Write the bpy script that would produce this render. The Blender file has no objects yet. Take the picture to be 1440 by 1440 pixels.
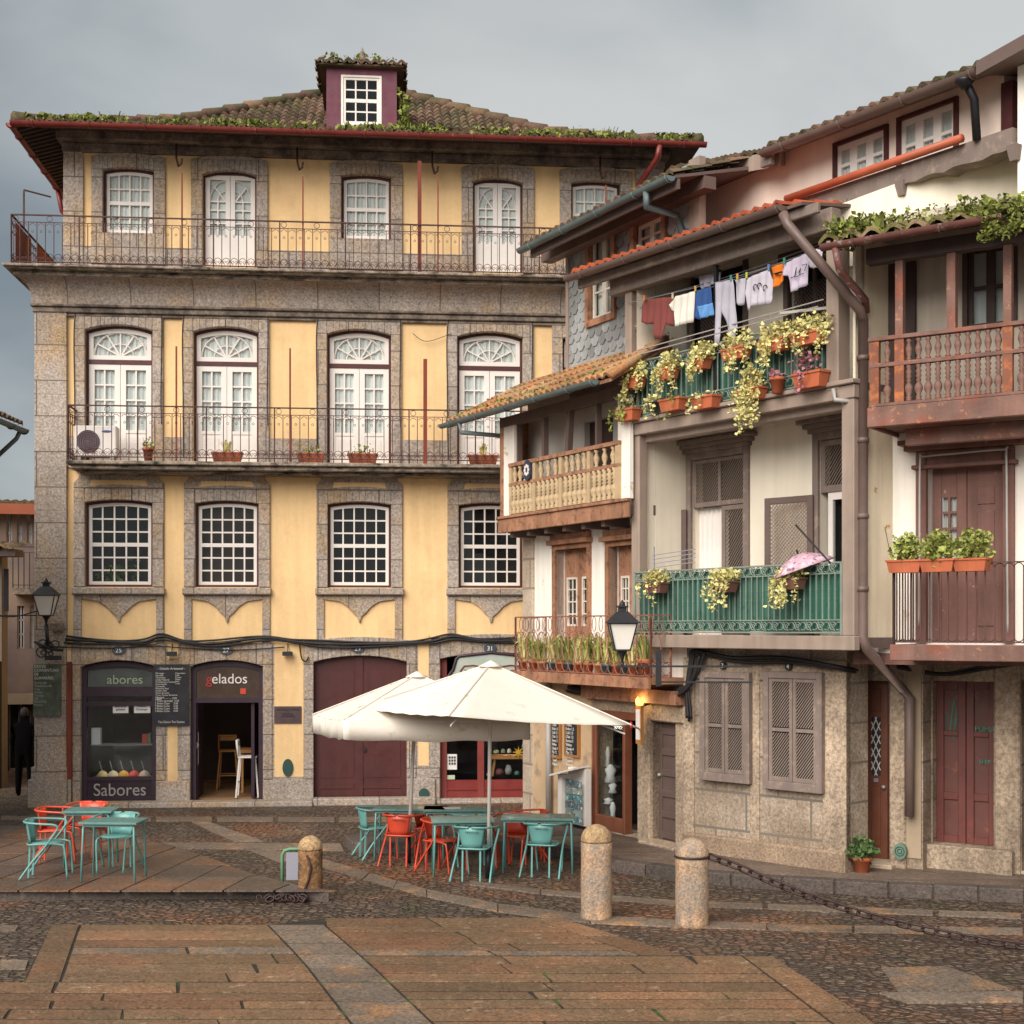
import bpy, math, random
from math import sin, cos, pi, sqrt, atan2, radians
from mathutils import Vector, Matrix
random.seed(7)
R = random.Random(11)
SC = bpy.context.scene
COL = SC.collection
F = 2000.0; H = 3.3; CU = 720.0; CV = 885.0      # photograph: focal length, eye height, horizon row
WM = {}; WOV = {}                                           # world matrix of each object made

def lin(h):
    h = h.lstrip('#'); c = [int(h[i:i+2], 16)/255 for i in (0, 2, 4)]
    return tuple((x/12.92 if x <= .04045 else ((x+.055)/1.055)**2.4) for x in c)

# ------------------------------------------------------------------ materials
MATS = {}
def mat(name, col, var=.12, scale=1.5, rough=.8, bump=.0, bscale=30, spk=0, sscale=28, streak=0, isl=0,
        c2=None, c2t=.55, c2s=4, c2w=.06, c3=None, c3t=.6, c3s=1.5, metal=0, brick=None, spec=.5, mapz=1, wave=None, sub=0, coat=0):
    if name in MATS: return MATS[name]
    m = bpy.data.materials.new(name); m.use_nodes = True; nt = m.node_tree; N = nt.nodes; L = nt.links
    N.clear(); out = N.new('ShaderNodeOutputMaterial'); p = N.new('ShaderNodeBsdfPrincipled'); L.new(p.outputs[0], out.inputs[0])
    p.inputs['Roughness'].default_value = rough; p.inputs['Metallic'].default_value = metal
    p.inputs['Specular IOR Level'].default_value = spec
    if coat: p.inputs['Coat Weight'].default_value = coat
    tc = N.new('ShaderNodeTexCoord'); vec = tc.outputs['Object']
    def mapping(sc):
        mp = N.new('ShaderNodeMapping'); mp.inputs['Scale'].default_value = sc; L.new(vec, mp.inputs[0]); return mp.outputs[0]
    def noise(s, det=4, v=None, ro=.55):
        n = N.new('ShaderNodeTexNoise'); n.inputs['Scale'].default_value = s; n.inputs['Detail'].default_value = det
        n.inputs['Roughness'].default_value = ro; L.new(v or vec, n.inputs['Vector']); return n.outputs['Fac']
    def rng(f, a, b, c, d):
        r = N.new('ShaderNodeMapRange'); r.inputs[1].default_value = a; r.inputs[2].default_value = b
        r.inputs[3].default_value = c; r.inputs[4].default_value = d; L.new(f, r.inputs[0]); return r.outputs[0]
    def mixc(f, a, b, mode='MIX'):
        x = N.new('ShaderNodeMix'); x.data_type = 'RGBA'; x.blend_type = mode
        if isinstance(f, (int, float)): x.inputs[0].default_value = f
        else: L.new(f, x.inputs[0])
        for i, q in ((6, a), (7, b)):
            if isinstance(q, tuple): x.inputs[i].default_value = (*q[:3], 1)
            else: L.new(q, x.inputs[i])
        return x.outputs[2]
    def mulv(c, f):
        s = N.new('ShaderNodeVectorMath'); s.operation = 'SCALE'; L.new(c, s.inputs[0]); L.new(f, s.inputs['Scale']); return s.outputs[0]
    base = lin(col) if isinstance(col, str) else col
    c = N.new('ShaderNodeRGB'); c.outputs[0].default_value = (*base, 1); c = c.outputs[0]
    vz = mapping((1, 1, mapz)) if mapz != 1 else vec
    if c3: c = mixc(rng(noise(c3s, 5), c3t-.12, c3t+.12, 0, 1), c, lin(c3))
    if c2: c = mixc(rng(noise(c2s, 7, vz, .65), c2t-c2w, c2t+c2w, 0, 1), c, lin(c2))
    if var: c = mulv(c, rng(noise(scale, 5, vz), .3, .7, 1-var, 1+var))
    if spk: c = mulv(c, rng(noise(sscale, 3, None, .8), .32, .68, 1-spk, 1+spk))
    if streak: c = mulv(c, rng(noise(2.2, 5, mapping((2.5, 2.5, .22)), .6), .38, .62, 1-streak, 1+streak*.4))
    bricks = None
    if brick:
        bw, bh, ms, bc = brick
        mp = N.new('ShaderNodeMapping'); mp.inputs['Rotation'].default_value = (radians(-90), 0, 0); L.new(vec, mp.inputs[0])
        sx = N.new('ShaderNodeSeparateXYZ'); L.new(vec, sx.inputs[0]); cb = N.new('ShaderNodeCombineXYZ'); L.new(sx.outputs[0], cb.inputs[0]); L.new(sx.outputs[2], cb.inputs[1])
        b = N.new('ShaderNodeTexBrick'); L.new(cb.outputs[0], b.inputs['Vector']); b.inputs['Scale'].default_value = 1
        b.inputs['Brick Width'].default_value = bw; b.inputs['Row Height'].default_value = bh; b.inputs['Mortar Size'].default_value = ms
        b.inputs['Mortar Smooth'].default_value = .3
        b.inputs['Color1'].default_value = (1, 1, 1, 1); b.inputs['Color2'].default_value = (.8, .8, .8, 1)
        c = mixc(1.0, c, b.outputs['Color'], 'MULTIPLY'); c = mixc(b.outputs['Fac'], c, lin(bc)); bricks = b.outputs['Fac']
    if isl:
        g = N.new('ShaderNodeNewGeometry'); c = mulv(c, rng(g.outputs['Random Per Island'], 0, 1, 1-isl, 1+isl))
    L.new(c, p.inputs['Base Color'])
    if rough < .75: L.new(rng(noise(6, 4), .3, .7, max(.05, rough-.12), min(1, rough+.15)), p.inputs['Roughness'])
    if bump:
        bn = N.new('ShaderNodeBump'); bn.inputs['Strength'].default_value = bump; bn.inputs['Distance'].default_value = .02
        L.new(noise(bscale, 5, None, .65), bn.inputs['Height']); L.new(bn.outputs[0], p.inputs['Normal'])
    if sub: p.inputs['Subsurface Weight'].default_value = sub; p.inputs['Subsurface Radius'].default_value = (.05, .05, .03)
    MATS[name] = m; return m

def glass_mat(name='glass_pane', tint=(.9, .93, .93), refl=.025):
    m = bpy.data.materials.new(name); m.use_nodes = True; nt = m.node_tree; N = nt.nodes; L = nt.links; N.clear()
    out = N.new('ShaderNodeOutputMaterial'); t = N.new('ShaderNodeBsdfTransparent'); t.inputs[0].default_value = (*tint, 1)
    g = N.new('ShaderNodeBsdfGlossy'); g.inputs['Roughness'].default_value = .04
    f_ = N.new('ShaderNodeLayerWeight'); f = N.new('ShaderNodeMath'); f.operation = 'POWER'; f.inputs[1].default_value = 4; L.new(f_.outputs['Facing'], f.inputs[0])
    a = N.new('ShaderNodeMath'); a.operation = 'MULTIPLY_ADD'; a.inputs[1].default_value = .7; a.inputs[2].default_value = refl; L.new(f.outputs[0], a.inputs[0])
    n = N.new('ShaderNodeTexNoise'); n.inputs['Scale'].default_value = 1.3; tc = N.new('ShaderNodeTexCoord'); L.new(tc.outputs['Object'], n.inputs[0])
    b = N.new('ShaderNodeBump'); b.inputs['Strength'].default_value = .12; b.inputs['Distance'].default_value = .05; L.new(n.outputs[0], b.inputs['Height']); L.new(b.outputs[0], g.inputs['Normal'])
    x = N.new('ShaderNodeMixShader'); L.new(a.outputs[0], x.inputs[0]); L.new(t.outputs[0], x.inputs[1]); L.new(g.outputs[0], x.inputs[2]); L.new(x.outputs[0], out.inputs[0])
    MATS[name] = m; return m

G = glass_mat()
M = dict(
 yellow=mat('yellow_plaster', '#e9c591', .06, .8, .9, .2, 40, streak=.07, spk=.04, sscale=12, c2='#dab382', c2t=.63, c2s=1.3, c2w=.12),
 granite=mat('grey_granite', '#ab9e93', .1, 1.2, .85, .5, 40, spk=.5, sscale=24, streak=.1, c3='#b19676', c3s=1.0, c3t=.58, brick=(1.15, .66, .012, '#6b6059')),
 granite_moss=mat('mossy_granite', '#968879', .15, 1.5, .9, .5, 40, spk=.45, sscale=22, c2='#2d2b26', c2t=.56, c2s=3.2, c2w=.1, streak=.25, mapz=3),
 granite_dark=mat('sooty_granite', '#8c7e71', .15, 1.2, .9, .4, 40, spk=.4, sscale=22, c2='#554b44', c2t=.5, c2s=2.5, c2w=.1),
 granite_warm=mat('warm_granite', '#b8a38c', .12, 1.6, .88, .6, 40, spk=.48, sscale=22, c3='#8d7c6a', c3s=.9, c3t=.52, streak=.12),
 granite_block=mat('warm_granite_blocks', '#b3a290', .12, 1.6, .88, .5, 40, spk=.45, sscale=22, c3='#8b7966', c3s=1.1, c3t=.5, brick=(1.05, .52, .018, '#746b61'), streak=.12),
 maroon=mat('maroon_paint', '#4c1f1d', .12, 2, .5, .08, 30, streak=.15),
 plum=mat('plum_paint', '#34202f', .12, 2, .5, .05, 30),
 purple=mat('purple_boards', '#6a2f42', .12, 2, .6, .1, 30, streak=.2),
 white=mat('white_paint', '#e3dbd4', .05, 3, .55),
 white2=mat('old_white_paint', '#d8cdbf', .1, 3, .6, c2='#9c8672', c2t=.64, c2s=9),
 curtain=mat('pale_curtain', '#e4e0dc', .12, 2, .9),
 dark=mat('dark_room_and_shade', '#0f0e14', .2, 1.5, .9),  # one near-black for unlit rooms and the shade painted in the alley
 dark_brown=mat('dark_brown_wood', '#44332e', .2, 3, .7, .1, 30, streak=.2),
 iron=mat('rusty_iron', '#4a2a25', .3, 5, .7, .1, 60),
 rust=mat('rust_sheet', '#7c3423', .2, 3, .75, .1, 50, streak=.3),
 black_iron=mat('black_iron', '#1c1c20', .2, 5, .5),
 red_gutter=mat('red_gutter', '#7a2f29', .15, 3, .45, c2='#a36a5c', c2t=.66, c2s=12, c2w=.03),
 blue_gutter=mat('blue_grey_gutter', '#5e6c6d', .2, 3, .5),
 brown_gutter=mat('brown_gutter', '#6d5a53', .12, 3, .5),
 tile=mat('old_roof_tiles', '#6e5544', .2, 1.0, .92, .5, 60, spk=.3, sscale=22, isl=.35, c2='#4c4a2a', c2t=.53, c2s=1.6, c2w=.1),
 tile_mossy=mat('mossy_roof_tiles', '#8a765c', .2, 1.0, .92, .5, 60, spk=.3, sscale=22, isl=.3, c2='#6f6b35', c2t=.5, c2s=2.6, c2w=.1),
 tile_orange=mat('orange_roof_tiles', '#a8502f', .15, 2, .85, .3, 60, isl=.22, spk=.15, c2='#6d4030', c2t=.62, c2s=5),
 tile_lichen=mat('lichen_roof_tiles', '#9a7a58', .2, 1.3, .92, .5, 60, spk=.3, isl=.25, c2='#b06b35', c2t=.58, c2s=2.2, c2w=.1),
 leaf=mat('green_leaves', '#959c50', .25, 8, .7, isl=.45, sub=0),
 leaf_yellow=mat('yellow_green_leaves', '#cdc583', .2, 8, .7, isl=.35),
 leaf_dark=mat('dark_green_leaves', '#4d6434', .25, 8, .7, isl=.4),
 leaf_red=mat('dusty_pink_leaves', '#a8707a', .2, 8, .7, isl=.35),
 moss=mat('moss_and_ferns', '#767d38', .3, 5, .9, isl=.5),
 terracotta=mat('terracotta', '#b4613f', .12, 4, .8, .1, 40, streak=.15),
 terracotta_light=mat('pale_terracotta', '#c58a68', .12, 4, .8, .1, 40),
 bluepot=mat('blue_glaze', '#4f6a75', .15, 4, .5),
 greypot=mat('grey_plastic_pot', '#4b5058', .1, 4, .5),
 brownpot=mat('brown_plastic_box', '#6e4a40', .1, 4, .6),
 white_wall=mat('white_plaster', '#f2ebe0', .06, 1.1, .9, .2, 30, streak=.1, c2='#c0a98a', c2t=.68, c2s=2.5, c2w=.04),
 cream_wall=mat('cream_plaster', '#eee3cf', .07, 1.0, .9, .25, 25, streak=.05),
 cream_peel=mat('peeling_cream_plaster', '#e2d3b8', .08, 1.0, .9, .3, 25, streak=.12, c2='#b98a52', c2t=.66, c2s=4.5, c2w=.015),
 pink_wall=mat('pink_plaster', '#efdacb', .07, 1.0, .9, .15, 25, streak=.05),
 slate=mat('slate_scales', '#929392', .15, 2, .7, .2, 40, isl=.28),
 brown=mat('mauve_brown_paint', '#7f7068', .1, 2.5, .65, .08, 30, streak=.12, c2='#9a8676', c2t=.6, c2s=8),
 brown_pale=mat('pale_brown_paint', '#99877a', .1, 2.5, .65, .08, 30, streak=.15),  # palest of the browns, on beams, posts and lattice
 brown_dk=mat('deep_brown_paint', '#64534d', .12, 2.5, .65, .08, 30),
 redwood=mat('worn_red_brown_wood', '#7a5a4f', .25, 3, .75, .3, 30, c2='#a87758', c2t=.63, c2s=11, c2w=.03, streak=.2, c3='#8a4a34', c3s=2),
 redpaint=mat('flaking_red_paint', '#7a564d', .15, 3, .75, .3, 30, c2='#b29a84', c2t=.68, c2s=14, c2w=.02, streak=.2),
 oldwood=mat('weathered_tan_wood', '#a5765a', .2, 3, .8, .3, 30, streak=.25, c2='#7c5844', c2t=.58, c2s=9),
 baluster=mat('sandy_turned_wood', '#b89f7c', .15, 5, .8, .2, 30),
 corr=mat('green_corrugated_sheet', '#2f6252', .15, 2, .5, streak=.25, c2='#1c3f38', c2t=.6, c2s=3),
 greeniron=mat('grey_green_iron', '#7d8a7e', .15, 4, .6),
 teal=mat('teal_enamel', '#639a95', .1, 4, .4, coat=.2),
 teal_table=mat('dull_teal_enamel', '#5f8782', .12, 4, .35, coat=.2),
 orange=mat('orange_red_enamel', '#c8462c', .1, 4, .42, coat=.2),
 canvas=mat('white_canvas', '#e3dacd', .05, 1.2, .9, .15, 6, c2='#c9bfae', c2t=.64, c2s=5, c2w=.05),
 pole=mat('white_metal_pole', '#c9c2bb', .05, 3, .4),
 chalkboard=mat('chalkboard', '#26262c', .25, 2.5, .7),
 chalkboard_green=mat('weathered_green_board', '#5d6455', .3, 4, .8, c2='#3c4636', c2t=.5, c2s=5, c2w=.12),
 chalk=mat('chalk', '#d6d2ca', .1, 20, .9),
 paper=mat('white_paper', '#dedad6', .03, 4, .8),
 ink=mat('ink', '#2b2b30', 0, 4, .8),
 cable=mat('black_cable', '#1d1b1d', .1, 4, .6),
 greyplastic=mat('grey_plastic', '#a8a49f', .08, 4, .5),
 cobble=None, wood=mat('honey_wood', '#a9743c', .15, 4, .6, .1, 30, streak=.1),
 sign_mint=mat('pale_mint_sign', '#a9b3a8', .1, 4, .6), redsign=mat('dull_red_sign', '#7b332c', .1, 4, .6),
 redpanel=mat('red_panel', '#7c2a26', .1, 4, .5, streak=.1),
 frost=mat('frosted_lamp_glass', '#e6e1d8', .04, 4, .35),
 greenenamel=mat('dark_green_enamel', '#23443f', .1, 4, .5),
 greenpipe=mat('green_tube', '#5e8a68', .12, 4, .5), alu=mat('brushed_grey_panel', '#8d8c97', .06, 2, .45),
 chain=mat('rusty_chain', '#3f2e2c', .25, 20, .6, metal=.3),
 stonepost=mat('post_granite', '#9f8d7c', .12, 3, .9, .7, 40, spk=.42, sscale=32, c2='#bb9570', c2t=.55, c2s=3, c2w=.12, streak=.18),
 stonecap=mat('post_cap_granite', '#a98c68', .14, 3, .9, .9, 40, spk=.5, sscale=22),
 stoneorange=mat('orange_stained_granite', '#8e6844', .2, 4, .9, .9, 40, spk=.5, sscale=22, c2='#4a3a2e', c2t=.54, c2s=5, c2w=.08),
 netm=mat('dark_lattice', '#2c2a33', .1, 4, .7),
)
# ------------------------------------------------------------------ mesh builder
SPLIT = {'plaster_panel','lower_post','upper_post','stone_apron','plinth','dado','doorstep','upper_pilaster','stone_jamb','newel','balcony_post','loggia_post','end_panel','joist','bracket','corner_board','foot','rear_leg','notice','scoop','red_panel','rails','eave_beam','wall_plate','corner_stones','rusty_screen','stretcher','floor','iron_rod'}
class MB:
    def __init__(s): s.v = []; s.f = []; s.sm = []
    def weld(s):
        ids = {}; mp_ = []; nv = []
        for p in s.v:
            k = tuple(round(c, 4) for c in p)
            if k not in ids: ids[k] = len(nv); nv.append(p)
            mp_.append(ids[k])
        s.v = nv; s.f = [[mp_[i] for i in f] for f in s.f]; return s
    def add(s, vs, fs, smooth=False):
        b = len(s.v); s.v += [tuple(p) for p in vs]
        for f in fs: s.f.append([b+i for i in f]); s.sm.append(smooth)
        return s
    def box(s, x0, x1, y0, y1, z0, z1):
        if x0 > x1: x0, x1 = x1, x0
        if y0 > y1: y0, y1 = y1, y0
        if z0 > z1: z0, z1 = z1, z0
        return s.add([(x0,y0,z0),(x1,y0,z0),(x1,y1,z0),(x0,y1,z0),(x0,y0,z1),(x1,y0,z1),(x1,y1,z1),(x0,y1,z1)],
                     [(0,3,2,1),(4,5,6,7),(0,1,5,4),(1,2,6,5),(2,3,7,6),(3,0,4,7)])
    def hexa(s, p): return s.add(p, [(0,3,2,1),(4,5,6,7),(0,1,5,4),(1,2,6,5),(2,3,7,6),(3,0,4,7)])
    def quad(s, a, b, c, d): return s.add([a,b,c,d], [(0,1,2,3)])
    def prism(s, poly, y0, y1):           # poly in (x,z)
        n = len(poly); a = sum(poly[i][0]*poly[(i+1)%n][1]-poly[(i+1)%n][0]*poly[i][1] for i in range(n))
        if a < 0: poly = poly[::-1]
        v = [(x,y0,z) for x,z in poly]+[(x,y1,z) for x,z in poly]
        fs = [tuple(range(n)), tuple(range(2*n-1, n-1, -1))]+[(i, i+n, (i+1)%n+n, (i+1)%n) for i in range(n)]
        return s.add(v, fs)
    def hprism(s, poly, z0, z1):          # poly in (x,y)
        n = len(poly); a = sum(poly[i][0]*poly[(i+1)%n][1]-poly[(i+1)%n][0]*poly[i][1] for i in range(n))
        if a < 0: poly = poly[::-1]
        v = [(x,y,z0) for x,y in poly]+[(x,y,z1) for x,y in poly]
        return s.add(v, [tuple(range(n-1,-1,-1)), tuple(range(n, 2*n))]+[(i, (i+1)%n, (i+1)%n+n, i+n) for i in range(n)])
    def bar(s, p, q, w, h=None):
        p = Vector(p); q = Vector(q); h = h or w; d = (q-p)
        if d.length < 1e-6: return s
        d.normalize(); up = Vector((0,0,1)) if abs(d.z) < .95 else Vector((0,1,0))
        a = d.cross(up).normalized(); b = a.cross(d).normalized(); a *= w/2; b *= h/2
        return s.hexa([p-a-b, p+a-b, q+a-b, q-a-b, p-a+b, p+a+b, q+a+b, q-a+b])
    def tube(s, pts, r, n=6, closed=False, cap=True):
        pts = [Vector(p) for p in pts]; m = len(pts)
        if m < 2: return s
        rr = r if isinstance(r, (list, tuple)) else [r]*m
        vs = []; prev = None
        for i, p in enumerate(pts):
            if closed: d = pts[(i+1)%m]-pts[i-1]
            else: d = pts[min(i+1, m-1)]-pts[max(i-1, 0)]
            if d.length < 1e-9: d = Vector((0,0,1))
            d.normalize()
            if prev is None:
                up = Vector((0,0,1)) if abs(d.z) < .9 else Vector((1,0,0)); a = d.cross(up).normalized()
            else:
                a = prev-d*prev.dot(d)
                a = a.normalized() if a.length > 1e-6 else d.orthogonal().normalized()
            prev = a; b = d.cross(a)
            for k in range(n):
                t = 2*pi*k/n; vs.append(p+(a*cos(t)+b*sin(t))*rr[i])
        fs = []
        for i in range(m if closed else m-1):
            j = (i+1)%m
            for k in range(n): fs.append((i*n+k, i*n+(k+1)%n, j*n+(k+1)%n, j*n+k))
        if cap and not closed: fs += [tuple(range(n-1,-1,-1)), tuple(range((m-1)*n, m*n))]
        return s.add(vs, fs, n > 4)
    def lathe(s, c, prof, n=12, axis='z', smooth=True):
        vs = []; fs = []
        for r, z in prof:
            for k in range(n):
                t = 2*pi*k/n
                if axis == 'z': vs.append((c[0]+r*cos(t), c[1]+r*sin(t), c[2]+z))
                else: vs.append((c[0]+r*cos(t), c[1]-z, c[2]+r*sin(t)))
        m = len(prof)
        for i in range(m-1):
            for k in range(n): fs.append((i*n+k, i*n+(k+1)%n, (i+1)*n+(k+1)%n, (i+1)*n+k))
        fs += [tuple(range(n-1,-1,-1)), tuple(range((m-1)*n, m*n))]
        return s.add(vs, fs, smooth)
    def disc(s, x, z, rx, rz, y0, y1, n=20):
        return s.prism([(x+rx*cos(2*pi*k/n), z+rz*sin(2*pi*k/n)) for k in range(n)], y0, y1)
    def ring(s, c, r, t, e1=(1,0,0), e2=(0,0,1), n=12, sides=4, a0=0, a1=2*pi):
        c = Vector(c); e1 = Vector(e1); e2 = Vector(e2); full = abs(a1-a0) > 6.28
        k = n if full else n+1
        return s.tube([c+e1*r*cos(a0+(a1-a0)*i/n)+e2*r*sin(a0+(a1-a0)*i/n) for i in range(k)], t, sides, full)
    def obj(s, name, m, parent=None, W=None, bev=0, solid=0):
        if name in SPLIT and len(s.v) > 8:
            par = list(range(len(s.v)))
            def find(i):
                while par[i] != i: par[i] = par[par[i]]; i = par[i]
                return i
            for f in s.f:
                r = find(f[0])
                for i in f[1:]: par[find(i)] = r
            gr = {}
            for f, q in zip(s.f, s.sm): gr.setdefault(find(f[0]), []).append((f, q))
            if len(gr) > 1:
                res = []
                for g_ in gr.values():
                    ids = sorted({i for f, _ in g_ for i in f}); mp_ = {i: k for k, i in enumerate(ids)}; b = MB()
                    b.v = [s.v[i] for i in ids]; b.f = [[mp_[i] for i in f] for f, _ in g_]; b.sm = [q for _, q in g_]
                    res.append(b.obj(name, m, parent, W, bev, solid))
                return res[0]
        me = bpy.data.meshes.new(name); me.from_pydata(s.v, [], s.f); me.materials.append(m)
        me.polygons.foreach_set('use_smooth', s.sm); me.update()
        o = bpy.data.objects.new(name, me); COL.objects.link(o)
        if W is None: W = (WOV.get(parent.name) or WM[parent.name]) if parent else Matrix()
        WM[o.name] = W
        if parent: o.parent = parent; o.matrix_local = WM[parent.name].inverted() @ W
        else: o.matrix_world = W
        if solid:
            q = o.modifiers.new('thick', 'SOLIDIFY'); q.thickness = solid; q.offset = 0
        if bev:
            q = o.modifiers.new('bevel', 'BEVEL'); q.width = bev; q.segments = 1; q.limit_method = 'ANGLE'; q.angle_limit = radians(50)
        return o

def thing(name, label, cat, W=None, group=None):
    o = bpy.data.objects.new(name, None); COL.objects.link(o); o.empty_display_size = .1
    W = W or Matrix(); o.matrix_world = W; WM[o.name] = W
    return tag(o, label, cat, group)
def tag(o, label=None, cat=None, group=None, kind=None):
    if label: o['label'] = label
    if cat: o['category'] = cat
    if group: o['group'] = group
    if kind: o['kind'] = kind
    return o
def copy_tree(o, W, parent=None):
    c = o.copy(); COL.objects.link(c)
    if parent: c.parent = parent; WM[c.name] = WM[parent.name] @ o.matrix_local
    else: c.matrix_world = W; WM[c.name] = W
    for ch in [x for x in bpy.data.objects if x.parent == o]: copy_tree(ch, None, c)
    return c
def place(x, y, z, rz=0): return Matrix.Translation((x, y, z)) @ Matrix.Rotation(rz, 4, 'Z')

class Fr:                                   # upright plane of a facade: x runs along it to the right, -y towards the square
    def __init__(s, X0, Y0, dx, dy):
        n = sqrt(dx*dx+dy*dy); s.X0 = X0; s.Y0 = Y0; s.dx = dx/n; s.dy = dy/n
        s.W = Matrix.Translation((X0, Y0, 0)) @ Matrix.Rotation(atan2(dy, dx), 4, 'Z')
    def px(s, u, v, y=0):
        k = (u-CU)/F; ix, iy = -s.dy*y, s.dx*y
        t = (k*(s.Y0+iy)-s.X0-ix)/(s.dx-k*s.dy); Y = s.Y0+iy+t*s.dy
        return t, H-(v-CV)*Y/F
    def x(s, u, y=0): return s.px(u, 885, y)[0]
    def z(s, v, u, y=0): return s.px(u, v, y)[1]
    def at(s, x, y, z=0): return s.W @ Vector((x, y, z))
    def loc(s, X, Y): q = s.W.inverted() @ Vector((X, Y, 0)); return q.x, q.y
    def place(s, x, y, z, rz=0): return s.W @ place(x, y, z, rz)
def gpt(u, v, z=0):
    Y = F*(H-z)/(v-CV); return (u-CU)/F*Y, Y

def wall(mb, x0, x1, z0, z1, holes, y=0, depth=.3):
    xs = sorted({x0, x1, *[q for h in holes for q in h[:2]]}); zs = sorted({z0, z1, *[q for h in holes for q in h[2:4]]})
    for a, b in zip(xs, xs[1:]):
        for c, d in zip(zs, zs[1:]):
            mx, mz = (a+b)/2, (c+d)/2
            if any(h[0] < mx < h[1] and h[2] < mz < h[3] for h in holes): continue
            mb.quad((a,y,c),(b,y,c),(b,y,d),(a,y,d))
    for a, b, c, d in [h[:4] for h in holes]:
        e = y+depth
        mb.quad((a,y,c),(a,y,d),(a,e,d),(a,e,c)); mb.quad((b,y,c),(b,e,c),(b,e,d),(b,y,d))
        mb.quad((a,y,d),(b,y,d),(b,e,d),(a,e,d)); mb.quad((a,y,c),(a,e,c),(b,e,c),(b,y,c))
    return mb
def arc(x0, x1, z, rise, n=10):
    return [(x0+(x1-x0)*i/n, z+rise*(1-(2*i/n-1)**2)) for i in range(n+1)]
def arch_poly(x0, x1, z0, z1, rise): return [(x0,z0),(x1,z0)]+arc(x0, x1, z1-rise, rise)[::-1]
def lintel(mb, x0, x1, zs, rise, ztop, y0, y1, toprise=0):
    bot = arc(x0, x1, zs, rise); top = arc(x0, x1, ztop, toprise)
    for i in range(len(bot)-1):
        mb.prism([bot[i], bot[i+1], top[i+1], top[i]], y0, y1)
def arch_frame(mb, x0, x1, z0, z1, rise, w, y0, y1, bottom=True):
    mb.box(x0, x0+w, y0, y1, z0, z1-rise); mb.box(x1-w, x1, y0, y1, z0, z1-rise)
    if bottom: mb.box(x0+w, x1-w, y0, y1, z0, z0+w)
    a = arc(x0, x1, z1-rise, rise); b = arc(x0, x1, z1-rise-w, rise)
    for i in range(len(a)-1): mb.prism([b[i], b[i+1], a[i+1], a[i]], y0+.001, y1-.001)
def txt(s, size, name, m, parent, W, x, y, z, align='CENTER', depth=.004, sx=1.0, rot=0, W0=None):
    cu = bpy.data.curves.new(name, 'FONT'); cu.body = s; cu.size = size; cu.align_x = align; cu.extrude = depth; cu.space_line = .95
    t = bpy.data.objects.new('t', cu); COL.objects.link(t)
    dg = bpy.context.evaluated_depsgraph_get(); me = bpy.data.meshes.new_from_object(t.evaluated_get(dg)); bpy.data.objects.remove(t)
    me.name = name; me.materials.clear(); me.materials.append(m)
    me.transform(Matrix.Translation((x, y, z)) @ Matrix.Rotation(rot, 4, 'Y') @ Matrix.Rotation(radians(90), 4, 'X') @ Matrix.Diagonal((sx, 1, 1, 1)))
    o = bpy.data.objects.new(name, me); COL.objects.link(o); WM[o.name] = W
    if parent: o.parent = parent; o.matrix_local = WM[parent.name].inverted() @ W
    else: o.matrix_world = W
    return o

# roof of barrel tiles: eave from A to B, slope direction S (unit), length L(t) for t in 0..1, all in local coordinates
def tiles(mb, A, B, S, Lf, per=.2, course=.36, amp=.05, L0=None, rag=.02, rr=R):
    A = Vector(A); B = Vector(B); S = Vector(S).normalized(); E = B-A; W = E.length; E.normalize(); Nn = E.cross(S).normalized()
    if Nn.z < 0: Nn = -Nn
    n = max(1, round(W/per)); p = W/n; K = 6
    for i in range(n):
        t = (i+.5)/n; L = Lf(t); l0 = L0(t) if L0 else 0; q = l0-rr.uniform(0, rag); first = True
        while q < L-.02:
            e = min(q+course+.0, L); jit = rr.uniform(-.008, .008); j2 = rr.uniform(-.008, .008)
            vs = []
            for (d, lift) in ((q, .03), (e, .0)):
                for k in range(K+1):
                    a = k/K; x = (i+a)*p+jit*(1 if d == q else -.5)
                    h = amp*(cos((a-.5)*2*pi)*.5+.5)**.8+lift*(1 if .12 < a < .88 else .4)+j2
                    vs.append(A+E*x+S*d+Nn*h)
            for k in range(K+1):
                a = k/K; h = amp*(cos((a-.5)*2*pi)*.5+.5)**.8-.02
                vs.append(A+E*((i+a)*p+jit)+S*(q)+Nn*h)
            fs = [(k, k+1, K+2+k, K+1+k) for k in range(K)]+[(2*K+2+k, 2*K+3+k, k+1, k) for k in range(K)]
            mb.add(vs, fs); q += course
def leaves(mb, c, r, n, s, rr=R, flat=0, up=.3):
    for _ in range(n):
        while True:
            d = Vector((rr.uniform(-1,1), rr.uniform(-1,1), rr.uniform(-1,1)))
            if d.length <= 1: break
        d = d*(.55+.45*d.length) if d.length > .3 else d
        p = Vector(c)+Vector((d.x*r[0], d.y*r[1], d.z*r[2]))
        a = Vector((rr.uniform(-1,1), rr.uniform(-1,1), rr.uniform(-.6,.9))).normalized()
        b = a.orthogonal(); b.rotate(Matrix.Rotation(rr.uniform(0, 6.28), 3, a)); b.normalize(); nn = a.cross(b)
        z = s*rr.uniform(.4, 1.6); w = z*.42
        mb.add([p, p+a*z*.5+b*w+nn*z*.12, p+a*z, p+a*z*.5-b*w+nn*z*.12], [(0,1,2,3)])
def strand(mb, p, L, s, rr=R, out=(0,-1,0), spread=.3):
    p = Vector(p); d = Vector(out)*rr.uniform(.2,.5)+Vector((rr.uniform(-spread,spread), 0, .25)); n = int(L/.035)
    for i in range(n):
        d = d*.86+Vector((rr.uniform(-.12,.12), rr.uniform(-.05,.05), -.32)); p = p+d.normalized()*.035
        leaves(mb, p, (.035,.035,.02), 3, s, rr)
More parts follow.
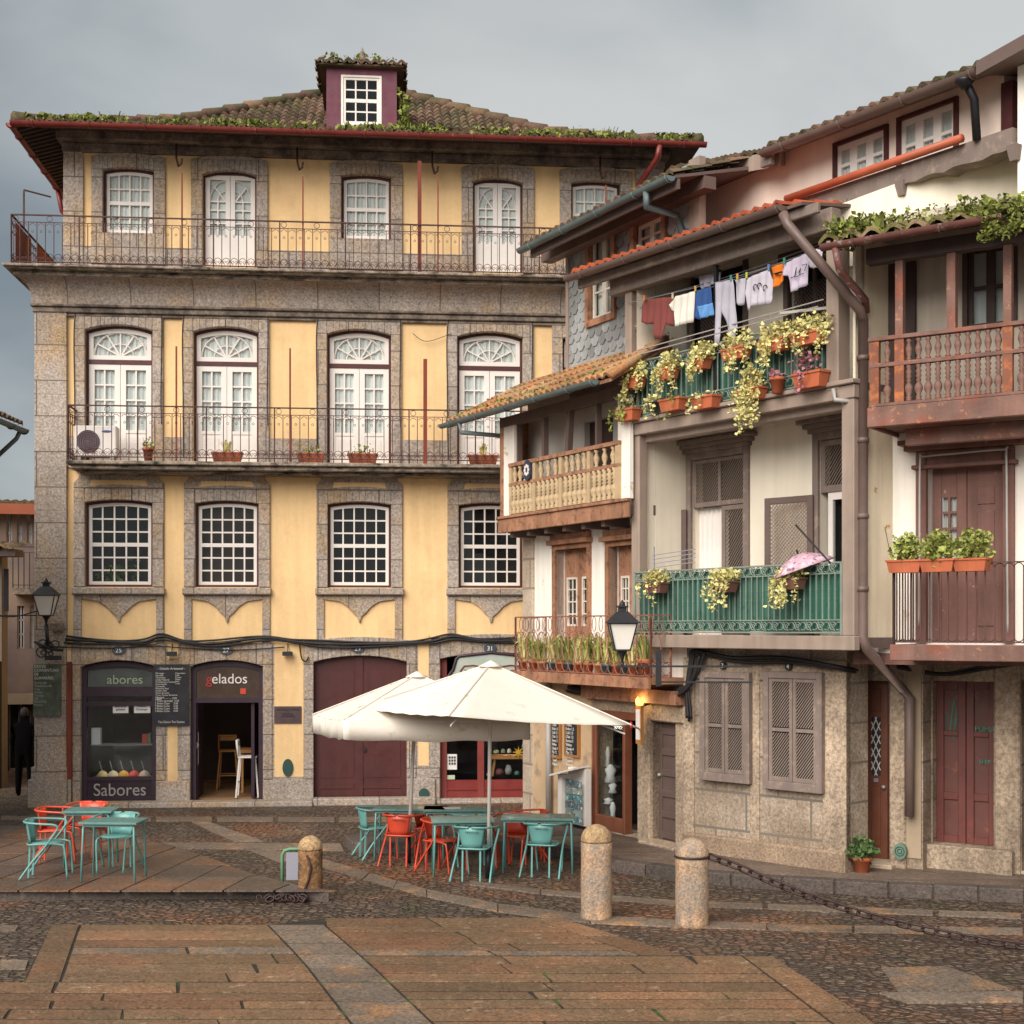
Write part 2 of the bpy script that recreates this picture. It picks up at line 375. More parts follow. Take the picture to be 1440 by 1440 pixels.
def blades(mb, c, n, L, rr=R, w=.016, lean=.6):
    for _ in range(n):
        p = Vector(c)+Vector((rr.uniform(-.05,.05), rr.uniform(-.05,.05), 0)); a = rr.uniform(0, 6.28); d = Vector((cos(a), sin(a), 0)); k = L*rr.uniform(.6, 1.15); le = rr.uniform(.2, 1)*lean
        s = Vector((-sin(a), cos(a), 0))*w; pts = [p, p+d*k*.25*le+Vector((0,0,k*.5)), p+d*k*.62*le+Vector((0,0,k*.8)), p+d*k*1.05*le+Vector((0,0,k*(1-.5*le)))]
        ww = (1, .95, .7, .1); v = []
        for q, x in zip(pts, ww): v += [q-s*x, q+s*x]
        mb.add(v, [(0,1,3,2),(2,3,5,4),(4,5,7,6)])

# ------------------------------------------------------------------ camera, light
cam = bpy.data.cameras.new('camera'); co = bpy.data.objects.new('camera', cam); COL.objects.link(co)
co.location = (0, 0, H); co.rotation_euler = (radians(90), 0, 0); cam.lens = 36*F/1440; cam.sensor_width = 36
cam.shift_y = (CV-720)/1440; cam.clip_end = 2000; cam.clip_start = .1; SC.camera = co
SUN_EL, SUN_AZ = radians(36), radians(-30)       # from behind the camera and to its left
w = bpy.data.worlds.new('World'); SC.world = w; w.use_nodes = True; nt = w.node_tree; N = nt.nodes; L = nt.links; N.clear()
out = N.new('ShaderNodeOutputWorld'); bg = N.new('ShaderNodeBackground'); L.new(bg.outputs[0], out.inputs[0]); bg.inputs[1].default_value = .115
sky = N.new('ShaderNodeTexSky'); sky.sky_type = 'NISHITA'; sky.sun_disc = False; sky.sun_elevation = SUN_EL; sky.sun_rotation = radians(180)-SUN_AZ
tc = N.new('ShaderNodeTexCoord')
mp = N.new('ShaderNodeMapping'); mp.inputs['Scale'].default_value = (1, 1, 1.7); L.new(tc.outputs['Generated'], mp.inputs[0])
n1 = N.new('ShaderNodeTexNoise'); n1.inputs['Scale'].default_value = 3.2; n1.inputs['Detail'].default_value = 5; n1.inputs['Roughness'].default_value = .45; n1.inputs['Distortion'].default_value = .3; L.new(mp.outputs[0], n1.inputs[0])
sx = N.new('ShaderNodeSeparateXYZ'); L.new(tc.outputs['Generated'], sx.inputs[0])
def mth(op, a, b, c=None):
    q = N.new('ShaderNodeMath'); q.operation = op
    for i, t in enumerate((a, b, c)):
        if t is None: continue
        if isinstance(t, (int, float)): q.inputs[i].default_value = t
        else: L.new(t, q.inputs[i])
    return q.outputs[0]
# an overcast sky: darker cloud bank to the left, thinner and brighter overhead and to the right
f = mth('MULTIPLY_ADD', n1.outputs[0], 1.5, -.34)
f = mth('MULTIPLY_ADD', sx.outputs[0], .75, f)
f = mth('MULTIPLY_ADD', sx.outputs[2], .55, f)
cr = N.new('ShaderNodeValToRGB'); e = cr.color_ramp.elements
e[0].position = .12; e[0].color = (1.05, 1.22, 1.33, 1); e[1].position = .72; e[1].color = (3.2, 3.22, 3.12, 1)
k = cr.color_ramp.elements.new(.42); k.color = (2.3, 2.45, 2.48, 1)
L.new(f, cr.inputs[0])
mx = N.new('ShaderNodeMix'); mx.data_type = 'RGBA'; mx.inputs[0].default_value = .93; L.new(sky.outputs[0], mx.inputs[6]); L.new(cr.outputs[0], mx.inputs[7])
L.new(mx.outputs[2], bg.inputs[0])
sl = bpy.data.lights.new('sun', 'SUN'); so = bpy.data.objects.new('sun', sl); COL.objects.link(so)
sl.energy = 3.1; sl.angle = radians(55); sl.color = (1, .935, .86)
dirv = Vector((sin(SUN_AZ)*cos(SUN_EL), -cos(SUN_AZ)*cos(SUN_EL), sin(SUN_EL))); so.rotation_euler = dirv.to_track_quat('Z', 'Y').to_euler()
SC.view_settings.view_transform = 'Standard'; SC.view_settings.look = 'None'; SC.view_settings.exposure = 0.74; SC.view_settings.gamma = 1
# ------------------------------------------------------------------ ground
def cobble_mat(name, c1, c2, sc, bmp=1.0, warm=0.0):
    m = bpy.data.materials.new(name); m.use_nodes = True; nt = m.node_tree; N = nt.nodes; L = nt.links; p = N['Principled BSDF']
    tc = N.new('ShaderNodeTexCoord'); nz = N.new('ShaderNodeTexNoise'); nz.inputs['Scale'].default_value = 3; nz.inputs['Detail'].default_value = 3; L.new(tc.outputs['Object'], nz.inputs[0])
    va = N.new('ShaderNodeMix'); va.data_type = 'RGBA'; va.blend_type = 'LINEAR_LIGHT'; va.inputs[0].default_value = .035; L.new(tc.outputs['Object'], va.inputs[6]); L.new(nz.outputs['Color'], va.inputs[7])
    mp = N.new('ShaderNodeMapping'); mp.inputs['Scale'].default_value = (.8, 1.0, 0); L.new(va.outputs[2], mp.inputs[0])
    v = N.new('ShaderNodeTexVoronoi'); v.inputs['Scale'].default_value = sc; v.inputs['Randomness'].default_value = .75; L.new(mp.outputs[0], v.inputs['Vector'])
    e = N.new('ShaderNodeTexVoronoi'); e.feature = 'DISTANCE_TO_EDGE'; e.inputs['Scale'].default_value = sc; e.inputs['Randomness'].default_value = .75; L.new(mp.outputs[0], e.inputs['Vector'])
    def rng(f, a, b, c, d, st='LINEAR'):
        r = N.new('ShaderNodeMapRange'); r.interpolation_type = st
        for i, q in enumerate((a, b, c, d)): r.inputs[i+1].default_value = q
        L.new(f, r.inputs[0]); return r.outputs[0]
    def noise(s, d=4, ro=.6):
        q = N.new('ShaderNodeTexNoise'); q.inputs['Scale'].default_value = s; q.inputs['Detail'].default_value = d; q.inputs['Roughness'].default_value = ro; L.new(tc.outputs['Object'], q.inputs[0]); return q.outputs[0]
    sp = N.new('ShaderNodeSeparateColor'); L.new(v.outputs['Color'], sp.inputs[0])
    def mix(f, a, b, mode='MIX'):
        x = N.new('ShaderNodeMix'); x.data_type = 'RGBA'; x.blend_type = mode
        if isinstance(f, (int, float)): x.inputs[0].default_value = f
        else: L.new(f, x.inputs[0])
        for i, q in ((6, a), (7, b)):
            if isinstance(q, tuple): x.inputs[i].default_value = (*q, 1)
            else: L.new(q, x.inputs[i])
        return x.outputs[2]
    def scl(c, f):
        s = N.new('ShaderNodeVectorMath'); s.operation = 'SCALE'; L.new(c, s.inputs[0]); L.new(f, s.inputs['Scale']); return s.outputs[0]
    c = mix(sp.outputs[0], lin(c1), lin(c2)); c = mix(rng(noise(.35), .5, .66, 0, .75), c, lin('#8a5836')); c = mix(rng(noise(1.1, 6), .54, .66, 0, .55), c, lin('#4b4a30'))
    c = scl(c, rng(noise(35, 3, .8), .32, .68, .6, 1.4)); c = scl(c, rng(sp.outputs[1], 0, 1, .7, 1.3))
    c = mix(rng(e.outputs[0], .01, .06, .75, 0), c, lin('#30261f')); L.new(c, p.inputs['Base Color'])
    L.new(rng(noise(.8, 4), .35, .65, .28, .7), p.inputs['Roughness'])
    hh = N.new('ShaderNodeMath'); hh.operation = 'ADD'; L.new(rng(e.outputs[0], 0, .22, 0, 1, 'SMOOTHSTEP'), hh.inputs[0])
    h2 = N.new('ShaderNodeMath'); h2.operation = 'MULTIPLY'; h2.inputs[1].default_value = .7; L.new(noise(14, 4), h2.inputs[0]); L.new(h2.outputs[0], hh.inputs[1])
    b = N.new('ShaderNodeBump'); b.inputs['Strength'].default_value = bmp; b.inputs['Distance'].default_value = .05; L.new(hh.outputs[0], b.inputs['Height']); L.new(b.outputs[0], p.inputs['Normal'])
    return m
M['cobble'] = cobble_mat('cobblestones', '#483a30', '#6a5747', 11.5)
M['slab'] = mat('warm_granite_flags', '#725a43', .12, 1.5, .38, .6, 30, spk=.62, sscale=34, isl=.24, c3='#875f45', c3s=.9, c3t=.58, c2='#97806a', c2t=.64, c2s=5, c2w=.05)
M['slab_grey'] = mat('pale_granite_flags', '#716356', .14, 1.5, .65, .8, 30, spk=.55, sscale=28, isl=.16, c2='#a5794f', c2t=.62, c2s=2, c2w=.1)
M['slab_plat'] = mat('platform_flags', '#5c4f45', .14, 1.2, .4, .7, 30, spk=.55, sscale=28, isl=.2, c3='#84593a', c3s=.5, c3t=.57)
M['kerb'] = mat('dark_kerbstone', '#504640', .25, 2, .75, .8, 30, spk=.5, sscale=24, isl=.25)
M['kerbpale'] = mat('kerbstone_top', '#6a5b50', .2, 1.4, .55, .7, 30, spk=.5, sscale=28, isl=.2)
g = MB(); n = 40
# rolling very slightly so that the paving is not a perfect plane
g.quad((-150,-60,0),(150,-60,0),(150,400,0),(-150,400,0))
tag(g.obj('ground', M['cobble']), kind='structure')

def Pz(z, pts): return [gpt(u, v, z) for u, v in pts]
def xat(line, Y):                                    # x on a polyline of (x,y) at depth Y
    for (a, b), (c, d) in zip(line, line[1:]):
        if min(b, d) <= Y <= max(b, d) and abs(b-d) > 1e-6: return a+(c-a)*(Y-b)/(d-b)
    e = min(line, key=lambda q: abs(q[1]-Y)); return e[0]
def slab_rows(mb, mbg, left, right, Y0, Y1, rowh, lenr, z=.004, th=.011, gap=.016, rr=R, coarse=()):
    y = Y0; k = 0
    while y < Y1-.05:
        h = min(rowh*rr.uniform(.75, 1.2), Y1-y)
        if Y1-y-h < .15: h = Y1-y
        ya, yb = y+gap*1.7, y+h-gap*1.3; k += 1
        la, lb, ra, rb = xat(left, ya), xat(left, yb), xat(right, ya), xat(right, yb)
        tgt = mbg if k in coarse else mb
        x = 0; W = (ra+rb-la-lb)/2; cuts = [0]
        while W-x > lenr*1.5: x += lenr*rr.uniform(.6, 1.4); cuts.append(x/W)
        cuts.append(1)
        for a, b in zip(cuts, cuts[1:]):
            if b-a < .02: continue
            zz = th+rr.uniform(-.002, .003); sk = rr.uniform(-.03, .03)
            g1, g2 = gap/W, gap/W
            A = (la+(ra-la)*(a+g1), ya); B = (la+(ra-la)*(b-g2), ya); C = (lb+(rb-lb)*(b-g2)+(sk if b < 1 else 0), yb); D = (lb+(rb-lb)*(a+g1)+(sk if a > 0 else 0), yb)
            tl = rr.uniform(-.0015, .0015)
            tgt.add([(*A, z-.01), (*B, z-.01), (*C, z-.01), (*D, z-.01), (*A, zz+tl), (*B, zz+tl), (*C, zz-tl), (*D, zz-tl)],
                   [(4,5,6,7),(0,1,5,4),(1,2,6,5),(2,3,7,6),(3,0,4,7)])
        y += h
# foreground flags: panels between bands
sm = MB(); sg = MB(); bed = MB()
LBo = [gpt(70,1303), gpt(35,1380)]; LBi = [gpt(112,1303), gpt(85,1382)]
bandL = [gpt(375,1300), gpt(425,1352), gpt(482,1425), gpt(540,1500)]; bandR = [gpt(452,1298), gpt(515,1352), gpt(592,1425), gpt(672,1500)]
yT = 15.85; yM = gpt(0,1382)[1]; yB = 10.6
slab_rows(sm, sg, LBi, bandL, yM, yT, .36, 1.5, coarse=(4,))
slab_rows(sm, sg, [(-9,20),(-9,5)], bandL, yB, yM-.01, .34, 1.4)
slab_rows(sm, sg, [(LBo[0][0],LBo[0][1]),LBo[1]], LBi, yM, yT, 1.1, 5)
slab_rows(sg, sg, bandL, bandR, yB, yT, .62, 5)
rB = [gpt(740,1291), gpt(905,1346)]; rBo = [gpt(783,1291), gpt(962,1344)]
yT2 = gpt(0,1292)[1]; yM2 = gpt(0,1345)[1]
slab_rows(sm, sg, bandR, rB, yM2, yT2, .3, 1.4, coarse=(1,))
slab_rows(sm, sg, rB, rBo, yM2, yT2, .8, 5)
rC = [gpt(1040,1343), gpt(1170,1440), gpt(1260,1510)]; rCo = [gpt(1082,1342), gpt(1232,1440), gpt(1330,1510)]
slab_rows(sm, sg, bandR, rC, yB, yM2-.01, .33, 1.5, coarse=(3,))
slab_rows(sm, sg, rC, rCo, yB, yM2-.01, .9, 5)
bed.add([(-9,yB,.003),(rCo[-1][0],yB,.003),(rCo[0][0],yM2,.003),(rBo[1][0],yM2,.003),(rBo[0][0],yT2,.003),(bandR[0][0],yT2,.003),(bandL[0][0],yT,.003),(LBo[0][0],yT,.003),(LBo[1][0],yM,.003),(-9,yM,.003)], [tuple(range(10))])
tag(bed.obj('paving_bed', mat('dark_joint_soil', '#2a231b', .3, 6, .95, c2='#3e5a22', c2t=.6, c2s=1.6)), kind='structure')
tag(sm.obj('paving', M['slab']), kind='structure'); tag(sg.obj('paving_band', M['slab_grey']), kind='structure')
# coarse granite strips and arcs laid flush in the cobbles
st = MB()
def strip(a, b, z=.004):
    for (p0, p1), (q0, q1) in zip(zip(a, a[1:]), zip(b, b[1:])):
        A, B = Vector(gpt(*p0)), Vector(gpt(*p1)); C, D = Vector(gpt(*q1)), Vector(gpt(*q0)); n = max(1, round((A-B).length/1.0))
        for i in range(n):
            t0, t1 = i/n+.008, (i+1)/n-.008
            P = [A.lerp(B, t0), A.lerp(B, t1), D.lerp(C, t1), D.lerp(C, t0)]; h = z+R.uniform(.004, .014)
            st.add([(p.x, p.y, -.01) for p in P]+[(p.x, p.y, h) for p in P], [(4,5,6,7),(0,1,5,4),(1,2,6,5),(2,3,7,6),(3,0,4,7)])
strip([(0,1148),(130,1149),(560,1150),(700,1151)], [(0,1154),(130,1155),(560,1156),(700,1157)])
strip([(268,1156),(330,1184)], [(292,1156),(372,1184)])
strip([(225,1186),(330,1186),(480,1187)], [(245,1194),(360,1195),(484,1197)])
strip([(350,1196),(395,1214)], [(385,1196),(430,1206)])
strip([(455,1209),(520,1228),(600,1252),(700,1272),(830,1288),(960,1296),(1200,1303),(1440,1306)], [(440,1216),(510,1237),(600,1262),(700,1283),(830,1299),(960,1305),(1200,1312),(1440,1315)])
strip([(660,1240),(760,1252),(960,1268),(1440,1286)], [(660,1245),(760,1258),(960,1275),(1440,1293)])
strip([(1238,1362),(1330,1360)], [(1262,1396),(1425,1392)])
strip([(1235,1398),(1440,1396)], [(1275,1412),(1440,1410)])
strip([(0,1352),(40,1352)], [(0,1364),(36,1364)]); strip([(0,1303),(26,1303)], [(0,1310),(22,1310)])
tag(st.obj('granite_strips', M['slab_grey']), kind='structure')
# raised flagged platform at the left
PZ = .15
front = [gpt(u, v, PZ) for u, v in ((-260,1250),(0,1250),(150,1248),(390,1247),(462,1251))]
back = [gpt(u, v, PZ) for u, v in ((-260,1158),(60,1160),(150,1168),(250,1190),(395,1240),(462,1251))]
pl = MB(); top = MB(); kb = MB()
pl.hprism(front+back[::-1][1:], -.02, PZ-.02)
for i in range(20):                               # large flags running back from the kerb
    xa0, xa1 = front[0][0]+(i)*.62+.0, front[0][0]+(i+1)*.62
    lim = front[-1][0]
    if xa0 > lim-.2: break
    xa1 = min(xa1, lim-.02); yf = 17.2
    skew = .32
    for j in range(6):
        ya = yf+j*.95; yb = ya+.95
        P = [(xa0+.014+skew*(ya-yf)*.4, ya+.016), (xa1-.014+skew*(ya-yf)*.4, ya+.016), (xa1-.014+skew*(yb-yf)*.4, yb-.016), (xa0+.014+skew*(yb-yf)*.4, yb-.016)]
        def inside(q):
            bl = back; x, y = q
            for (a, b), (c, d) in zip(bl, bl[1:]):
                if min(a, c) <= x <= max(a, c): return y <= b+(d-b)*(x-a)/(c-a) if abs(c-a) > 1e-6 else True
            return x < 0 and y < 23
        def clampy(q):
            x, y = q
            for (a, b), (c, d) in zip(back, back[1:]):
                if min(a, c) <= x <= max(a, c) and abs(a-c) > 1e-6: return (x, min(y, b+(d-b)*(x-a)/(c-a)))
            return (x, min(y, back[0][1])) if x < back[0][0] else (x, yf)
        Pc = [clampy(q) for q in P]
        if Pc[2][1]-Pc[0][1] < .03 and Pc[3][1]-Pc[0][1] < .03: continue
        h = PZ-.012+R.uniform(-.002, .003)
        top.add([(a, b, PZ-.03) for a, b in Pc]+[(a, b, h) for a, b in Pc], [(4,5,6,7),(0,1,5,4),(1,2,6,5),(2,3,7,6),(3,0,4,7)])
tag(pl.obj('platform', M['kerb']), kind='structure'); tag(top.obj('platform_paving', M['slab_plat']), kind='structure')
# raised pavement along the houses at the right, with a kerb of cut stones
SZ = .16
kerb = [gpt(u, v) for u, v in ((486,1188),(498,1199),(560,1200),(700,1198),(790,1205),(860,1225),(960,1240),(1100,1252),(1250,1261),(1440,1269),(1700,1280))]
sw = MB(); swpoly = kerb+[(12, 16.0), (12, 26), (1.0, 26.3), (.7, 24.6), (-1.0, 23.0), gpt(500,1172,SZ)]
sw.hprism(swpoly, -.02, SZ-.012)
tag(sw.obj('pavement', M['kerb']), kind='structure')
pf = MB(); kk = sorted(kerb, key=lambda q: q[1]); slab_rows(pf, pf, [(x+.1, y+.2) for x, y in kerb][3:], [(12,26),(12,10)], 16.9, 21.6, .5, 1.1, z=SZ-.008, th=SZ-.002, gap=.008)
tag(pf.obj('pavement_flags', M['kerbpale']), kind='structure')
kb = MB(); kt = MB()
for (a, b), (c, d) in zip(kerb, kerb[1:]):
    L_ = sqrt((c-a)**2+(d-b)**2); n = max(1, round(L_/.62)); nx, ny = -(d-b)/L_, (c-a)/L_
    if ny < 0: nx, ny = -nx, -ny
    for i in range(n):
        t0, t1 = (i+.012)/n, (i+1-.012)/n; x0, y0, x1, y1 = a+(c-a)*t0, b+(d-b)*t0, a+(c-a)*t1, b+(d-b)*t1; h = SZ+R.uniform(-.004, .008)
        o = -.03+R.uniform(-.006, .006)
        kb.hexa([(x0+nx*o,y0+ny*o,-.02),(x1+nx*o,y1+ny*o,-.02),(x1+nx*.2,y1+ny*.2,-.02),(x0+nx*.2,y0+ny*.2,-.02),(x0+nx*o,y0+ny*o,h),(x1+nx*o,y1+ny*o,h),(x1+nx*.2,y1+ny*.2,h),(x0+nx*.2,y0+ny*.2,h)])
tag(kb.obj('kerb', M['kerb'], bev=.012), kind='structure')
# ------------------------------------------------------------------ frames of the facades
YB = Fr((53-CU)/F*26.45, 26.45, 11, 1)
HA = Fr(2.49, 20.3, .54, -1)
HB = Fr(1.81, 20.8, .7, -1)
HU = Fr(4.76, 17.78, 1.5, -1)
BG = Fr(2.49, 20.3, .97, -1)
HC = Fr(4.85, 19.4, 1.5, -1)
PK = Fr(5.75, 16.9, .7, -1)
# ------------------------------------------------------------------ yellow corner house
def X(u, y=0): return YB.x(u, y)
def Z(v, y=0, u=420): return YB.z(v, u, y)
house = thing('yellow_house', 'tall yellow plastered corner house with grey granite frames, iron balconies and mossy hipped roof', 'house', YB.W)
XR = X(945); DEP = 10.5; TS = .5                  # TS: set-back of the top storey
zc0, zc1 = Z(440), Z(384)                         # cornice
mz = [(120,215),(275,364),(461,550),(645,735)]; nb = [(120,215),(272,364),(460,550),(643,735),(791,880)]
tw = [(145,217),(480,550),(803,872)]; td = [(285,361),(665,735)]
holes = [(X(a), X(b), Z(826), Z(705)) for a, b in mz]+[(X(a), X(b), Z(652), Z(462)) for a, b in nb]
zg = Z(928)
gh = [(X(114), X(220), 0.04, zg), (X(268), X(370), 0.04, zg), (X(441), X(572), 0.04, Z(922)), (X(619), X(768), Z(1126), Z(918))]
mb = wall(MB(), 0, XR, Z(905), zc0, holes); mb.quad((0,0,0),(0,0,zc0),(0,DEP,zc0),(0,DEP,0)); mb.quad((XR,0,0),(XR,DEP,0),(XR,DEP,zc0),(XR,0,zc0)); mb.quad((0,DEP,0),(0,DEP,zc0),(XR,DEP,zc0),(XR,DEP,0)); mb.quad((0,0,zc0),(XR,0,zc0),(XR,DEP,zc0),(0,DEP,zc0))
mb.obj('wall', M['yellow'], house)
x0t, x1t = X(92, TS), X(930, TS); zt = Z(378, TS); zte = Z(196, TS)
toph = [(X(a,TS), X(b,TS), Z(335,TS), Z(243,TS)) for a, b in tw]+[(X(a,TS), X(b,TS), zt+.03, Z(243,TS)) for a, b in td]
mb = wall(MB(), x0t, x1t, zc1-.1, zte, toph, TS); mb.quad((x0t,TS,zc1-.1),(x0t,TS,zte),(x0t,DEP-.5,zte),(x0t,DEP-.5,zc1-.1)); mb.quad((x1t,TS,zc1-.1),(x1t,DEP-.5,zc1-.1),(x1t,DEP-.5,zte),(x1t,TS,zte)); mb.quad((x0t,DEP-.5,zc1-.1),(x1t,DEP-.5,zc1-.1),(x1t,DEP-.5,zte),(x0t,DEP-.5,zte)); mb.quad((x0t,TS,zte),(x1t,TS,zte),(x1t,DEP-.5,zte),(x0t,DEP-.5,zte))
mb.obj('upper_wall', M['yellow'], house)
mb = wall(MB(), 0, XR, 0, Z(905), gh, -.03, .36)
mb.obj('ground_floor_wall', M['granite'], house)
# pilasters and plinth
mb = MB()
pw = X(95)
mb.box(-.04, pw, -.09, .5, Z(1075), zc0); mb.box(-.14, pw+.1, -.17, .5, -.02, Z(1092)); mb.box(-.09, pw+.05, -.13, .5, Z(1092), Z(1075))
for v in (500, 560, 640, 720, 800, 880, 960, 1040): mb.box(-.05, pw+.006, -.096, .5, Z(v)-.006, Z(v)+.006)
mb.obj('corner_pilaster', M['granite'], house, bev=.015)
mb = MB(); mb.box(x0t-.03, X(118,TS), TS-.06, TS+.4, zc1, zte); mb.box(X(893,TS), x1t+.03, TS-.06, TS+.4, zc1, zte)
mb.obj('upper_pilaster', M['granite'], house, bev=.012)
# cornice (terrace edge)
def ledge(name, prof, x0, x1, m, side=True, depth=6):
    b = MB()
    for z0, z1, o in prof: b.box(x0-(o*.62 if side else 0), x1+.01*o, -o, depth if side else .05, z0, z1)
    return b.obj(name, m, house, bev=.012)
ledge('cornice', [(Z(392), Z(381,-.8), .74), (Z(398), Z(392), .68), (Z(404), Z(398), .52)], 0, XR, M['granite_moss'])
b = MB()
pr_ = [(.14, zc0+.05), (.15, zc0+.12)]+[(.15+.34*(1-cos(t*pi/2/8)), zc0+.12+(Z(404)-zc0-.12)*sin(t*pi/2/8)) for t in range(1, 9)]
for (o0, z0), (o1, z1) in zip(pr_, pr_[1:]):        # cavetto below the terrace
    b.add([(-o0*.55,-o0,z0),(XR,-o0,z0),(XR,-o1,z1),(-o1*.55,-o1,z1)], [(0,1,2,3)], True); b.add([(-o0*.55,-o0,z0),(-o0*.55,6,z0),(-o1*.55,6,z1),(-o1*.55,-o1,z1)], [(0,1,2,3)], True)
b.obj('cornice_cove', M['granite'], house)
ledge('string_course', [(zc0, zc0+.05, .17), (zc0-.1, zc0-.002, .12), (zc0-.16, zc0-.102, .07)], 0, XR, M['granite_dark'])
# frieze and eave under the roof
b = MB(); b.box(x0t-.05, x1t+.05, TS-.1, TS+.5, Z(224,TS), Z(212,TS)); b.box(x0t-.12, x1t+.12, TS-.3, TS+.5, Z(212,TS)+.002, Z(199,TS)); b.obj('frieze', M['granite_dark'], house, bev=.015)

def surround(u0, u1, v0, v1, vt, wl, wr, rise, y, name='window_surround', toprise=.0, sill=None, proud=.06, m=None):
    b = MB(); xa, xb = X(u0,y), X(u1,y); z0, z1 = Z(v1,y), Z(v0,y); xl, xr_ = X(u0-wl,y), X(u1+wr,y)
    b.box(xl, xa, y-proud, y+.12, z0, z1-rise); b.box(xb, xr_, y-proud, y+.12, z0, z1-rise)
    lintel(b, xa, xb, z1-rise, rise, Z(vt,y), y-proud, y+.12, 0)
    b.box(xl, xa, y-proud, y+.12, z1-rise, Z(vt,y)); b.box(xb, xr_, y-proud, y+.12, z1-rise, Z(vt,y))
    if toprise: b.prism([(xl, Z(vt,y)), (xr_, Z(vt,y))]+arc(xl, xr_, Z(vt,y), toprise)[::-1][1:-1], y-proud, y+.12)
    if sill: b.box(xl-.02, xr_+.02, y-proud-.07, y+.12, Z(sill[1],y), Z(sill[0],y))
    return b.obj(name, m or M['granite'], house, bev=.012)

def sash(parent, x0, x1, z0, z1, y, cols, rows, rise, W, fw=.06, mw=.028, wm='white', fm='maroon', back='dark', split=True, name='window', glass=None):
    b = MB(); f2 = .045; xa, xb, za, zb = x0+f2, x1-f2, z0+f2, z1-f2
    arch_frame(b, xa, xb, za, zb, rise, fw, y-.01, y+.04)
    zmid = za+(zb-za)*.47
    for i in range(1, cols):
        x = xa+fw/2+(xb-xa-fw)*i/cols; zz = zb-rise+rise*(1-(2*(x-xa)/(xb-xa)-1)**2)-fw*.5; b.box(x-mw/2, x+mw/2, y, y+.03, za+fw*.5, zz)
    for j in range(1, rows):
        z = za+fw/2+(zb-za-fw-rise*.6)*j/rows; w_ = mw
        if split and j == rows//2: w_ = .07
        b.box(xa+fw*.5, xb-fw*.5, y-.008 if w_ > mw else y+.003, y+.027, z-w_/2, z+w_/2)
    w = b.obj(name, M[wm], parent)
    b = MB(); arch_frame(b, x0, x1, z0, z1, rise, f2, y-.03, y+.08); b.obj('frame', M[fm], w)
    b = MB(); b.prism(arch_poly(xa+.01, xb-.01, za+.01, zb-.01, rise), y+.012, y+.018); b.obj('pane', glass or G, w)
    b = MB()
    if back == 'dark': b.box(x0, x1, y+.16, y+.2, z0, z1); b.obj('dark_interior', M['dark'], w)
    else:
        n = 40
        for i in range(n): b.quad((x0+(x1-x0)*i/n, y+.05+.012*sin(i*1.9), z0),(x0+(x1-x0)*(i+1)/n, y+.05+.012*sin((i+1)*1.9), z0),(x0+(x1-x0)*(i+1)/n, y+.05+.012*sin((i+1)*1.9), z1),(x0+(x1-x0)*i/n, y+.05+.012*sin(i*1.9), z1))
        b.obj('curtain', M[back], w)
    return w
def fandoor(parent, x0, x1, z0, z1, y, rise):
    """French window with a fanlight"""
    f2 = .045; b = MB(); xa, xb, za, zb = x0+f2, x1-f2, z0, z1-f2; zt_ = z0+(z1-z0)*.735
    arch_frame(b, xa, xb, zt_+.05, zb, rise, .08, y-.01, y+.04)
    cx = (xa+xb)/2; rx = (xb-xa)/2-.09; rz = (zb-zt_)-.2; cz = zt_+.13
    for r_, t in ((1, .018), (.5, .014)):
        b.tube([(cx+rx*r_*cos(pi*i/16), y+.015, cz+rz*r_*sin(pi*i/16)) for i in range(17)], t, 4)
    for i in range(1, 6):
        a = pi*i/6; b.bar((cx+rx*.04*cos(a), y+.015, cz), (cx+rx*cos(a), y+.015, cz+rz*sin(a)), .026, .026)
    for sx in (0, 1):
        l0, l1 = (xa, cx-.004) if sx == 0 else (cx+.004, xb); zl = zt_-.04; s_ = .1
        b.box(l0, l0+s_, y-.012, y+.04, za, zl); b.box(l1-s_, l1, y-.012, y+.04, za, zl); b.box(l0+s_, l1-s_, y-.012, y+.04, zl-s_, zl)
        zs = za+(zl-za)*.3; b.box(l0+s_, l1-s_, y-.012, y+.04, za, za+.12); b.box(l0+s_, l1-s_, y, y+.03, za+.12, zs); b.box(l0+s_, l1-s_, y-.012, y+.04, zs, zs+.06)
        b.box(l0+s_+.05, l1-s_-.05, y-.01, y+.0, za+.18, zs-.06)
        m_ = (l0+l1)/2; b.box(m_-.014, m_+.014, y, y+.03, zs+.06, zl-s_)
        for j in range(1, 4): zz = zs+.06+(zl-s_-zs-.06)*j/4; b.box(l0+s_, l1-s_, y+.002, y+.028, zz-.014, zz+.014)
    w = b.obj('french_window', M['white'], parent)
    b = MB(); arch_frame(b, x0, x1, z0, z1, rise, f2, y-.03, y+.08, False); b.box(x0+f2, x1-f2, y-.028, y+.078, zt_-.035, zt_+.045); b.obj('frame', M['maroon'], w)
    b = MB(); b.prism(arch_poly(xa+.01, xb-.01, za+.05, zb-.01, rise), y+.012, y+.018); b.obj('pane', G, w)
    b = MB(); n = 40
    for i in range(n): b.quad((x0+(x1-x0)*i/n, y+.05+.015*sin(i*1.7), z0),(x0+(x1-x0)*(i+1)/n, y+.05+.015*sin((i+1)*1.7), z0),(x0+(x1-x0)*(i+1)/n, y+.05+.015*sin((i+1)*1.7), z1),(x0+(x1-x0)*i/n, y+.05+.015*sin(i*1.7), z1))
    b.obj('curtain', M['curtain'], w)
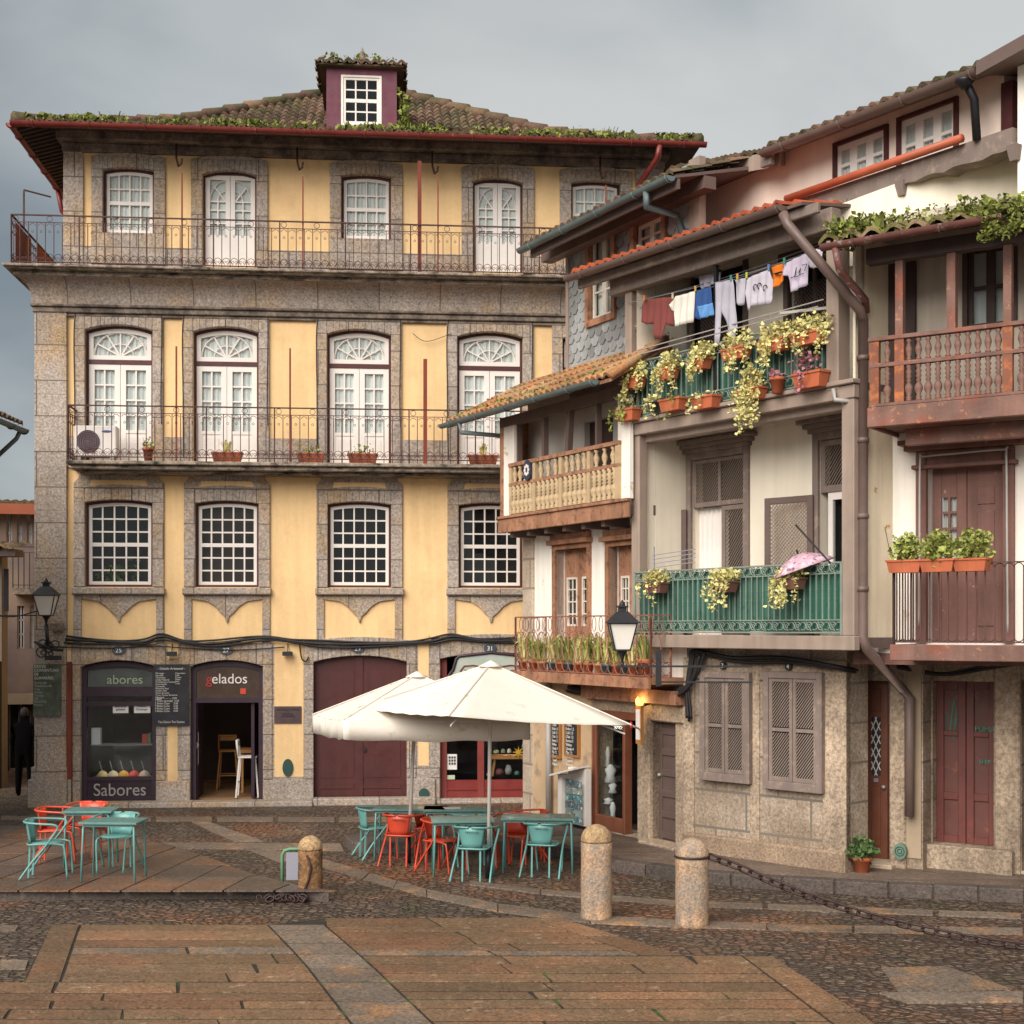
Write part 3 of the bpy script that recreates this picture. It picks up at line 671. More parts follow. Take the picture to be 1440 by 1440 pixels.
for i, (a, b_) in enumerate(mz):
    surround(a, b_, 705, 826, 690, 16, 16, .055, 0, sill=(827, 837), toprise=.09)
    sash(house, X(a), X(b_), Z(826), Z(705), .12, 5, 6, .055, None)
    # jambs running down to the ground floor, the shaped apron and the console under the balcony
    q = MB(); q.box(X(a-16), X(a-5), -.045, .0, Z(907), Z(838)); q.box(X(b_+5), X(b_+16), -.045, .0, Z(907), Z(838))
    xa, xb = X(a-5), X(b_+5); xm = (xa+xb)/2; w_ = xb-xa
    cv = [(xa, Z(843)), (xm-w_*.28, Z(846)), (xm-w_*.17, Z(853)), (xm-w_*.09, Z(862)), (xm-w_*.03, Z(867)), (xm-.02, Z(874)), (xm, Z(876)), (xm+.02, Z(874)), (xm+w_*.03, Z(867)), (xm+w_*.09, Z(862)), (xm+w_*.17, Z(853)), (xm+w_*.28, Z(846)), (xb, Z(843))]
    q.prism([(xa, Z(837))]+cv+[(xb, Z(837))], -.05, 0)
    L0, R0 = X(a-16), X(b_+16)
    q.prism([(L0, Z(690)), (L0, Z(682)), (L0+.08, Z(676)), (L0+.1, Z(671)), (L0+.02, Z(664)), (L0-.14, Z(659)), (R0+.14, Z(659)), (R0-.02, Z(664)), (R0-.1, Z(671)), (R0-.08, Z(676)), (R0, Z(682)), (R0, Z(690))], -.05, 0)
    q.obj('stone_apron', M['granite'], house, bev=.008)
    q = MB(); q.prism([(X(a+7), Z(686)), (X(b_-7), Z(686)), (X(b_-9), Z(678)), (X(a+9), Z(678))], -.056, -.04); q.obj('plaster_panel', M['yellow'], house)
for a, b_ in nb:
    surround(a, b_, 462, 652, 448, 15, 15, .1, 0, name='door_surround')
    fandoor(house, X(a), X(b_), Z(652), Z(462), .13, .1)
b = MB(); xs = [pw]+[q for a, b_ in nb for q in (X(a-15), X(b_+15))]+[XR]
for i in range(0, len(xs), 2): b.box(xs[i], xs[i+1], -.025, 0, Z(652), Z(617))
b.obj('dado', M['granite'], house)
for a, b_ in tw:
    surround(a, b_, 243, 335, 229, 16, 16, .05, TS, toprise=.09, name='window_surround')
    b = MB(); b.box(X(a-16,TS), X(b_+16,TS), TS-.06, TS, zt, Z(335,TS)); b.obj('stone_panel', M['granite'], house)
    sash(house, X(a,TS), X(b_,TS), Z(335,TS), Z(243,TS), TS+.12, 4, 4, .05, None, back='curtain')
for a, b_ in td:
    surround(a, b_, 243, 378, 229, 16, 16, .09, TS, toprise=.1, name='door_surround')
    x0, x1, z0, z1, y = X(a,TS), X(b_,TS), zt+.02, Z(243,TS), TS+.12; cx = (x0+x1)/2; b = MB()
    for l0, l1, sg_ in ((x0+.04, cx-.004, 1), (cx+.004, x1-.04, -1)):
        s_ = .085; zl = z1-.06; b.box(l0, l0+s_, y-.012, y+.04, z0, zl); b.box(l1-s_, l1, y-.012, y+.04, z0, zl); b.box(l0+s_, l1-s_, y-.012, y+.04, zl-s_, zl); b.box(l0+s_, l1-s_, y-.01, y+.03, z0, z0+.62)
        m_ = (l0+l1)/2; b.box(m_-.012, m_+.012, y, y+.03, z0+.62, zl-.45)
        for zz in (z0+.85, z0+1.1, zl-.5): b.box(l0+s_, l1-s_, y+.002, y+.028, zz-.012, zz+.012)
        ex = l1-s_ if sg_ == 1 else l0+s_
        for r_ in (1, .5): b.tube([(ex-sg_*(l1-l0-2*s_)*r_*cos(pi/2*i/8), y+.015, zl-.5+(.4*r_)*sin(pi/2*i/8)) for i in range(9)], .014, 4)
        b.bar((ex, y+.015, zl-.5), (ex-sg_*(l1-l0-2*s_)*.72, y+.015, zl-.5+.28), .024)
    w_ = b.obj('french_window', M['white'], house)
    b = MB(); arch_frame(b, x0, x1, z0, z1, .09, .04, y-.03, y+.08, False); b.obj('frame', M['maroon'], w_)
    b = MB(); b.prism(arch_poly(x0+.04, x1-.04, z0+.6, z1-.05, .09), y+.012, y+.018); b.obj('pane', G, w_)
    b = MB(); b.box(x0, x1, y+.05, y+.06, z0, z1); b.obj('curtain', M['curtain'], w_)
b = MB(); tcx = sorted(tw+td); xs = [X(118,TS)]+[q for a, b_ in tcx for q in (X(a-16,TS), X(b_+16,TS))]+[X(893,TS)]
for i in range(0, len(xs), 2): b.box(xs[i], xs[i+1], TS-.025, TS, zt-.3, Z(353,TS))
b.obj('dado', M['granite'], house)

# ---- ironwork
def railing(b, p, q, z0, z1, step, bw=.007, rings=True):
    p = Vector((*p, 0)); q = Vector((*q, 0)); d = q-p; Lh = d.length; d.normalize(); up = Vector((0,0,1)); h = z1-z0
    P = lambda s, z: p+d*s+up*z
    b.bar(P(0,z1), P(Lh,z1), .034, .022); b.bar(P(0,z0+.07), P(Lh,z0+.07), .024, .018); b.bar(P(0,z1-.13), P(Lh,z1-.13), .014, .012)
    n = max(2, round(Lh/step))
    for i in range(n+1):
        s = Lh*i/n; big = i % 8 == 0; b.bar(P(s,z0), P(s,z1 if big else z1-.13), .024 if big else bw*2)
        if i == n: break
        m_ = s+Lh/n/2; r_ = Lh/n*.42
        if rings:
            b.ring(P(m_, z0+.07+r_+.02), r_, .006, d, up, 10, 3, -.4*pi, 1.4*pi)
            b.ring(P(m_, z1-.15-r_), r_*.9, .006, d, up, 10, 3, .1*pi, .9*pi)
            if big or i % 8 == 4:
                b.ring(P(m_, z1-.065), .05, .006, d, up, 10, 3)
            for k in (-1, 1): b.ring(P(m_+k*r_*.45, z0+.07+r_*1.1), r_*.32, .005, d, up, 8, 3)
            b.ring(P(m_, z1-.3), r_*.3, .005, d, up, 8, 3)
# noble-floor balcony
bx0 = X(92, -.75); yb = -.75; zb_ = Z(650, yb); bal = MB()
for z0, z1, o in ((zb_-.07, zb_, 0), (zb_-.15, zb_-.072, -.08), (zb_-.2, zb_-.152, -.25)): bal.box(bx0+(-o), XR, yb-o, -.0, z0, z1)
bo = bal.obj('balcony', M['granite_moss'], house, bev=.015)
b = MB(); railing(b, (bx0+.04, yb+.05), (XR, yb+.05), zb_, zb_+1.0, .155); railing(b, (bx0+.04, yb+.05), (bx0+.04, -.02), zb_, zb_+1.0, .17); b.obj('railing', M['iron'], bo)
# small side balcony of the alley side
b = MB(); zs_ = zb_; b.box(-.55, 0, 2.4, 5.6, zs_-.15, zs_); sb = b.obj('side_balcony', M['granite_moss'], house)
b = MB(); railing(b, (-.5, 2.45), (-.5, 5.5), zs_, zs_+1, .16); railing(b, (-.5, 2.45), (0, 2.45), zs_, zs_+1, .16); b.box(-.49, -.48, 2.5, 5.4, zs_+.1, zs_+.85); b.obj('railing', M['rust'], sb)
# terrace railing
yt = -.66; ztf = Z(381, -.7); ztr = Z(311, -.7); b = MB(); tx0 = X(16, yt)
railing(b, (tx0, yt), (XR+.05, yt), ztf, ztr, .15); railing(b, (tx0, yt), (tx0, 4.5), ztf, ztr, .16)
ro = b.obj('terrace_railing', M['iron'], house)
b = MB(); b.box(tx0+.03, tx0+.04, yt+.15, yt+1.3, ztf+.12, ztr-.1); b.box(tx0+.03, tx0+.04, yt+1.75, yt+4.6, ztf+.12, ztr-.06); b.obj('rusty_screen', M['rust'], ro)
b = MB(); b.bar((tx0, yt+.9, ztr), (tx0, yt+.9, ztr+.72), .03); b.bar((tx0, yt+.9, ztr+.72), (tx0+.45, yt+1.1, ztr+.66), .025); b.obj('screen_post', M['iron'], ro)
# tie rods, hooks and rusty uprights
def rod(u, v0, v1, y, w_, name='iron_rod', m='rust'):
    b = MB(); b.bar((X(u,y), y, Z(v0,y)), (X(u,y), y, Z(v1,y)), w_); return b.obj(name, M[m], house)
for u in (252, 422, 612, 848): 
    b = MB(); b.tube([(X(u-4,TS-.3), TS-.3, Z(215,TS)), (X(u-4,TS-.35), TS-.35, Z(236,TS)), (X(u-1,TS-.4), TS-.4, Z(248,TS)), (X(u+3,TS-.5), TS-.5, Z(247,TS)), (X(u+4,TS-.5), TS-.5, Z(240,TS))], .022, 6); b.obj('eave_hook', M['iron'], house)
    rod(u+4, 248, 380, -.62, .026)
rod(590, 222, 386, -.62, .07); rod(248, 490, 655, -.68, .03); rod(408, 490, 655, -.68, .03); rod(598, 502, 655, -.68, .07); rod(98, 930, 1130, -.12, .08)
# ---- roof
ov = .95; ez = Z(186, TS-ov); ex0, ex1, ey0, ey1 = X(20, -.55)+.0, X(985, -.55), -.55, DEP+.3
b = MB(); W_ = ex1-ex0; Dp = ey1-ey0; half = Dp/2
apz = Z(128, 5.2); 
# concave slopes: gentle at the eave, steeper above (three bands)
run = min(half, W_/2); 
bands = [(0, .28), (1.2, .36), (2.6, .52), (run, 0)]
def hz(d):
    z = 0
    for (a, s), (c, _) in zip(bands, bands[1:]):
        if d > a: z += (min(d, c)-a)*s
    return z
sc_ = (Z(128, ey0+run)-ez)/hz(run)
def face(mb, A, B, inn, Lx):
    A = Vector(A); B = Vector(B); W = (B-A).length; E_ = (B-A).normalized(); I = Vector(inn)
    for (a, s), (c, _) in zip(bands, bands[1:]):
        za, zb2 = hz(a)*sc_, hz(c)*sc_; sl_ = Vector((I.x*(c-a), I.y*(c-a), zb2-za)); Ls = sl_.length; S = sl_.normalized()
        A2 = A+I*a+E_*a+Vector((0,0,za)); B2 = B+I*a-E_*a+Vector((0,0,za)); W2 = (B2-A2).length
        if W2 < .05: return
        def Lf(t, a=a, c=c, W2=W2, Ls=Ls):
            dd = min(t, 1-t)*W2; return Ls*min(1, dd/(c-a)) if W2 > 0 else 0
        tiles(mb, A2, B2, S, Lf, per=.18, course=.34, amp=.065)
tb = MB(); face(tb, (ex0,ey0,ez), (ex1,ey0,ez), (0,1,0), 0); face(tb, (ex0,ey1,ez), (ex0,ey0,ez), (1,0,0), 0); face(tb, (ex1,ey0,ez), (ex1,ey1,ez), (-1,0,0), 0)
roof = tb.obj('roof', M['tile'], house)
b = MB(); pts = []
for d in (0, 1.2, 2.6, run):                                       # boarding below the tiles
    z = ez+hz(d)*sc_-.05; pts.append([(ex0+d,ey0+d,z),(ex1-d,ey0+d,z),(ex1-d,ey1-d,z),(ex0+d,ey1-d,z)])
for p, q in zip(pts, pts[1:]):
    for i in range(4): b.quad(p[i], p[(i+1)%4], q[(i+1)%4], q[i])
b.obj('roof_boarding', M['dark_brown'], roof)
b = MB()                                                            # soffit: slopes from eave back to the wall
zi = zte+.0
b.quad((ex0,ey0,ez-.06),(x0t,TS-.05,zi),(x1t,TS-.05,zi),(ex1,ey0,ez-.06)); b.quad((ex0,ey0,ez-.06),(ex0,ey1,ez-.06),(x0t,DEP-.5,zi),(x0t,TS-.05,zi)); b.quad((ex1,ey0,ez-.06),(x1t,TS-.05,zi),(x1t,DEP-.5,zi),(ex1,ey1,ez-.06))
for i in range(60):
    y = ey0+.2+i*.19
    if y < ey1: b.hexa([(ex0+.02,y,ez-.1),(ex0+.02,y+.07,ez-.1),(x0t,y+.07,zi-.1),(x0t,y,zi-.1),(ex0+.02,y,ez-.06),(ex0+.02,y+.07,ez-.06),(x0t,y+.07,zi-.02),(x0t,y,zi-.02)])
b.obj('soffit', M['dark_brown'], roof)
for i in range(3):                                                  # hip ridge tiles
    pass
rt = MB()
for (cx, cy, dx, dy) in ((ex0,ey0,1,1),(ex1,ey0,-1,1)):
    d = 0
    while d < run-.1:
        z0, z1 = ez+hz(d)*sc_+.06, ez+hz(d+.4)*sc_+.05
        rt.tube([(cx+dx*d, cy+dy*d, z0), (cx+dx*(d+.42), cy+dy*(d+.42), z1)], [.13, .1], 8); d += .38
xx = ex0+run
while xx < ex1-run: rt.tube([(xx, ey0+run, ez+hz(run)*sc_+.05), (xx+.42, ey0+run, ez+hz(run)*sc_+.05)], [.13, .1], 8); xx += .38
rt.obj('ridge_tiles', M['tile'], roof)
# gutter
def gutter(b, p, q, r=.075, n=7):
    p = Vector(p); q = Vector(q); d = (q-p).normalized(); o = d.cross(Vector((0,0,1))).normalized()
    for rr_ in (r, r-.012):
        vs = []
        for e_ in (p, q):
            for k in range(n+1): a = pi+pi*k/n; vs.append(e_+o*rr_*cos(a)+Vector((0,0,1))*rr_*sin(a))
        b.add(vs, [(k, k+1, n+2+k, n+1+k) for k in range(n)], True)
    for e_ in (p, q):
        vs = [e_]+[e_+o*r*cos(pi+pi*k/n)+Vector((0,0,1))*r*sin(pi+pi*k/n) for k in range(n+1)]
        b.add(vs, [(0, k, k+1) for k in range(1, n+1)])
    L_ = (q-p).length; k = 0
    while k*1.0 < L_: c = p+d*min(L_-.03, k*1.0+.4); b.tube([c+o*(r+.008)*cos(pi+pi*j/6)+Vector((0,0,1))*(r+.008)*sin(pi+pi*j/6) for j in range(7)], .012, 4); k += 1
b = MB(); gutter(b, (ex0-.05, ey0-.06, ez-.02), (ex1+.1, ey0-.06, ez-.02), .085); gutter(b, (ex0-.06, 8.5, ez-.05), (ex0-.06, ey0-.02, ez-.03), .08)
b.tube([(ex1-.8, ey0-.06, ez-.08), (ex1-.82, ey0, ez-.3), (ex1-1.05, TS-.3, ez-.6), (ex1-1.05, TS-.2, ez-1.6)], .06, 8)
b.tube([(ex0-.06, 3.2, ez-.1), (ex0+.0, 3.3, ez-.5), (x0t-.1, 3.5, ez-1.1), (x0t-.1, 3.5, zc1)], .05, 8)
b.obj('gutter', M['red_gutter'], house)
# dormer
dy = ey0+1.55; dx0, dx1 = X(459,dy), X(558,dy); dz0, dz1 = Z(177,dy), Z(92,dy)
b = MB(); wx0, wx1, wz0, wz1 = X(479,dy), X(537,dy), Z(174,dy), Z(102,dy)
wall(b, dx0, dx1, dz0-.5, dz1, [(wx0, wx1, wz0, wz1)], dy, .15); b.quad((dx0,dy,dz0-.5),(dx0,dy,dz1),(dx0,dy+3,dz1),(dx0,dy+3,dz0-.5)); b.quad((dx1,dy,dz0-.5),(dx1,dy+3,dz0-.5),(dx1,dy+3,dz1),(dx1,dy,dz1)); b.quad((dx0,dy,dz1),(dx1,dy,dz1),(dx1,dy+3,dz1),(dx0,dy+3,dz1))
dm = b.obj('dormer', M['purple'], house)
dw = sash(dm, wx0+.005, wx1-.005, wz0, wz1, dy+.04, 3, 4, .0, None, fw=.05, fm='white')
b = MB(); o = .17; hy = 1.6; cxm = (dx0+dx1)/2; hw = (dx1-dx0)/2+o
def dface(mb, A, B, inn, d_):
    A = Vector(A); B = Vector(B); I = Vector(inn); S = (I*d_+Vector((0,0,.42*d_*hw/d_))).normalized(); Ls = (I*d_+Vector((0,0,.42*hw))).length; W = (B-A).length
    tiles(mb, A, B, S, lambda t: Ls*min(1, 2*min(t, 1-t)) if d_ >= hw-.01 else Ls, per=.18, course=.3, amp=.05, rag=.05)
zz_ = dz1+.03
dface(b, (dx0-o,dy-o,zz_), (dx1+o,dy-o,zz_), (0,1,0), hw); dface(b, (dx0-o,dy-o+2*hw,zz_), (dx0-o,dy-o,zz_), (1,0,0), hw); dface(b, (dx1+o,dy-o,zz_), (dx1+o,dy-o+2*hw,zz_), (-1,0,0), hw)
b.box(dx0-o+.03, dx1+o-.03, dy-o+.03, dy+2.5, zz_-.04, zz_-.01)
dr = b.obj('roof', M['tile'], dm)
b = MB(); b.lathe((cxm, dy-o+hw, zz_+.42*hw-.02), [(.09,0),(.1,.06),(.04,.1),(.07,.17),(.03,.24),(.005,.32)], 8); b.obj('finial', M['granite_dark'], dm)
# ---- ground floor openings
b = MB()
for (u0, u1, v0, v1) in ((88,101,907,1076),(236,250,1019,1096),(386,427,905,1092),(588,603,892,1078),(236,251,905,926),(606,640,892,908),(700,760,892,905)):
    b.box(X(u0), X(u1), -.036, -.02, Z(v1), Z(v0))
b.obj('plaster_panel', M['yellow'], house)
b = MB(); 
for u0, u1, vt in ((114,220,928),(268,370,928),(441,572,922),(619,768,918)):
    xa, xb = X(u0), X(u1); zt_ = Z(vt); lintel(b, xa, xb, zt_-.12, .12, Z(vt-22), -.06, .0, .06)
    for u in (u0, u1): 
        s_ = -1 if u == u0 else 1; b.box(X(u), X(u+s_*13), -.055, 0, Z(1095), Z(vt-22)); 
b.obj('door_surround', M['granite'], house, bev=.01)
b = MB(); xs = [X(92), X(114), X(220), X(268), X(370), X(441), X(572), X(612), X(773), XR]
for i in range(0, 10, 2): b.box(xs[i], xs[i+1], -.075, 0, -.02, Z(1096))
b.box(X(612)+.003, X(773)-.003, -.07, 0, -.02, Z(1133))
b.obj('plinth', M['granite'], house, bev=.012)
b = MB(); b.box(X(96), X(441), -.42, -.02, -.02, .1); b.box(X(441)+.002, X(612), -.36, -.02, -.02, .13); b.box(X(612)+.003, X(790), -.3, -.02, -.02, .06); b.box(X(613), X(772), -.16, .1, Z(1132), Z(1125)); b.obj('doorstep', M['granite'], house, bev=.02)
# red gate
b = MB(); x0, x1, z0, z1 = X(441), X(572), .12, Z(922); xm = X(505)
b.prism([(x0,z0),(xm-.005,z0)]+[p for p in arc(x0, x1, z1-.12, .12, 20)[::-1] if p[0] <= xm]+[(x0, z1-.12)], .1, .16)
gt = b.obj('gate', M['maroon'], house)
b = MB(); b.prism([(xm+.005,z0),(x1,z0),(x1,z1-.12)]+[p for p in arc(x0, x1, z1-.12, .12, 20)[::-1] if p[0] > xm], .1, .16)
b.box(xm+.06, x1-.12, .085, .1, z0+.15, Z(1105)); b.box(xm+.06, x1-.12, .09, .1, Z(1095), z1-.3)
for xx in (xm-.035, xm+.035): b.box(xx-.035, xx+.035, .07, .1, z0, z1-.02)
b.box(x0+.12, xm-.1, .09, .1, Z(1095), z1-.3); b.box(x0+.12, xm-.1, .085, .1, z0+.15, Z(1105)); b.obj('gate_leaf', M['maroon'], gt)
b = MB(); b.disc(xm+.1, Z(1055), .03, .05, .05, .07, 10); b.obj('handle', M['black_iron'], gt)
# shop window with ice-cream case, and open shop door (each a real recess)
def room(x0, x1, z0, z1, y0, y1, m, parent, name='room'):
    b = MB(); b.quad((x0,y1,z0),(x1,y1,z0),(x1,y1,z1),(x0,y1,z1)); b.quad((x0,y0,z0),(x0,y1,z0),(x0,y1,z1),(x0,y0,z1)); b.quad((x1,y0,z0),(x1,y0,z1),(x1,y1,z1),(x1,y1,z0)); b.quad((x0,y0,z1),(x0,y1,z1),(x1,y1,z1),(x1,y0,z1)); b.quad((x0,y0,z0),(x1,y0,z0),(x1,y1,z0),(x0,y1,z0))
    return b.obj(name, m, parent)
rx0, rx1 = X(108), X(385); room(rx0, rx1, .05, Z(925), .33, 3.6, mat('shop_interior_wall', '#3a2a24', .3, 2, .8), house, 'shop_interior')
b = MB(); b.box(rx0, rx1, .3, 3.6, .055, .1); b.obj('shop_floor', mat('brown_shop_floor', '#8b6a4c', .1, 2, .4), house)
x0, x1 = X(114), X(220); z1 = Z(930); b = MB(); y = .08
arch_frame(b, x0, x1, .06, z1, .12, .09, y, y+.09)
for v0, v1 in ((965,978),(1091,1096)): b.box(x0+.09, x1-.09, y+.002, y+.088, Z(v1), Z(v0))
b.box(x0+.09, x1-.09, y+.01, y+.05, Z(992), Z(986)); b.box(x0+.09, x1-.09, y+.03, y+.06, .15, Z(1096))
for i in range(14): b.box(x0+.12, x1-.12, y+.022, y+.03, .2+i*.025, .212+i*.025)
sh = b.obj('shop_window', M['plum'], house)
b = MB(); b.box(x0+.09, x1-.09, y+.05, y+.056, Z(1091), Z(940)); b.obj('pane', G, sh)
b = MB(); b.box(x0+.09, x1-.09, y+.075, y+.085, Z(965), Z(936)); b.obj('frosted_panel', mat('grey_fascia_panel', '#5d5c57', .25, 2.5, .5), sh)
txt('Sabores', .33, 'lettering', M['greyplastic'], sh, YB.W, (x0+x1)/2, y+.02, Z(1117)+.0, depth=.006, sx=.93)
txt('abores', .24, 'lettering', mat('pale_green_letters', '#a8b798', 0, 4, .8), sh, YB.W, X(174), y+.04, Z(961), sx=1.02)
b = MB()
for uu, cc in ((160,1), (190,1)): b.box(X(157 if uu == 160 else 187), X(179 if uu == 160 else 210), y+.035, y+.045, Z(1002), Z(987))
nt_ = b.obj('notice', M['paper'], sh)
txt('take away\ngelados', .055, 'lettering', M['ink'], nt_, YB.W, X(168), y+.03, Z(994)); txt('Aberto\nDomingo', .055, 'lettering', M['ink'], nt_, YB.W, X(198), y+.03, Z(994))
# counter case with tubs
b = MB(); zc_ = Z(1092); b.box(x0+.1, x1-.1, .3, .75, zc_-.25, zc_-.03); b.box(x0+.1, x1-.1, .3, .7, Z(1047)-.02, Z(1047)); cs = b.obj('ice_cream_case', M['alu'], house)
b = MB(); b.box(x0+.1, x1-.1, .3, .305, zc_-.03, Z(1047)); b.obj('pane', G, cs)
for i, cc in enumerate(('#e8c98a', '#e9cfae', '#eba43a', '#d8442f', '#d9b2a0')):
    b = MB(); cx = x0+.2+(x1-x0-.4)*(i+.5)/5; b.lathe((cx, .5, zc_-.03), [(.125,0),(.115,.04),(.07,.1),(.01,.13)], 10); b.obj('ice_cream', mat('ice_cream_%d' % i, cc, .08, 8, .6), cs)
b = MB()
for i in range(5): cx = x0+.2+(x1-x0-.4)*(i+.5)/5; b.bar((cx, .5, zc_+.05), (cx-.06, .48, zc_+.28), .02)
b.obj('scoop', M['alu'], cs)
b = MB(); b.box(X(123), X(136), .35, .5, Z(1047), Z(1024)); o_ = b.obj('till_screen', M['paper'], YB and None, YB.W); tag(o_, 'small white price display standing on the shop window shelf', 'display')
b = MB(); b.box(X(195), X(203), .38, .5, Z(1047), Z(1033)); o_ = b.obj('cup_box', mat('red_carton', '#b23a2c', .1, 8, .6), None, YB.W); tag(o_, 'red carton of cups on the shop window shelf, beside a green one', 'box')
b = MB(); b.box(X(203.6), X(207), .38, .5, Z(1047), Z(1032)); o_ = b.obj('cup_box', mat('green_carton', '#4f7a52', .1, 8, .6), None, YB.W); tag(o_, 'narrow green carton on the shop window shelf beside the red one', 'box')
for lx_, ly_, lz_, en in (((x0+x1)/2, .4, Z(1052), 5), (X(300), 1.6, 2.5, 6), (X(720), .7, Z(1045), 6)):  # case lighting; the dim warm doorway light is added fill
    pl_ = bpy.data.lights.new('shop_light', 'POINT'); pl_.energy = en*.8; pl_.color = (1,.86,.68); pl_.shadow_soft_size = .08; po = bpy.data.objects.new('shop_light', pl_); COL.objects.link(po); po.parent = house; po.location = (lx_, ly_, lz_)
# open door
x0, x1 = X(268), X(370); b = MB(); arch_frame(b, x0, x1, .06, z1, .12, .09, y, y+.09, False); b.box(x0+.09, x1-.09, y+.002, y+.088, Z(988), Z(981)); dr_ = b.obj('shop_door', M['plum'], house)
b = MB(); b.box(x0+.09, x1-.09, y+.03, y+.036, Z(981), Z(936)); b.obj('pane', mat('brown_transom_glass', '#4a382c', .2, 2, .25), dr_)
txt('g', .27, 'lettering', mat('red_letters', '#b02c26', 0, 4, .6), dr_, YB.W, X(293), y+.02, Z(961)); txt('elados', .27, 'lettering', M['white'], dr_, YB.W, X(322), y+.02, Z(961), sx=.97)
b = MB(); b.box(X(337), X(345), y+.02, y+.026, Z(976), Z(968)); b.obj('sticker', M['orange'], dr_)
b = MB(); b.box(x0+.06, x0+.11, y+.1, y+.95, .1, Z(988)); b.obj('door_leaf', M['plum'], dr_)
b = MB(); xh = X(352); b.hexa([(xh,y+.1,.1),(xh+.06,y+.1,.1),(xh+.1,y+.9,.1),(xh+.04,y+.9,.1),(xh,y+.1,Z(988)),(xh+.06,y+.1,Z(988)),(xh+.1,y+.9,Z(988)),(xh+.04,y+.9,Z(988))]); b.obj('door_leaf', M['plum'], dr_)
b = MB(); b.box(x0+.06, x0+.12, .2, .26, Z(1075), Z(1030)); b.disc(x0+.09, Z(1048), .04, .06, .17, .2, 10); b.obj('pull_handle', M['greyplastic'], dr_)
# stools inside the shop
def stool(x, y_, m, label, h=.78, rz=0):
    W = YB.place(x, y_, .1, rz); t = thing('bar_stool', label, 'bar stool', W)
    b = MB(); b.box(-.18, .18, -.18, .18, h-.03, h); b.obj('seat', m, t)
    b = MB(); b.tube([(-.17,.17,h),(-.17,.2,h+.3),(.17,.2,h+.3),(.17,.17,h)], .022, 6); b.box(-.15, .15, .17, .19, h+.2, h+.3); b.obj('backrest', m, t)
    for i, j in ((-1,-1),(1,-1),(-1,1),(1,1)): b = MB(); b.bar((i*.15, j*.15, h-.03), (i*.21, j*.21, 0), .03); b.obj('leg', m, t)
    b = MB(); 
    for p, q in (((-.19,-.19,.28),(.19,-.19,.28)),((-.19,.19,.28),(.19,.19,.28))): b.bar(p, q, .02)
    b.obj('stretcher', m, t); return t
stool(X(321,1.8), 1.85, M['wood'], 'tan bar stool standing deep inside the open ice-cream shop doorway', rz=pi)
stool(X(349,.25)-.02, .45, M['white'], 'white bar stool seen edge-on at the right of the shop doorway', rz=pi/2)
b = MB(); b.box(X(337,1.2), X(356,1.2), 1.0, 1.6, Z(1065), Z(1060)); b.box(X(340,1.2), X(343,1.2), 1.1, 1.2, .1, Z(1065)); o_ = b.obj('shop_counter', M['wood'], None, YB.W); tag(o_, 'wooden counter inside the open shop doorway behind the stools', 'counter')
# second shop: mint sign and display window
x0, x1 = X(619), X(768); b = MB(); y = .08; zs0, zs1, zst = Z(1126), Z(1042), Z(918)
b.box(x0, x0+.13, y, y+.1, zs0, zst); b.box(x1-.13, x1, y, y+.1, zs0, zst); b.box(X(672), X(681), y, y+.1, zs0, Z(1030)); b.box(x0+.13, x1-.13, y+.002, y+.098, Z(1034), Z(1026)); wv = b.obj('display_window', M['redsign'], house)
b = MB(); b.box(x0+.13, X(672), y+.02, y+.09, zs0, Z(1100)); b.box(X(681), x1-.13, y+.02, y+.09, zs0, Z(1100)); b.box(x0+.13, X(672), y, y+.02, Z(1114), Z(1112)); b.box(X(681), x1-.13, y, y+.02, Z(1114), Z(1112)); b.obj('red_panel', M['redpanel'], wv)
b = MB(); b.box(x0+.13, x1-.13, y+.05, y+.056, Z(1100), Z(1030)); b.obj('pane', G, wv)
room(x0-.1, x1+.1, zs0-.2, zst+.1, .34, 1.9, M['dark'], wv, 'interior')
b = MB(); b.prism([(X(606),Z(962)),(X(628),Z(955)),(X(637),Z(943)),(X(641),Z(928)),(X(644),Z(924)),(X(690),Z(919)),(X(735),Z(924)),(X(738),Z(928)),(X(742),Z(943)),(X(751),Z(955)),(X(772),Z(962)),(X(772),Z(1000)),(X(606),Z(1000))], -.1, -.05); sgn = b.obj('shop_sign', M['sign_mint'], house)
b = MB(); b.tube([(X(u),-.105,Z(v)) for u, v in ((606,961),(628,954),(637,942),(641,927),(645,923),(690,918),(735,923),(739,927),(743,942),(752,954),(772,961))], .03, 6); b.obj('border', M['plum'], sgn)
b = MB(); b.tube([(X(u),-.11,Z(v)) for u, v in ((648,952),(647,944),(652,937),(665,936),(682,939),(690,941),(700,939),(716,936),(728,937),(733,944),(731,952))], .014, 5); b.obj('scroll', M['redsign'], sgn)
txt('no', .09, 'lettering', M['redsign'], sgn, YB.W, X(689), -.11, Z(936)); txt('DOCES DO', .19, 'lettering', M['redsign'], sgn, YB.W, X(689), -.11, Z(952), sx=1.05)
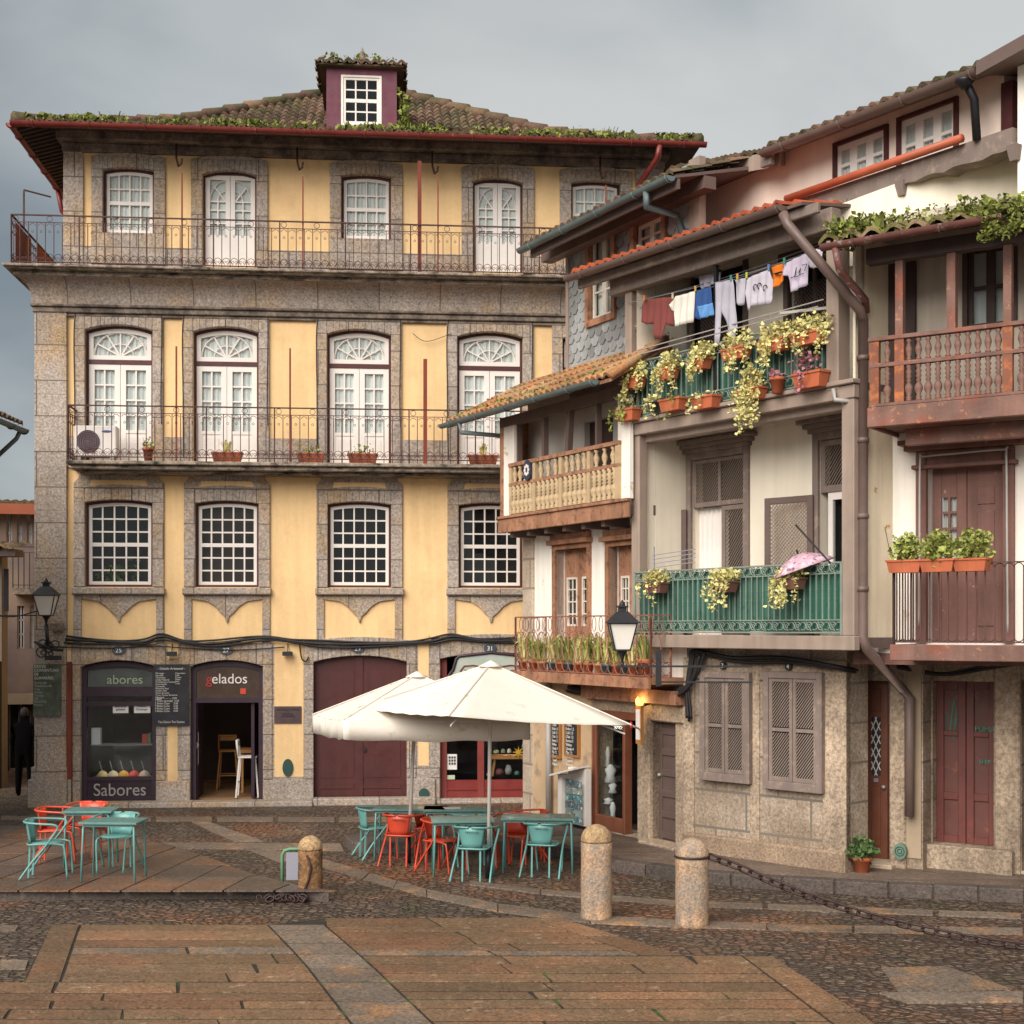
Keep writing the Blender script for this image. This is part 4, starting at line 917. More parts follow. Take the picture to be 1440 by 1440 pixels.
# things in the display window
b = MB(); b.box(X(692), X(755), .3, .62, Z(1072), Z(1067)); t = thing('display_table', 'small honey-coloured splayed-leg table in the display window', 'table', YB.W)
b.obj('tabletop', M['wood'], t)
for a, c in ((698,694),(742,749)): b = MB(); b.bar((X(a), .4, Z(1072)), (X(c), .36, Z(1097)), .045); b.obj('leg', M['wood'], t)
b = MB(); cx, cz = X(731), Z(1062)
for k in range(8): a = k*pi/4; b.prism([(cx+.03*cos(a-.6),cz+.03*sin(a-.6)),(cx+.12*cos(a),cz+.12*sin(a)),(cx+.03*cos(a+.6),cz+.03*sin(a+.6))], .26, .28)
b.disc(cx, cz, .04, .04, .25, .29, 10); tag(b.obj('paper_flower', mat('yellow_paper', '#d9a52c', .1, 6, .7), None, YB.W), 'large yellow paper flower on the display window table', 'flower')
for i, (u, v, w_, h_, c) in enumerate(((700,1062,8,5,'#b9b28c'),(710,1061,6,6,'#8f9a8e'),(719,1061,6,6,'#d0c8b4'),(742,1054,10,12,'#2f5f57'),(751,1058,8,11,'#6a8a88'),(705,1091,12,9,'#6b3a3a'),(718,1088,10,14,'#8d8a86'),(730,1093,8,6,'#3f6a5a'),(689,1095,5,4,'#c9c2b8'),(761,1090,8,10,'#b5a98e'))):
    b = MB(); x, z = X(u), Z(v); b.lathe((x, .45, z-h_/2*.0133), [(w_/2*.0133,0),(w_/2*.0133*1.1,h_*.006),(w_/2*.009,h_*.0125),(.01,h_*.0133)], 9)
    tag(b.obj('trinket', mat('trinket_%d' % i, c, .3, 14, .6), None, YB.W), ('small rounded %s ornament among the souvenirs %s' % (('sand-coloured','grey','cream','dark teal','grey-blue','dark red','pale grey','green','white','beige')[i], 'on the window display table' if i < 5 else 'under or beside the window display table')), 'ornament', 'souvenirs in the display window')
b = MB(); b.box(X(629), X(643), .12, .13, Z(1085), Z(1063)); nn = b.obj('poster', M['paper'], wv); b = MB()
for i in range(3):
    for j in range(3): b.box(X(631.5+i*3.6), X(634+i*3.6), .112, .119, Z(1078-j*4.4), Z(1075-j*4.4))
b.obj('printed_figures', M['ink'], nn); b = MB(); b.box(X(625), X(640), .12, .13, Z(1099), Z(1093)); b.obj('price_card', mat('pale_green_card', '#b9c4a8', .05, 6, .8), wv)
# ---- things fixed to the facade
NUM = 'enamel house numbers'
for s_, u, v, lab in (('25',167,914,'above the ice-cream shop window'),('27',318,914,'above the open shop door'),('29',503,912,'above the big maroon gate'),('31',689,912,'above the mint shop sign')):
    xx, zz = X(u, -.07), Z(v, -.07); b = MB(); b.disc(xx, zz, .125, .085, -.09, -.06); t = b.obj('number_plate', mat('slate_blue_enamel', '#3d4650', .1, 4, .4), None, YB.W); tag(t, 'oval dark enamel plate reading %s %s' % (s_, lab), 'house number', NUM)
    txt(s_, .12, 'digits', M['white'], t, YB.W, xx, -.094, zz-.042)
t = thing('menu_board', 'tall black chalk menu board fixed between the ice-cream window and the shop door', 'menu board', YB.W)
xa, xb, za, zb2 = X(217), X(267), Z(1019), Z(934); b = MB(); b.box(xa, xb, -.1, -.065, za, zb2); b.obj('board', M['chalkboard'], t)
txt('- Gelado Artesanal -', .062, 'lettering', M['chalk'], t, YB.W, (xa+xb)/2, -.104, Z(941), sx=1.0, depth=.002)
ln = ['Morango','Baunilha','Chocolate','Limão Natural','Framboesa e Creme','Stracciatella','Caramelo','Pistachio Real','Avelã e Mel','Doce de Leite','Fruta, Frutos Silvestres','Maracujá','Menta']
txt('\n'.join(ln), .043, 'lettering', M['chalk'], t, YB.W, xa+.04, -.104, Z(947), 'LEFT', .002); txt('Chocolates\nCafé\nCreme\nNatas\nKiwi\nCoco', .04, 'lettering', M['chalk'], t, YB.W, xa+.4, -.104, Z(947), 'LEFT', .002)
txt('1 Bola - - - - - - 2.00\n1 Cone (grande)  2.50\n2 Bolas Copo     3.00\n3 Bolas Cone     3.50\n4 Bolas Copo     4.00\n5 Bolas Cone     4.50', .05, 'lettering', M['chalk'], t, YB.W, xa+.03, -.104, Z(982), 'LEFT', .002, sx=.98)
txt('Tea Único Tes Sumos', .055, 'lettering', M['chalk'], t, YB.W, (xa+xb)/2, -.104, Z(1015), depth=.002)
t = thing('notice_board', 'weathered green chalkboard with handwritten list on the corner pilaster below the lamp', 'notice board', YB.W)
xa, xb, za, zb2 = X(49), X(88), Z(1005), Z(933); b = MB(); b.box(xa, xb, -.13, -.1, za, zb2); b.obj('board', M['chalkboard_green'], t)
txt('DOCES\nCONVENTUAIS\nDE\nGUIMARÃES', .075, 'lettering', M['chalk'], t, YB.W, xa+.02, -.135, Z(938), 'LEFT', .002, sx=.86)
txt('Torta de\nToucinho do\nCéu\nGalos\nTostas\nDE\nMOITAS\nPintos', .062, 'lettering', mat('faded_chalk', '#a7ab9c', .2, 20, .9), t, YB.W, xa+.02, -.135, Z(960), 'LEFT', .002)
t = thing('wall_plaque', 'dark bronze nameplate with small lettering on the yellow strip left of the gate', 'plaque', YB.W)
xa, xb = X(386), X(424); b = MB(); b.box(xa, xb, -.06, -.04, Z(1017), Z(993)); b.obj('plate', mat('bronze_plate', '#4c3a3c', .2, 5, .45), t); txt('ASSOCIAÇÃO COMERCIAL\nE\nINDUSTRIAL\nDE GUIMARÃES', .045, 'lettering', M['ink'], t, YB.W, (xa+xb)/2, -.064, Z(998.5), sx=.8, depth=.002)
b = MB(); b.disc(X(405), Z(1079), .1, .165, -.07, -.03); tag(b.obj('wall_vent', M['greenenamel'], None, YB.W), 'tall oval dark green wall cover on the yellow strip left of the gate', 'vent cover')
b = MB(); b.disc(X(596), Z(1117), .1, .1, -.11, -.06); tag(b.obj('wall_vent', M['greenenamel'], None, YB.W), 'round dark green wall cover low between the gate and the display window', 'vent cover')
for u, lab in ((243,'over the tall chalk menu board'),(405,'over the bronze nameplate')):
    t = thing('wall_light', 'small black downlight %s' % lab, 'wall light', YB.W, 'small downlights'); b = MB(); b.box(X(u-7), X(u+7), -.2, -.1, Z(922), Z(916)); b.obj('housing', M['black_iron'], t); b = MB(); b.bar((X(u), -.03, Z(905)), (X(u), -.14, Z(917)), .015); b.obj('bracket', M['black_iron'], t)
# air conditioner
t = thing('air_conditioner', 'white outdoor air conditioner with round dark grille on the first-floor balcony', 'air conditioner', YB.place(0,0,0)); ya = -.55
xa, xb, za, zb2 = X(104,ya), X(164,ya), Z(645,ya), Z(602,ya); b = MB(); b.box(xa, xb, ya, ya+.3, za, zb2); b.obj('casing', M['white'], t, bev=.02)
cx, cz, r_ = X(124,ya), Z(624,ya), .2; b = MB(); b.disc(cx, cz, r_, r_, ya-.02, ya+.01, 24)
b.obj('grille', mat('dark_grille', '#5d4a50', .1, 5, .6), t); b = MB()
for k in range(1, 6): b.ring((cx, ya-.022, cz), r_*k/5, .005, n=24)
b.obj('grille_rings', M['black_iron'], t)
b = MB(); b.disc(X(150,ya), Z(610,ya), .09, .022, ya-.006, ya+.001, 20); b.obj('oval_badge', mat('blue_badge', '#2e4a86', 0, 4, .5), t)
b = MB(); b.box(xa+.05, xa+.12, ya, ya+.28, zb_, za); b.box(xb-.12, xb-.05, ya, ya+.28, zb_, za); b.obj('foot', M['greyplastic'], t)
# flower boxes on the noble balcony
def windowbox(frame, x, y_, z, w_, h_, dp, pm, lm, label, n=90, ls=.05, cat='flower box', group=None, rz=0, kind='leaf', rx=None, rh=.12, trail=0, tl=.4, potshape='box', name='flower_box', cdx=0):
    t = thing(name, label, cat, frame.place(x, y_, z, rz), group); b = MB()
    if potshape == 'box':
        a, c = w_/2, dp/2; a2, c2 = a*.86, c*.78
        b.hexa([(-a2,-c2,0),(a2,-c2,0),(a2,c2,0),(-a2,c2,0),(-a,-c,h_*.85),(a,-c,h_*.85),(a,c,h_*.85),(-a,c,h_*.85)]); b.box(-a-.012, a+.012, -c-.012, c+.012, h_*.852, h_)
    else: b.lathe((0,0,0), [(w_*.34,0),(w_*.45,h_*.8),(w_*.53,h_*.8),(w_*.53,h_),(w_*.44,h_)], 12)
    b.obj('pot', M[pm], t); b = MB(); rx = rx or w_/2
    if kind == 'leaf': leaves(b, (cdx,0,h_+rh*.55), (rx, dp*.75, rh), n, ls)
    elif kind == 'blade': blades(b, (0,0,h_-.02), n, rh)
    else: leaves(b, (0,0,h_+rh*.5), (rx, dp*.7, rh), n, ls); blades(b, (0,0,h_-.02), n//5, rh*2)
    for i in range(trail): strand(b, (R.uniform(-rx,rx)*.9+cdx, -dp*.5, h_), tl*R.uniform(.5,1.1), ls*.8)
    b.obj('plant', M[lm], t); return t
FB = 'terracotta boxes on the balcony floor'
for u, w_, lm, kd, lab in ((209,.2,'leaf','leaf','small terracotta pot with spindly plant right of the air conditioner'),(320,.55,'leaf_yellow','blade','terracotta box with spiky grass before the second French window'),(437,.5,'leaf','leaf','terracotta box with low greens left of the third French window'),(510,.55,'leaf','leaf','terracotta box with short greens before the third French window'),(679,.55,'leaf_yellow','blade','terracotta box with arching spiky plant before the fourth French window')):
    windowbox(YB, X(u,-.5), -.55, zb_, w_, .19 if w_ > .3 else .26, .2, 'terracotta', lm, lab, n=60 if kd == 'leaf' else 40, ls=.05, group=FB, kind=kd, rh=.13 if kd == 'leaf' else .25, potshape='box' if w_ > .3 else 'round')
# moss and ferns along the roof edge
b = MB()
for i in range(620):
    x = R.uniform(ex0+.2, ex1-.1); 
    if sin(x*2.1)+sin(x*5.3+1)+R.uniform(-1.2,1.2) < -.5: continue
    if R.random() < .12: blades(b, (x, ey0+.1, ez+.08), 5, R.uniform(.12,.24), w=.012)
    y = R.uniform(0, .35)**1.0; leaves(b, (x, ey0+.02+y, ez+.09+y*.3), (.07,.06,.05), R.randint(5,11), R.uniform(.05,.1))
for i in range(22): leaves(b, (dx1+.14+R.uniform(-.06,.1), dy+R.uniform(-.2,.5), dz0+R.uniform(-.1,.65)), (.08,.1,.1), 9, .1)
for i in range(26): x = R.uniform(dx0-.1, dx1+.1); leaves(b, (x, dy-o+R.uniform(0,.5), zz_+.1+R.uniform(0,.1)), (.06,.06,.03), 6, .06)
tag(b.obj('roof_greenery', M['moss'], None, YB.W), 'bright moss and small ferns growing along the tiled eave of the yellow house', 'moss', kind='stuff')
# cables along the facade
def cable(pts, r, label, W=None, name='cable', m='black_cable', strands=1, cat='cable'):
    b = MB(); pts = [Vector(p) for p in pts]; fine = []
    for i in range(len(pts)-1):
        p0 = pts[max(i-1,0)]; p1 = pts[i]; p2 = pts[i+1]; p3 = pts[min(i+2,len(pts)-1)]
        for k in range(6):
            t = k/6; fine.append(.5*((2*p1)+(p2-p0)*t+(2*p0-5*p1+4*p2-p3)*t*t+(3*p1-p0-3*p2+p3)*t**3))
    fine.append(pts[-1])
    for s_ in range(strands):
        o = Vector((R.uniform(-1,1)*r, R.uniform(-1,1)*r, R.uniform(-1,1)*r*2)) if s_ else Vector()
        b.tube([p+o*(1+.5*sin(i*.4+s_)) for i, p in enumerate(fine)], r if not s_ else r*.7, 5)
    return tag(b.obj(name, MATS.get(m) or M['cable'], None, W), label, cat)
cable([(X(u,-.12), -.12, Z(v,-.12)) for u, v in ((92,899),(150,902),(200,903),(228,895),(262,903),(300,905),(372,897),(420,903),(470,906),(560,905),(605,902),(638,895),(680,901),(760,900),(800,895)) ], .028, 'thick twisted black cable running along the whole yellow facade above the shops', YB.W, strands=3)
cable([(X(u,-.1), -.1, Z(v,-.1)) for u, v in ((60,908),(100,910),(160,911),(210,908),(262,911),(330,914),(400,910))], .012, 'thin black wire sagging just below the thick facade cable at the left', YB.W)
cable([(X(u,-.1), -.1, Z(v,-.1)) for u, v in ((421,903),(424,925),(430,930),(434,924))], .014, 'short black cable end hooked beside the maroon gate', YB.W)

for i, (a, b_) in enumerate(nb[:4]):
    y = -.075; pts = [(X(a-13), y, Z(645)), (X(a-14), y, Z(560)), (X(a-13), y, Z(449)), (X(a+10), y-.01, Z(446.5)), (X((a+b_)/2), y-.01, Z(446)), (X(b_+8), y-.01, Z(447)), (X(b_+13), y, Z(450)), (X(b_+12), y, Z(560)), (X(b_+13), y, Z(600))]
    cable(pts, .009, 'thin dark wire stapled around the stone frame of the %s French window from the left' % ('first','second','third','fourth')[i], YB.W)

for k, o in enumerate([q for q in house.children if q.name.split('.')[0] == 'window'][:4]):      # brown reflection painted into the second window's backing; the fourth varied
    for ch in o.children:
        if ch.name.startswith('dark_interior') and k in (1, 3): ch.data.materials[0] = mat('room_reflection_tone_%d' % k, ('#40302c','#2b2528')[k//2], .5, .9, .9)
b = MB()
for k in range(9): leaves(b, (X(168)+R.uniform(-.35,.35), .225, Z(818)+R.uniform(0,.35)), (.14,.02,.14), 12, .09)
blades(b, (X(160), .225, Z(826)), 10, .5); tag(b.obj('houseplant', M['leaf_dark'], None, YB.W), 'green houseplant pressed behind the lower panes of the leftmost small-paned window', 'houseplant')
# ------------------------------------------------------------------ narrow slate and timber house (A)
ax = lambda u, y=0: HA.x(u, y)
az = lambda v, u, y=0: HA.z(v, u, y)
hA = thing('slate_house', 'narrow old house with scale-slate top floor, wooden balustrade loggia and potted-plant iron balcony', 'house', HA.W)
xl, xr = ax(747), ax(966); zf = 2.5
d1 = (ax(832), ax(901), .17, az(1000, 866)); d2 = (ax(918), ax(950), .17, az(998, 934))
b = wall(MB(), xl, xr, 0, zf, [d1, d2], 0, .4); b.quad((xl,0,0),(xl,0,zf),(xl,4,zf),(xl,4,0)); b.obj('ground_floor_wall', M['granite_warm'], hA)
b = MB(); b.box(xl, ax(835)-.02, -.035, 0, .1, zf); b.obj('plaster_pier', mat('sand_plaster', '#c3a684', .12, 1.2, .9, .2, 30, c2='#9a8570', c2t=.6, c2s=2), hA)
w1 = (ax(783), ax(828), zf+.1, az(772, 805)); w2 = (ax(858), ax(900), zf+.1, az(772, 880)+.05)
zb = az(735, 790)-.05
b = wall(MB(), xl, -.78, zf, 5.0, [w1, w2], 0, .3); b.quad((-.78,0,zf),(xr,0,zf),(xr,0,3.04),(-.78,0,3.04)); b.quad((xl,0,zf),(xl,0,5),(xl,4,5),(xl,4,zf)); b.obj('wall', M['white_wall'], hA)
b = MB(); b.box(ax(738), ax(752), -.05, .2, .1, 4.95); b.obj('corner_stones', mat('pale_quoins', '#b7a692', .14, 2, .9, .5, 40, spk=.25, brick=(9, .5, .02, '#8a7d70')), hA, bev=.02)
def glazed_door(w, y=.14):
    x0, x1, z0, z1 = w; cx = (x0+x1)/2; b = MB()
    for l0, l1 in ((x0+.03, cx-.005), (cx+.005, x1-.03)):
        b.box(l0, l1, y, y+.05, z0, z0+.75); b.box(l0, l1, y, y+.05, z1-.45, z1); b.box(l0, l0+.07, y, y+.05, z0+.75, z1-.45); b.box(l1-.07, l1, y, y+.05, z0+.75, z1-.45); b.box(l0+.08, l1-.08, y-.012, y, z0+.12, z0+.65)
    d = b.obj('door', M['oldwood'], hA); b = MB()
    for l0, l1 in ((x0+.1, cx-.075), (cx+.075, x1-.1)):
        za, zb_ = z0+.75, z1-.45; t = .035
        b.box(l0, l0+t, y-.01, y+.03, za, zb_); b.box(l1-t, l1, y-.01, y+.03, za, zb_); b.box(l0+t, l1-t, y-.01, y+.03, za, za+t); b.box(l0+t, l1-t, y-.01, y+.03, zb_-t, zb_); m_ = (l0+l1)/2; b.box(m_-.011, m_+.011, y, y+.02, za+t, zb_-t)
        for k in range(1, 4): q = za+(zb_-za)*k/4; b.box(l0+t, l1-t, y+.002, y+.018, q-.011, q+.011)
    b.obj('sash', M['white2'], d); b = MB(); b.box(x0+.1, x1-.1, y+.02, y+.025, z0+.75, z1-.45); b.obj('pane', G, d); b = MB(); b.box(x0, x1, y+.12, y+.14, z0, z1); b.obj('dark_interior', M['dark'], d)
for w in (w1, w2):
    glazed_door(w); x0, x1, z0, z1 = w; b = MB(); f_ = .09
    b.box(x0-f_, x0, -.05, .14, z0, z1+.08); b.box(x1, x1+f_, -.05, .14, z0, z1+.08); b.box(x0, x1, -.048, .138, z1, z1+.078); b.box(x0-f_-.04, x1+f_+.04, -.14, .0, z1+.082, z1+.16); b.box(x0-f_, x1+f_, -.09, .0, z1+.162, z1+.26)
    b.obj('door_frame', M['oldwood'], hA, bev=.008)
# loggia
yo = -.5; XA = -.78; lx0, lx1 = ax(704, yo), ax(886, yo); z_b0, z_b1 = 4.93, 5.16
b = MB(); b.box(lx0, XA, yo, 0, z_b0+.05, z_b1-.03); b.obj('loggia_floor', M['brown_dk'], hA)
b = MB(); b.box(lx0-.02, lx1+.02, yo-.05, yo, z_b0, z_b1); b.box(lx0-.03, lx1+.03, yo-.08, yo, z_b1+.002, z_b1+.05); b.obj('loggia_beam', M['oldwood'], hA, bev=.008)
b = MB()
for i in range(6): x = lx0+.3+i*.58; b.bar((x, yo+.05, z_b0-.02), (x, 0, z_b0-.02), .1, .12)
b.obj('joist', M['brown_dk'], hA)
zE = az(592, 640, -.98); zT = az(521, 802); 
ztop = az(600, 712, yo)
# loggia uprights and end panels
def post(b, u, v0, v1, y, w_, d=.09): b.box(ax(u,y)-w_/2, ax(u,y)+w_/2, y, y+d, v0, v1)
b = MB(); b.box(lx0, lx0+.09, yo-.01, yo+.1, z_b1+.05, ztop+.15); b.box(lx0, lx0+.07, yo+.1, 0, z_b1+.05, ztop+.2); b.obj('corner_post', M['oldwood'], hA)
b = MB(); b.box(lx0+.09, ax(722,yo), yo+.012, yo+.07, z_b1+.05, ztop+.15); b.box(ax(868,yo), lx1-.02, yo+.012, yo+.07, z_b1+.05, ztop+.2); b.obj('end_panel', M['white_wall'], hA)
b = MB(); post(b, 726, z_b1+.05, ztop+.15, yo+.06, .1); post(b, 763, z_b1+.9, ztop+.15, yo+.04, .08); post(b, 838, z_b1+.9, ztop+.15, yo+.04, .05); xq = ax(799, yo+.04); b.bar((xq-.06, yo+.08, z_b1+.9), (xq+.03, yo+.08, ztop+.15), .09); b.obj('loggia_post', M['brown_dk'], hA)
b = MB(); b.box(lx0, lx1, yo-.02, yo+.12, ztop+.0, ztop+.16); b.obj('top_beam', M['brown_dk'], hA)
bw_ = MB(); wall(bw_, lx0+.05, XA, z_b1, ztop+.5, [(ax(822), ax(862), z_b1+.02, ztop-.12)], .0, .3); bw_.quad((lx0+.05,0,z_b1),(lx0+.05,yo+.1,z_b1),(lx0+.05,yo+.1,ztop),(lx0+.05,0,ztop)); bw_.obj('loggia_back_wall', mat('grey_loggia_plaster', '#c0b8ae', .1, 1.2, .9), hA)
b = MB(); b.box(ax(822), ax(862), .1, .16, z_b1, ztop-.12); b.obj('loggia_door', M['dark_brown'], hA)
# balustrade of two tiers
zr, zm_, zl = az(651, 722, yo)-.01, az(680, 722, yo), z_b1+.06
bx0_, bx1_ = ax(719,yo), ax(873,yo); b = MB()
b.box(bx0_, bx1_, yo-.06, yo+.03, zr-.06, zr); b.box(bx0_, bx1_, yo-.05, yo+.03, zm_-.05, zm_); lg = b.obj('balustrade', M['oldwood'], hA)
xs_ = [bx0_+(bx1_-bx0_)*k/4 for k in range(5)]; b = MB()
for x in xs_: xx = min(max(x, bx0_+.045), bx1_-.045); b.box(xx-.045, xx+.045, yo-.045, yo+.025, zl, zr-.062)
b.obj('newel', M['baluster'], lg)
def bal_profile(h, r, low):
    if low: return [(r*.55,0),(r*.9,.02*h),(r*.55,.06*h),(r*.8,.1*h),(r*.45,.15*h),(r*1.0,.3*h),(r*.95,.4*h),(r*.4,.52*h),(r*.7,.56*h),(r*.4,.62*h),(r*.75,.68*h),(r*.45,.74*h),(r*.8,.82*h),(r*.4,.88*h),(r*.7,.95*h),(r*.6,h)]
    return [(r*.5,0),(r*.8,.06*h),(r*.4,.14*h),(r*.9,.42*h),(r*.9,.52*h),(r*.4,.8*h),(r*.8,.9*h),(r*.5,h)]
def baluster_row(parent, x0, x1, n, y, z0, z1, r, m, low, W):
    b = MB(); b.lathe((0,0,0), bal_profile(z1-z0, r, low), 8); src = None
    for i in range(n):
        x = x0+(x1-x0)*(i+.5)/n
        if src is None: src = b.obj('baluster', m, parent, W @ Matrix.Translation((x, y, z0)))
        else: c = src.copy(); COL.objects.link(c); c.parent = parent; c.matrix_local = WM[parent.name].inverted() @ W @ Matrix.Translation((x, y, z0))
for i in range(4):
    baluster_row(lg, xs_[i]+.07, xs_[i+1]-.07, 5, yo-.01, zl, zm_-.05, .075, M['baluster'], True, HA.W)
    baluster_row(lg, xs_[i]+.07, xs_[i+1]-.07, 3 if i % 2 else 4, yo-.01, zm_, zr-.06, .055, M['baluster'], False, HA.W)
# a blue and white flower ornament hung on the balustrade
b = MB(); cx, cz = ax(740, yo-.1), az(661, 740, yo-.1); b.disc(cx, cz, .13, .17, yo-.09, yo-.075, 14); t = b.obj('flower_ornament', mat('navy_cloth', '#2c3550', .2, 6, .8), None, HA.W); tag(t, 'dark round ornament with a white flower on the wooden balustrade', 'ornament')
b = MB()
for k in range(8): a = k*pi/4; b.disc(cx+.06*cos(a), cz+.07*sin(a), .028, .028, yo-.1, yo-.091, 8)
b.obj('petals', M['white'], t)
# loggia roof
ye = -.98; ex_0, ex_1 = ax(628, ye), ax(842, ye); b = MB()
S_ = Vector((0, -ye, zT-zE)); LS = S_.length
tiles(b, (ex_0, ye, zE), (ex_1+.3, ye, zE), S_, lambda t: LS*min(1, t*(ex_1+.3-ex_0)/1.1+.06) if t < .3 else LS*1.0, per=.165, course=.32, amp=.045)
lr = b.obj('loggia_roof', M['tile_lichen'], hA)
b = MB(); b.add([(ex_0,ye+.02,zE-.03),(ex_1+.3,ye+.02,zE-.03),(ex_1+.3,0,zT-.03),(ex_0+1.1,0,zT-.03),(ex_0,ye+.02,zE-.08),(ex_1+.3,ye+.02,zE-.08),(ex_1+.3,0,zT-.12),(ex_0+.3,0,zT-.3)], [(0,1,2,3),(7,6,5,4),(0,4,5,1),(1,5,6,2),(3,7,4,0)]); b.obj('roof_boarding', M['oldwood'], lr)
b = MB(); b.tube([(ex_1+.3, ye, zE+.0), (ex_1+.3, 0, zT+.02)], .06, 8); b.obj('verge_tiles', M['tile_lichen'], lr)
b = MB(); gutter(b, (ex_0-.08, ye-.06, zE-.02), (ex_1, ye-.06, zE-.02), .07); b.tube([(ax(651,ye), ye-.06, zE-.08), (ax(651,ye), ye-.04, zE-.24), (lx0+.0, yo+.3, zE-.32)], .04, 8); b.obj('gutter', M['blue_gutter'], lr)
b = MB()
for i in range(120): x = R.uniform(ex_0, ex_1); leaves(b, (x, ye+R.uniform(0,.25), zE+.05+R.uniform(0,.1)), (.05,.05,.03), 5, .045)
tag(b.obj('roof_moss', M['moss'], None, HA.W), 'yellow-green moss along the eave of the loggia roof', 'moss', kind='stuff')
# slate storey
sx0, sx1 = ax(801), ax(988); sz0, sz1 = az(524, 801)-.05, az(343, 801)+.15
wA = (ax(832), ax(864), az(446, 848), az(352, 848)+.25); wB = (ax(896), ax(935), az(346, 915)-.25, az(310, 915))
b = wall(MB(), sx0, XA, sz0-.6, 8.8, [(wA[0],wA[1],wA[2],8.8)], 0, .15); wall(b, sx0, sx1, 8.8, sz1, [(wA[0],wA[1],8.8,wA[3]), (wB[0],wB[1],max(8.8,wB[2]),wB[3])], 0, .15); b.quad((sx0,0,sz0-.6),(sx0,0,sz1),(sx0,5,sz1),(sx0,5,sz0-.6)); b.obj('slate_backing', M['brown_dk'], hA)
b = MB(); z = sz0+.02; row = 0
while z < sz1:
    x = sx0+(.0 if row % 2 else -.1)
    while x < sx1:
        c0, c1 = max(x, sx0), min(x+.205, sx1); j = R.uniform(-.012, .012)
        if c1-c0 > .05 and not (c1 > XA and z < 8.75) and not any(w[0]-.12 < (c0+c1)/2 < w[1]+.12 and w[2]-.1 < z+.12 < w[3]+.1 for w in (wA, wB)):
            m_ = (c0+c1)/2; o0, o1 = -.035-R.uniform(0,.012), -.008
            b.add([(c0,o0,z+.07+j),(m_-.045,o0,z+j),(m_+.045,o0,z+j),(c1,o0,z+.07+j),(c1,o1,z+.3),(c0,o1,z+.3),(c0,0,z+.07+j),(m_-.045,0,z+j),(m_+.045,0,z+j),(c1,0,z+.07+j)], [(0,1,2,3,4,5),(6,7,1,0),(7,8,2,1),(8,9,3,2),(0,5,6),(3,9,4)])
        x += .21
    z += .155; row += 1
b.obj('slate_cladding', M['slate'], hA)
b = MB(); b.box(sx0-.03, sx0+.05, -.06, .03, sz0-.1, sz1); b.box(ax(975), ax(990), -.08, .03, sz0+1.3, sz1+.2); b.obj('corner_board', M['brown_pale'], hA)
for w in (wA, wB):
    x0, x1, z0, z1 = w; b = MB(); f_ = .1; b.box(x0-f_, x0, -.07, .05, z0-f_, z1+f_); b.box(x1, x1+f_, -.07, .05, z0-f_, z1+f_); b.box(x0, x1, -.068, .05, z1, z1+f_); b.box(x0, x1, -.068, .05, z0-f_, z0); fr = b.obj('window_frame', M['oldwood'], hA)
    b = MB(); cx = (x0+x1)/2
    for l0, l1 in ((x0, cx-.004), (cx+.004, x1)):
        b.box(l0, l0+.05, .02, .06, z0, z1); b.box(l1-.05, l1, .02, .06, z0, z1); b.box(l0+.05, l1-.05, .02, .06, z0, z0+.06); b.box(l0+.05, l1-.05, .02, .06, z1-.06, z1)
        for k in (1, 2): q = z0+(z1-z0)*k/3; b.box(l0+.05, l1-.05, .025, .055, q-.014, q+.014)
    b.obj('sash', M['white2'], fr); b = MB(); b.box(x0, x1, .04, .045, z0, z1); b.obj('pane', G, fr); b = MB(); b.box(x0, x1, .12, .13, z0, z1); b.obj('curtain', M['curtain'], fr)
# slate storey roof
ys = -.75; gz = az(592-250+5, 737, ys); gx0, gx1 = ax(737, ys), ax(942, ys); b = MB()
tiles(b, (gx0, ys, gz), (gx1+.1, ys, gz), (0, 1, .32), lambda t: 2.6, per=.19, course=.34, amp=.05); sr = b.obj('roof', M['tile'], hA)
b = MB(); b.hexa([(gx0,ys+.02,gz-.06),(gx1+.1,ys+.02,gz-.06),(gx1+.1,2.4,gz+.7),(gx0,2.4,gz+.7),(gx0,ys+.02,gz-.02),(gx1+.1,ys+.02,gz-.02),(gx1+.1,2.4,gz+.76),(gx0,2.4,gz+.76)]); b.box(gx0+.1, gx1+.1, ys+.06, ys+.1, gz-.2, gz-.06); b.box(sx0-.5, gx1+.1, -.25, -.05, gz-.12, gz+.05); b.obj('fascia', M['brown_dk'], sr)
b = MB(); gutter(b, (gx0-.05, ys-.05, gz-.04), (gx1+.1, ys-.05, gz-.04), .075); xq = ax(913, ys)
b.tube([(xq, ys-.05, gz-.1), (xq, ys-.05, gz-.3), (ax(958,-.1)-.1, -.12, az(300, 958, -.1)), (ax(960,-.1), -.1, az(330, 960, -.1))], .05, 8); b.obj('gutter', M['blue_gutter'], sr)
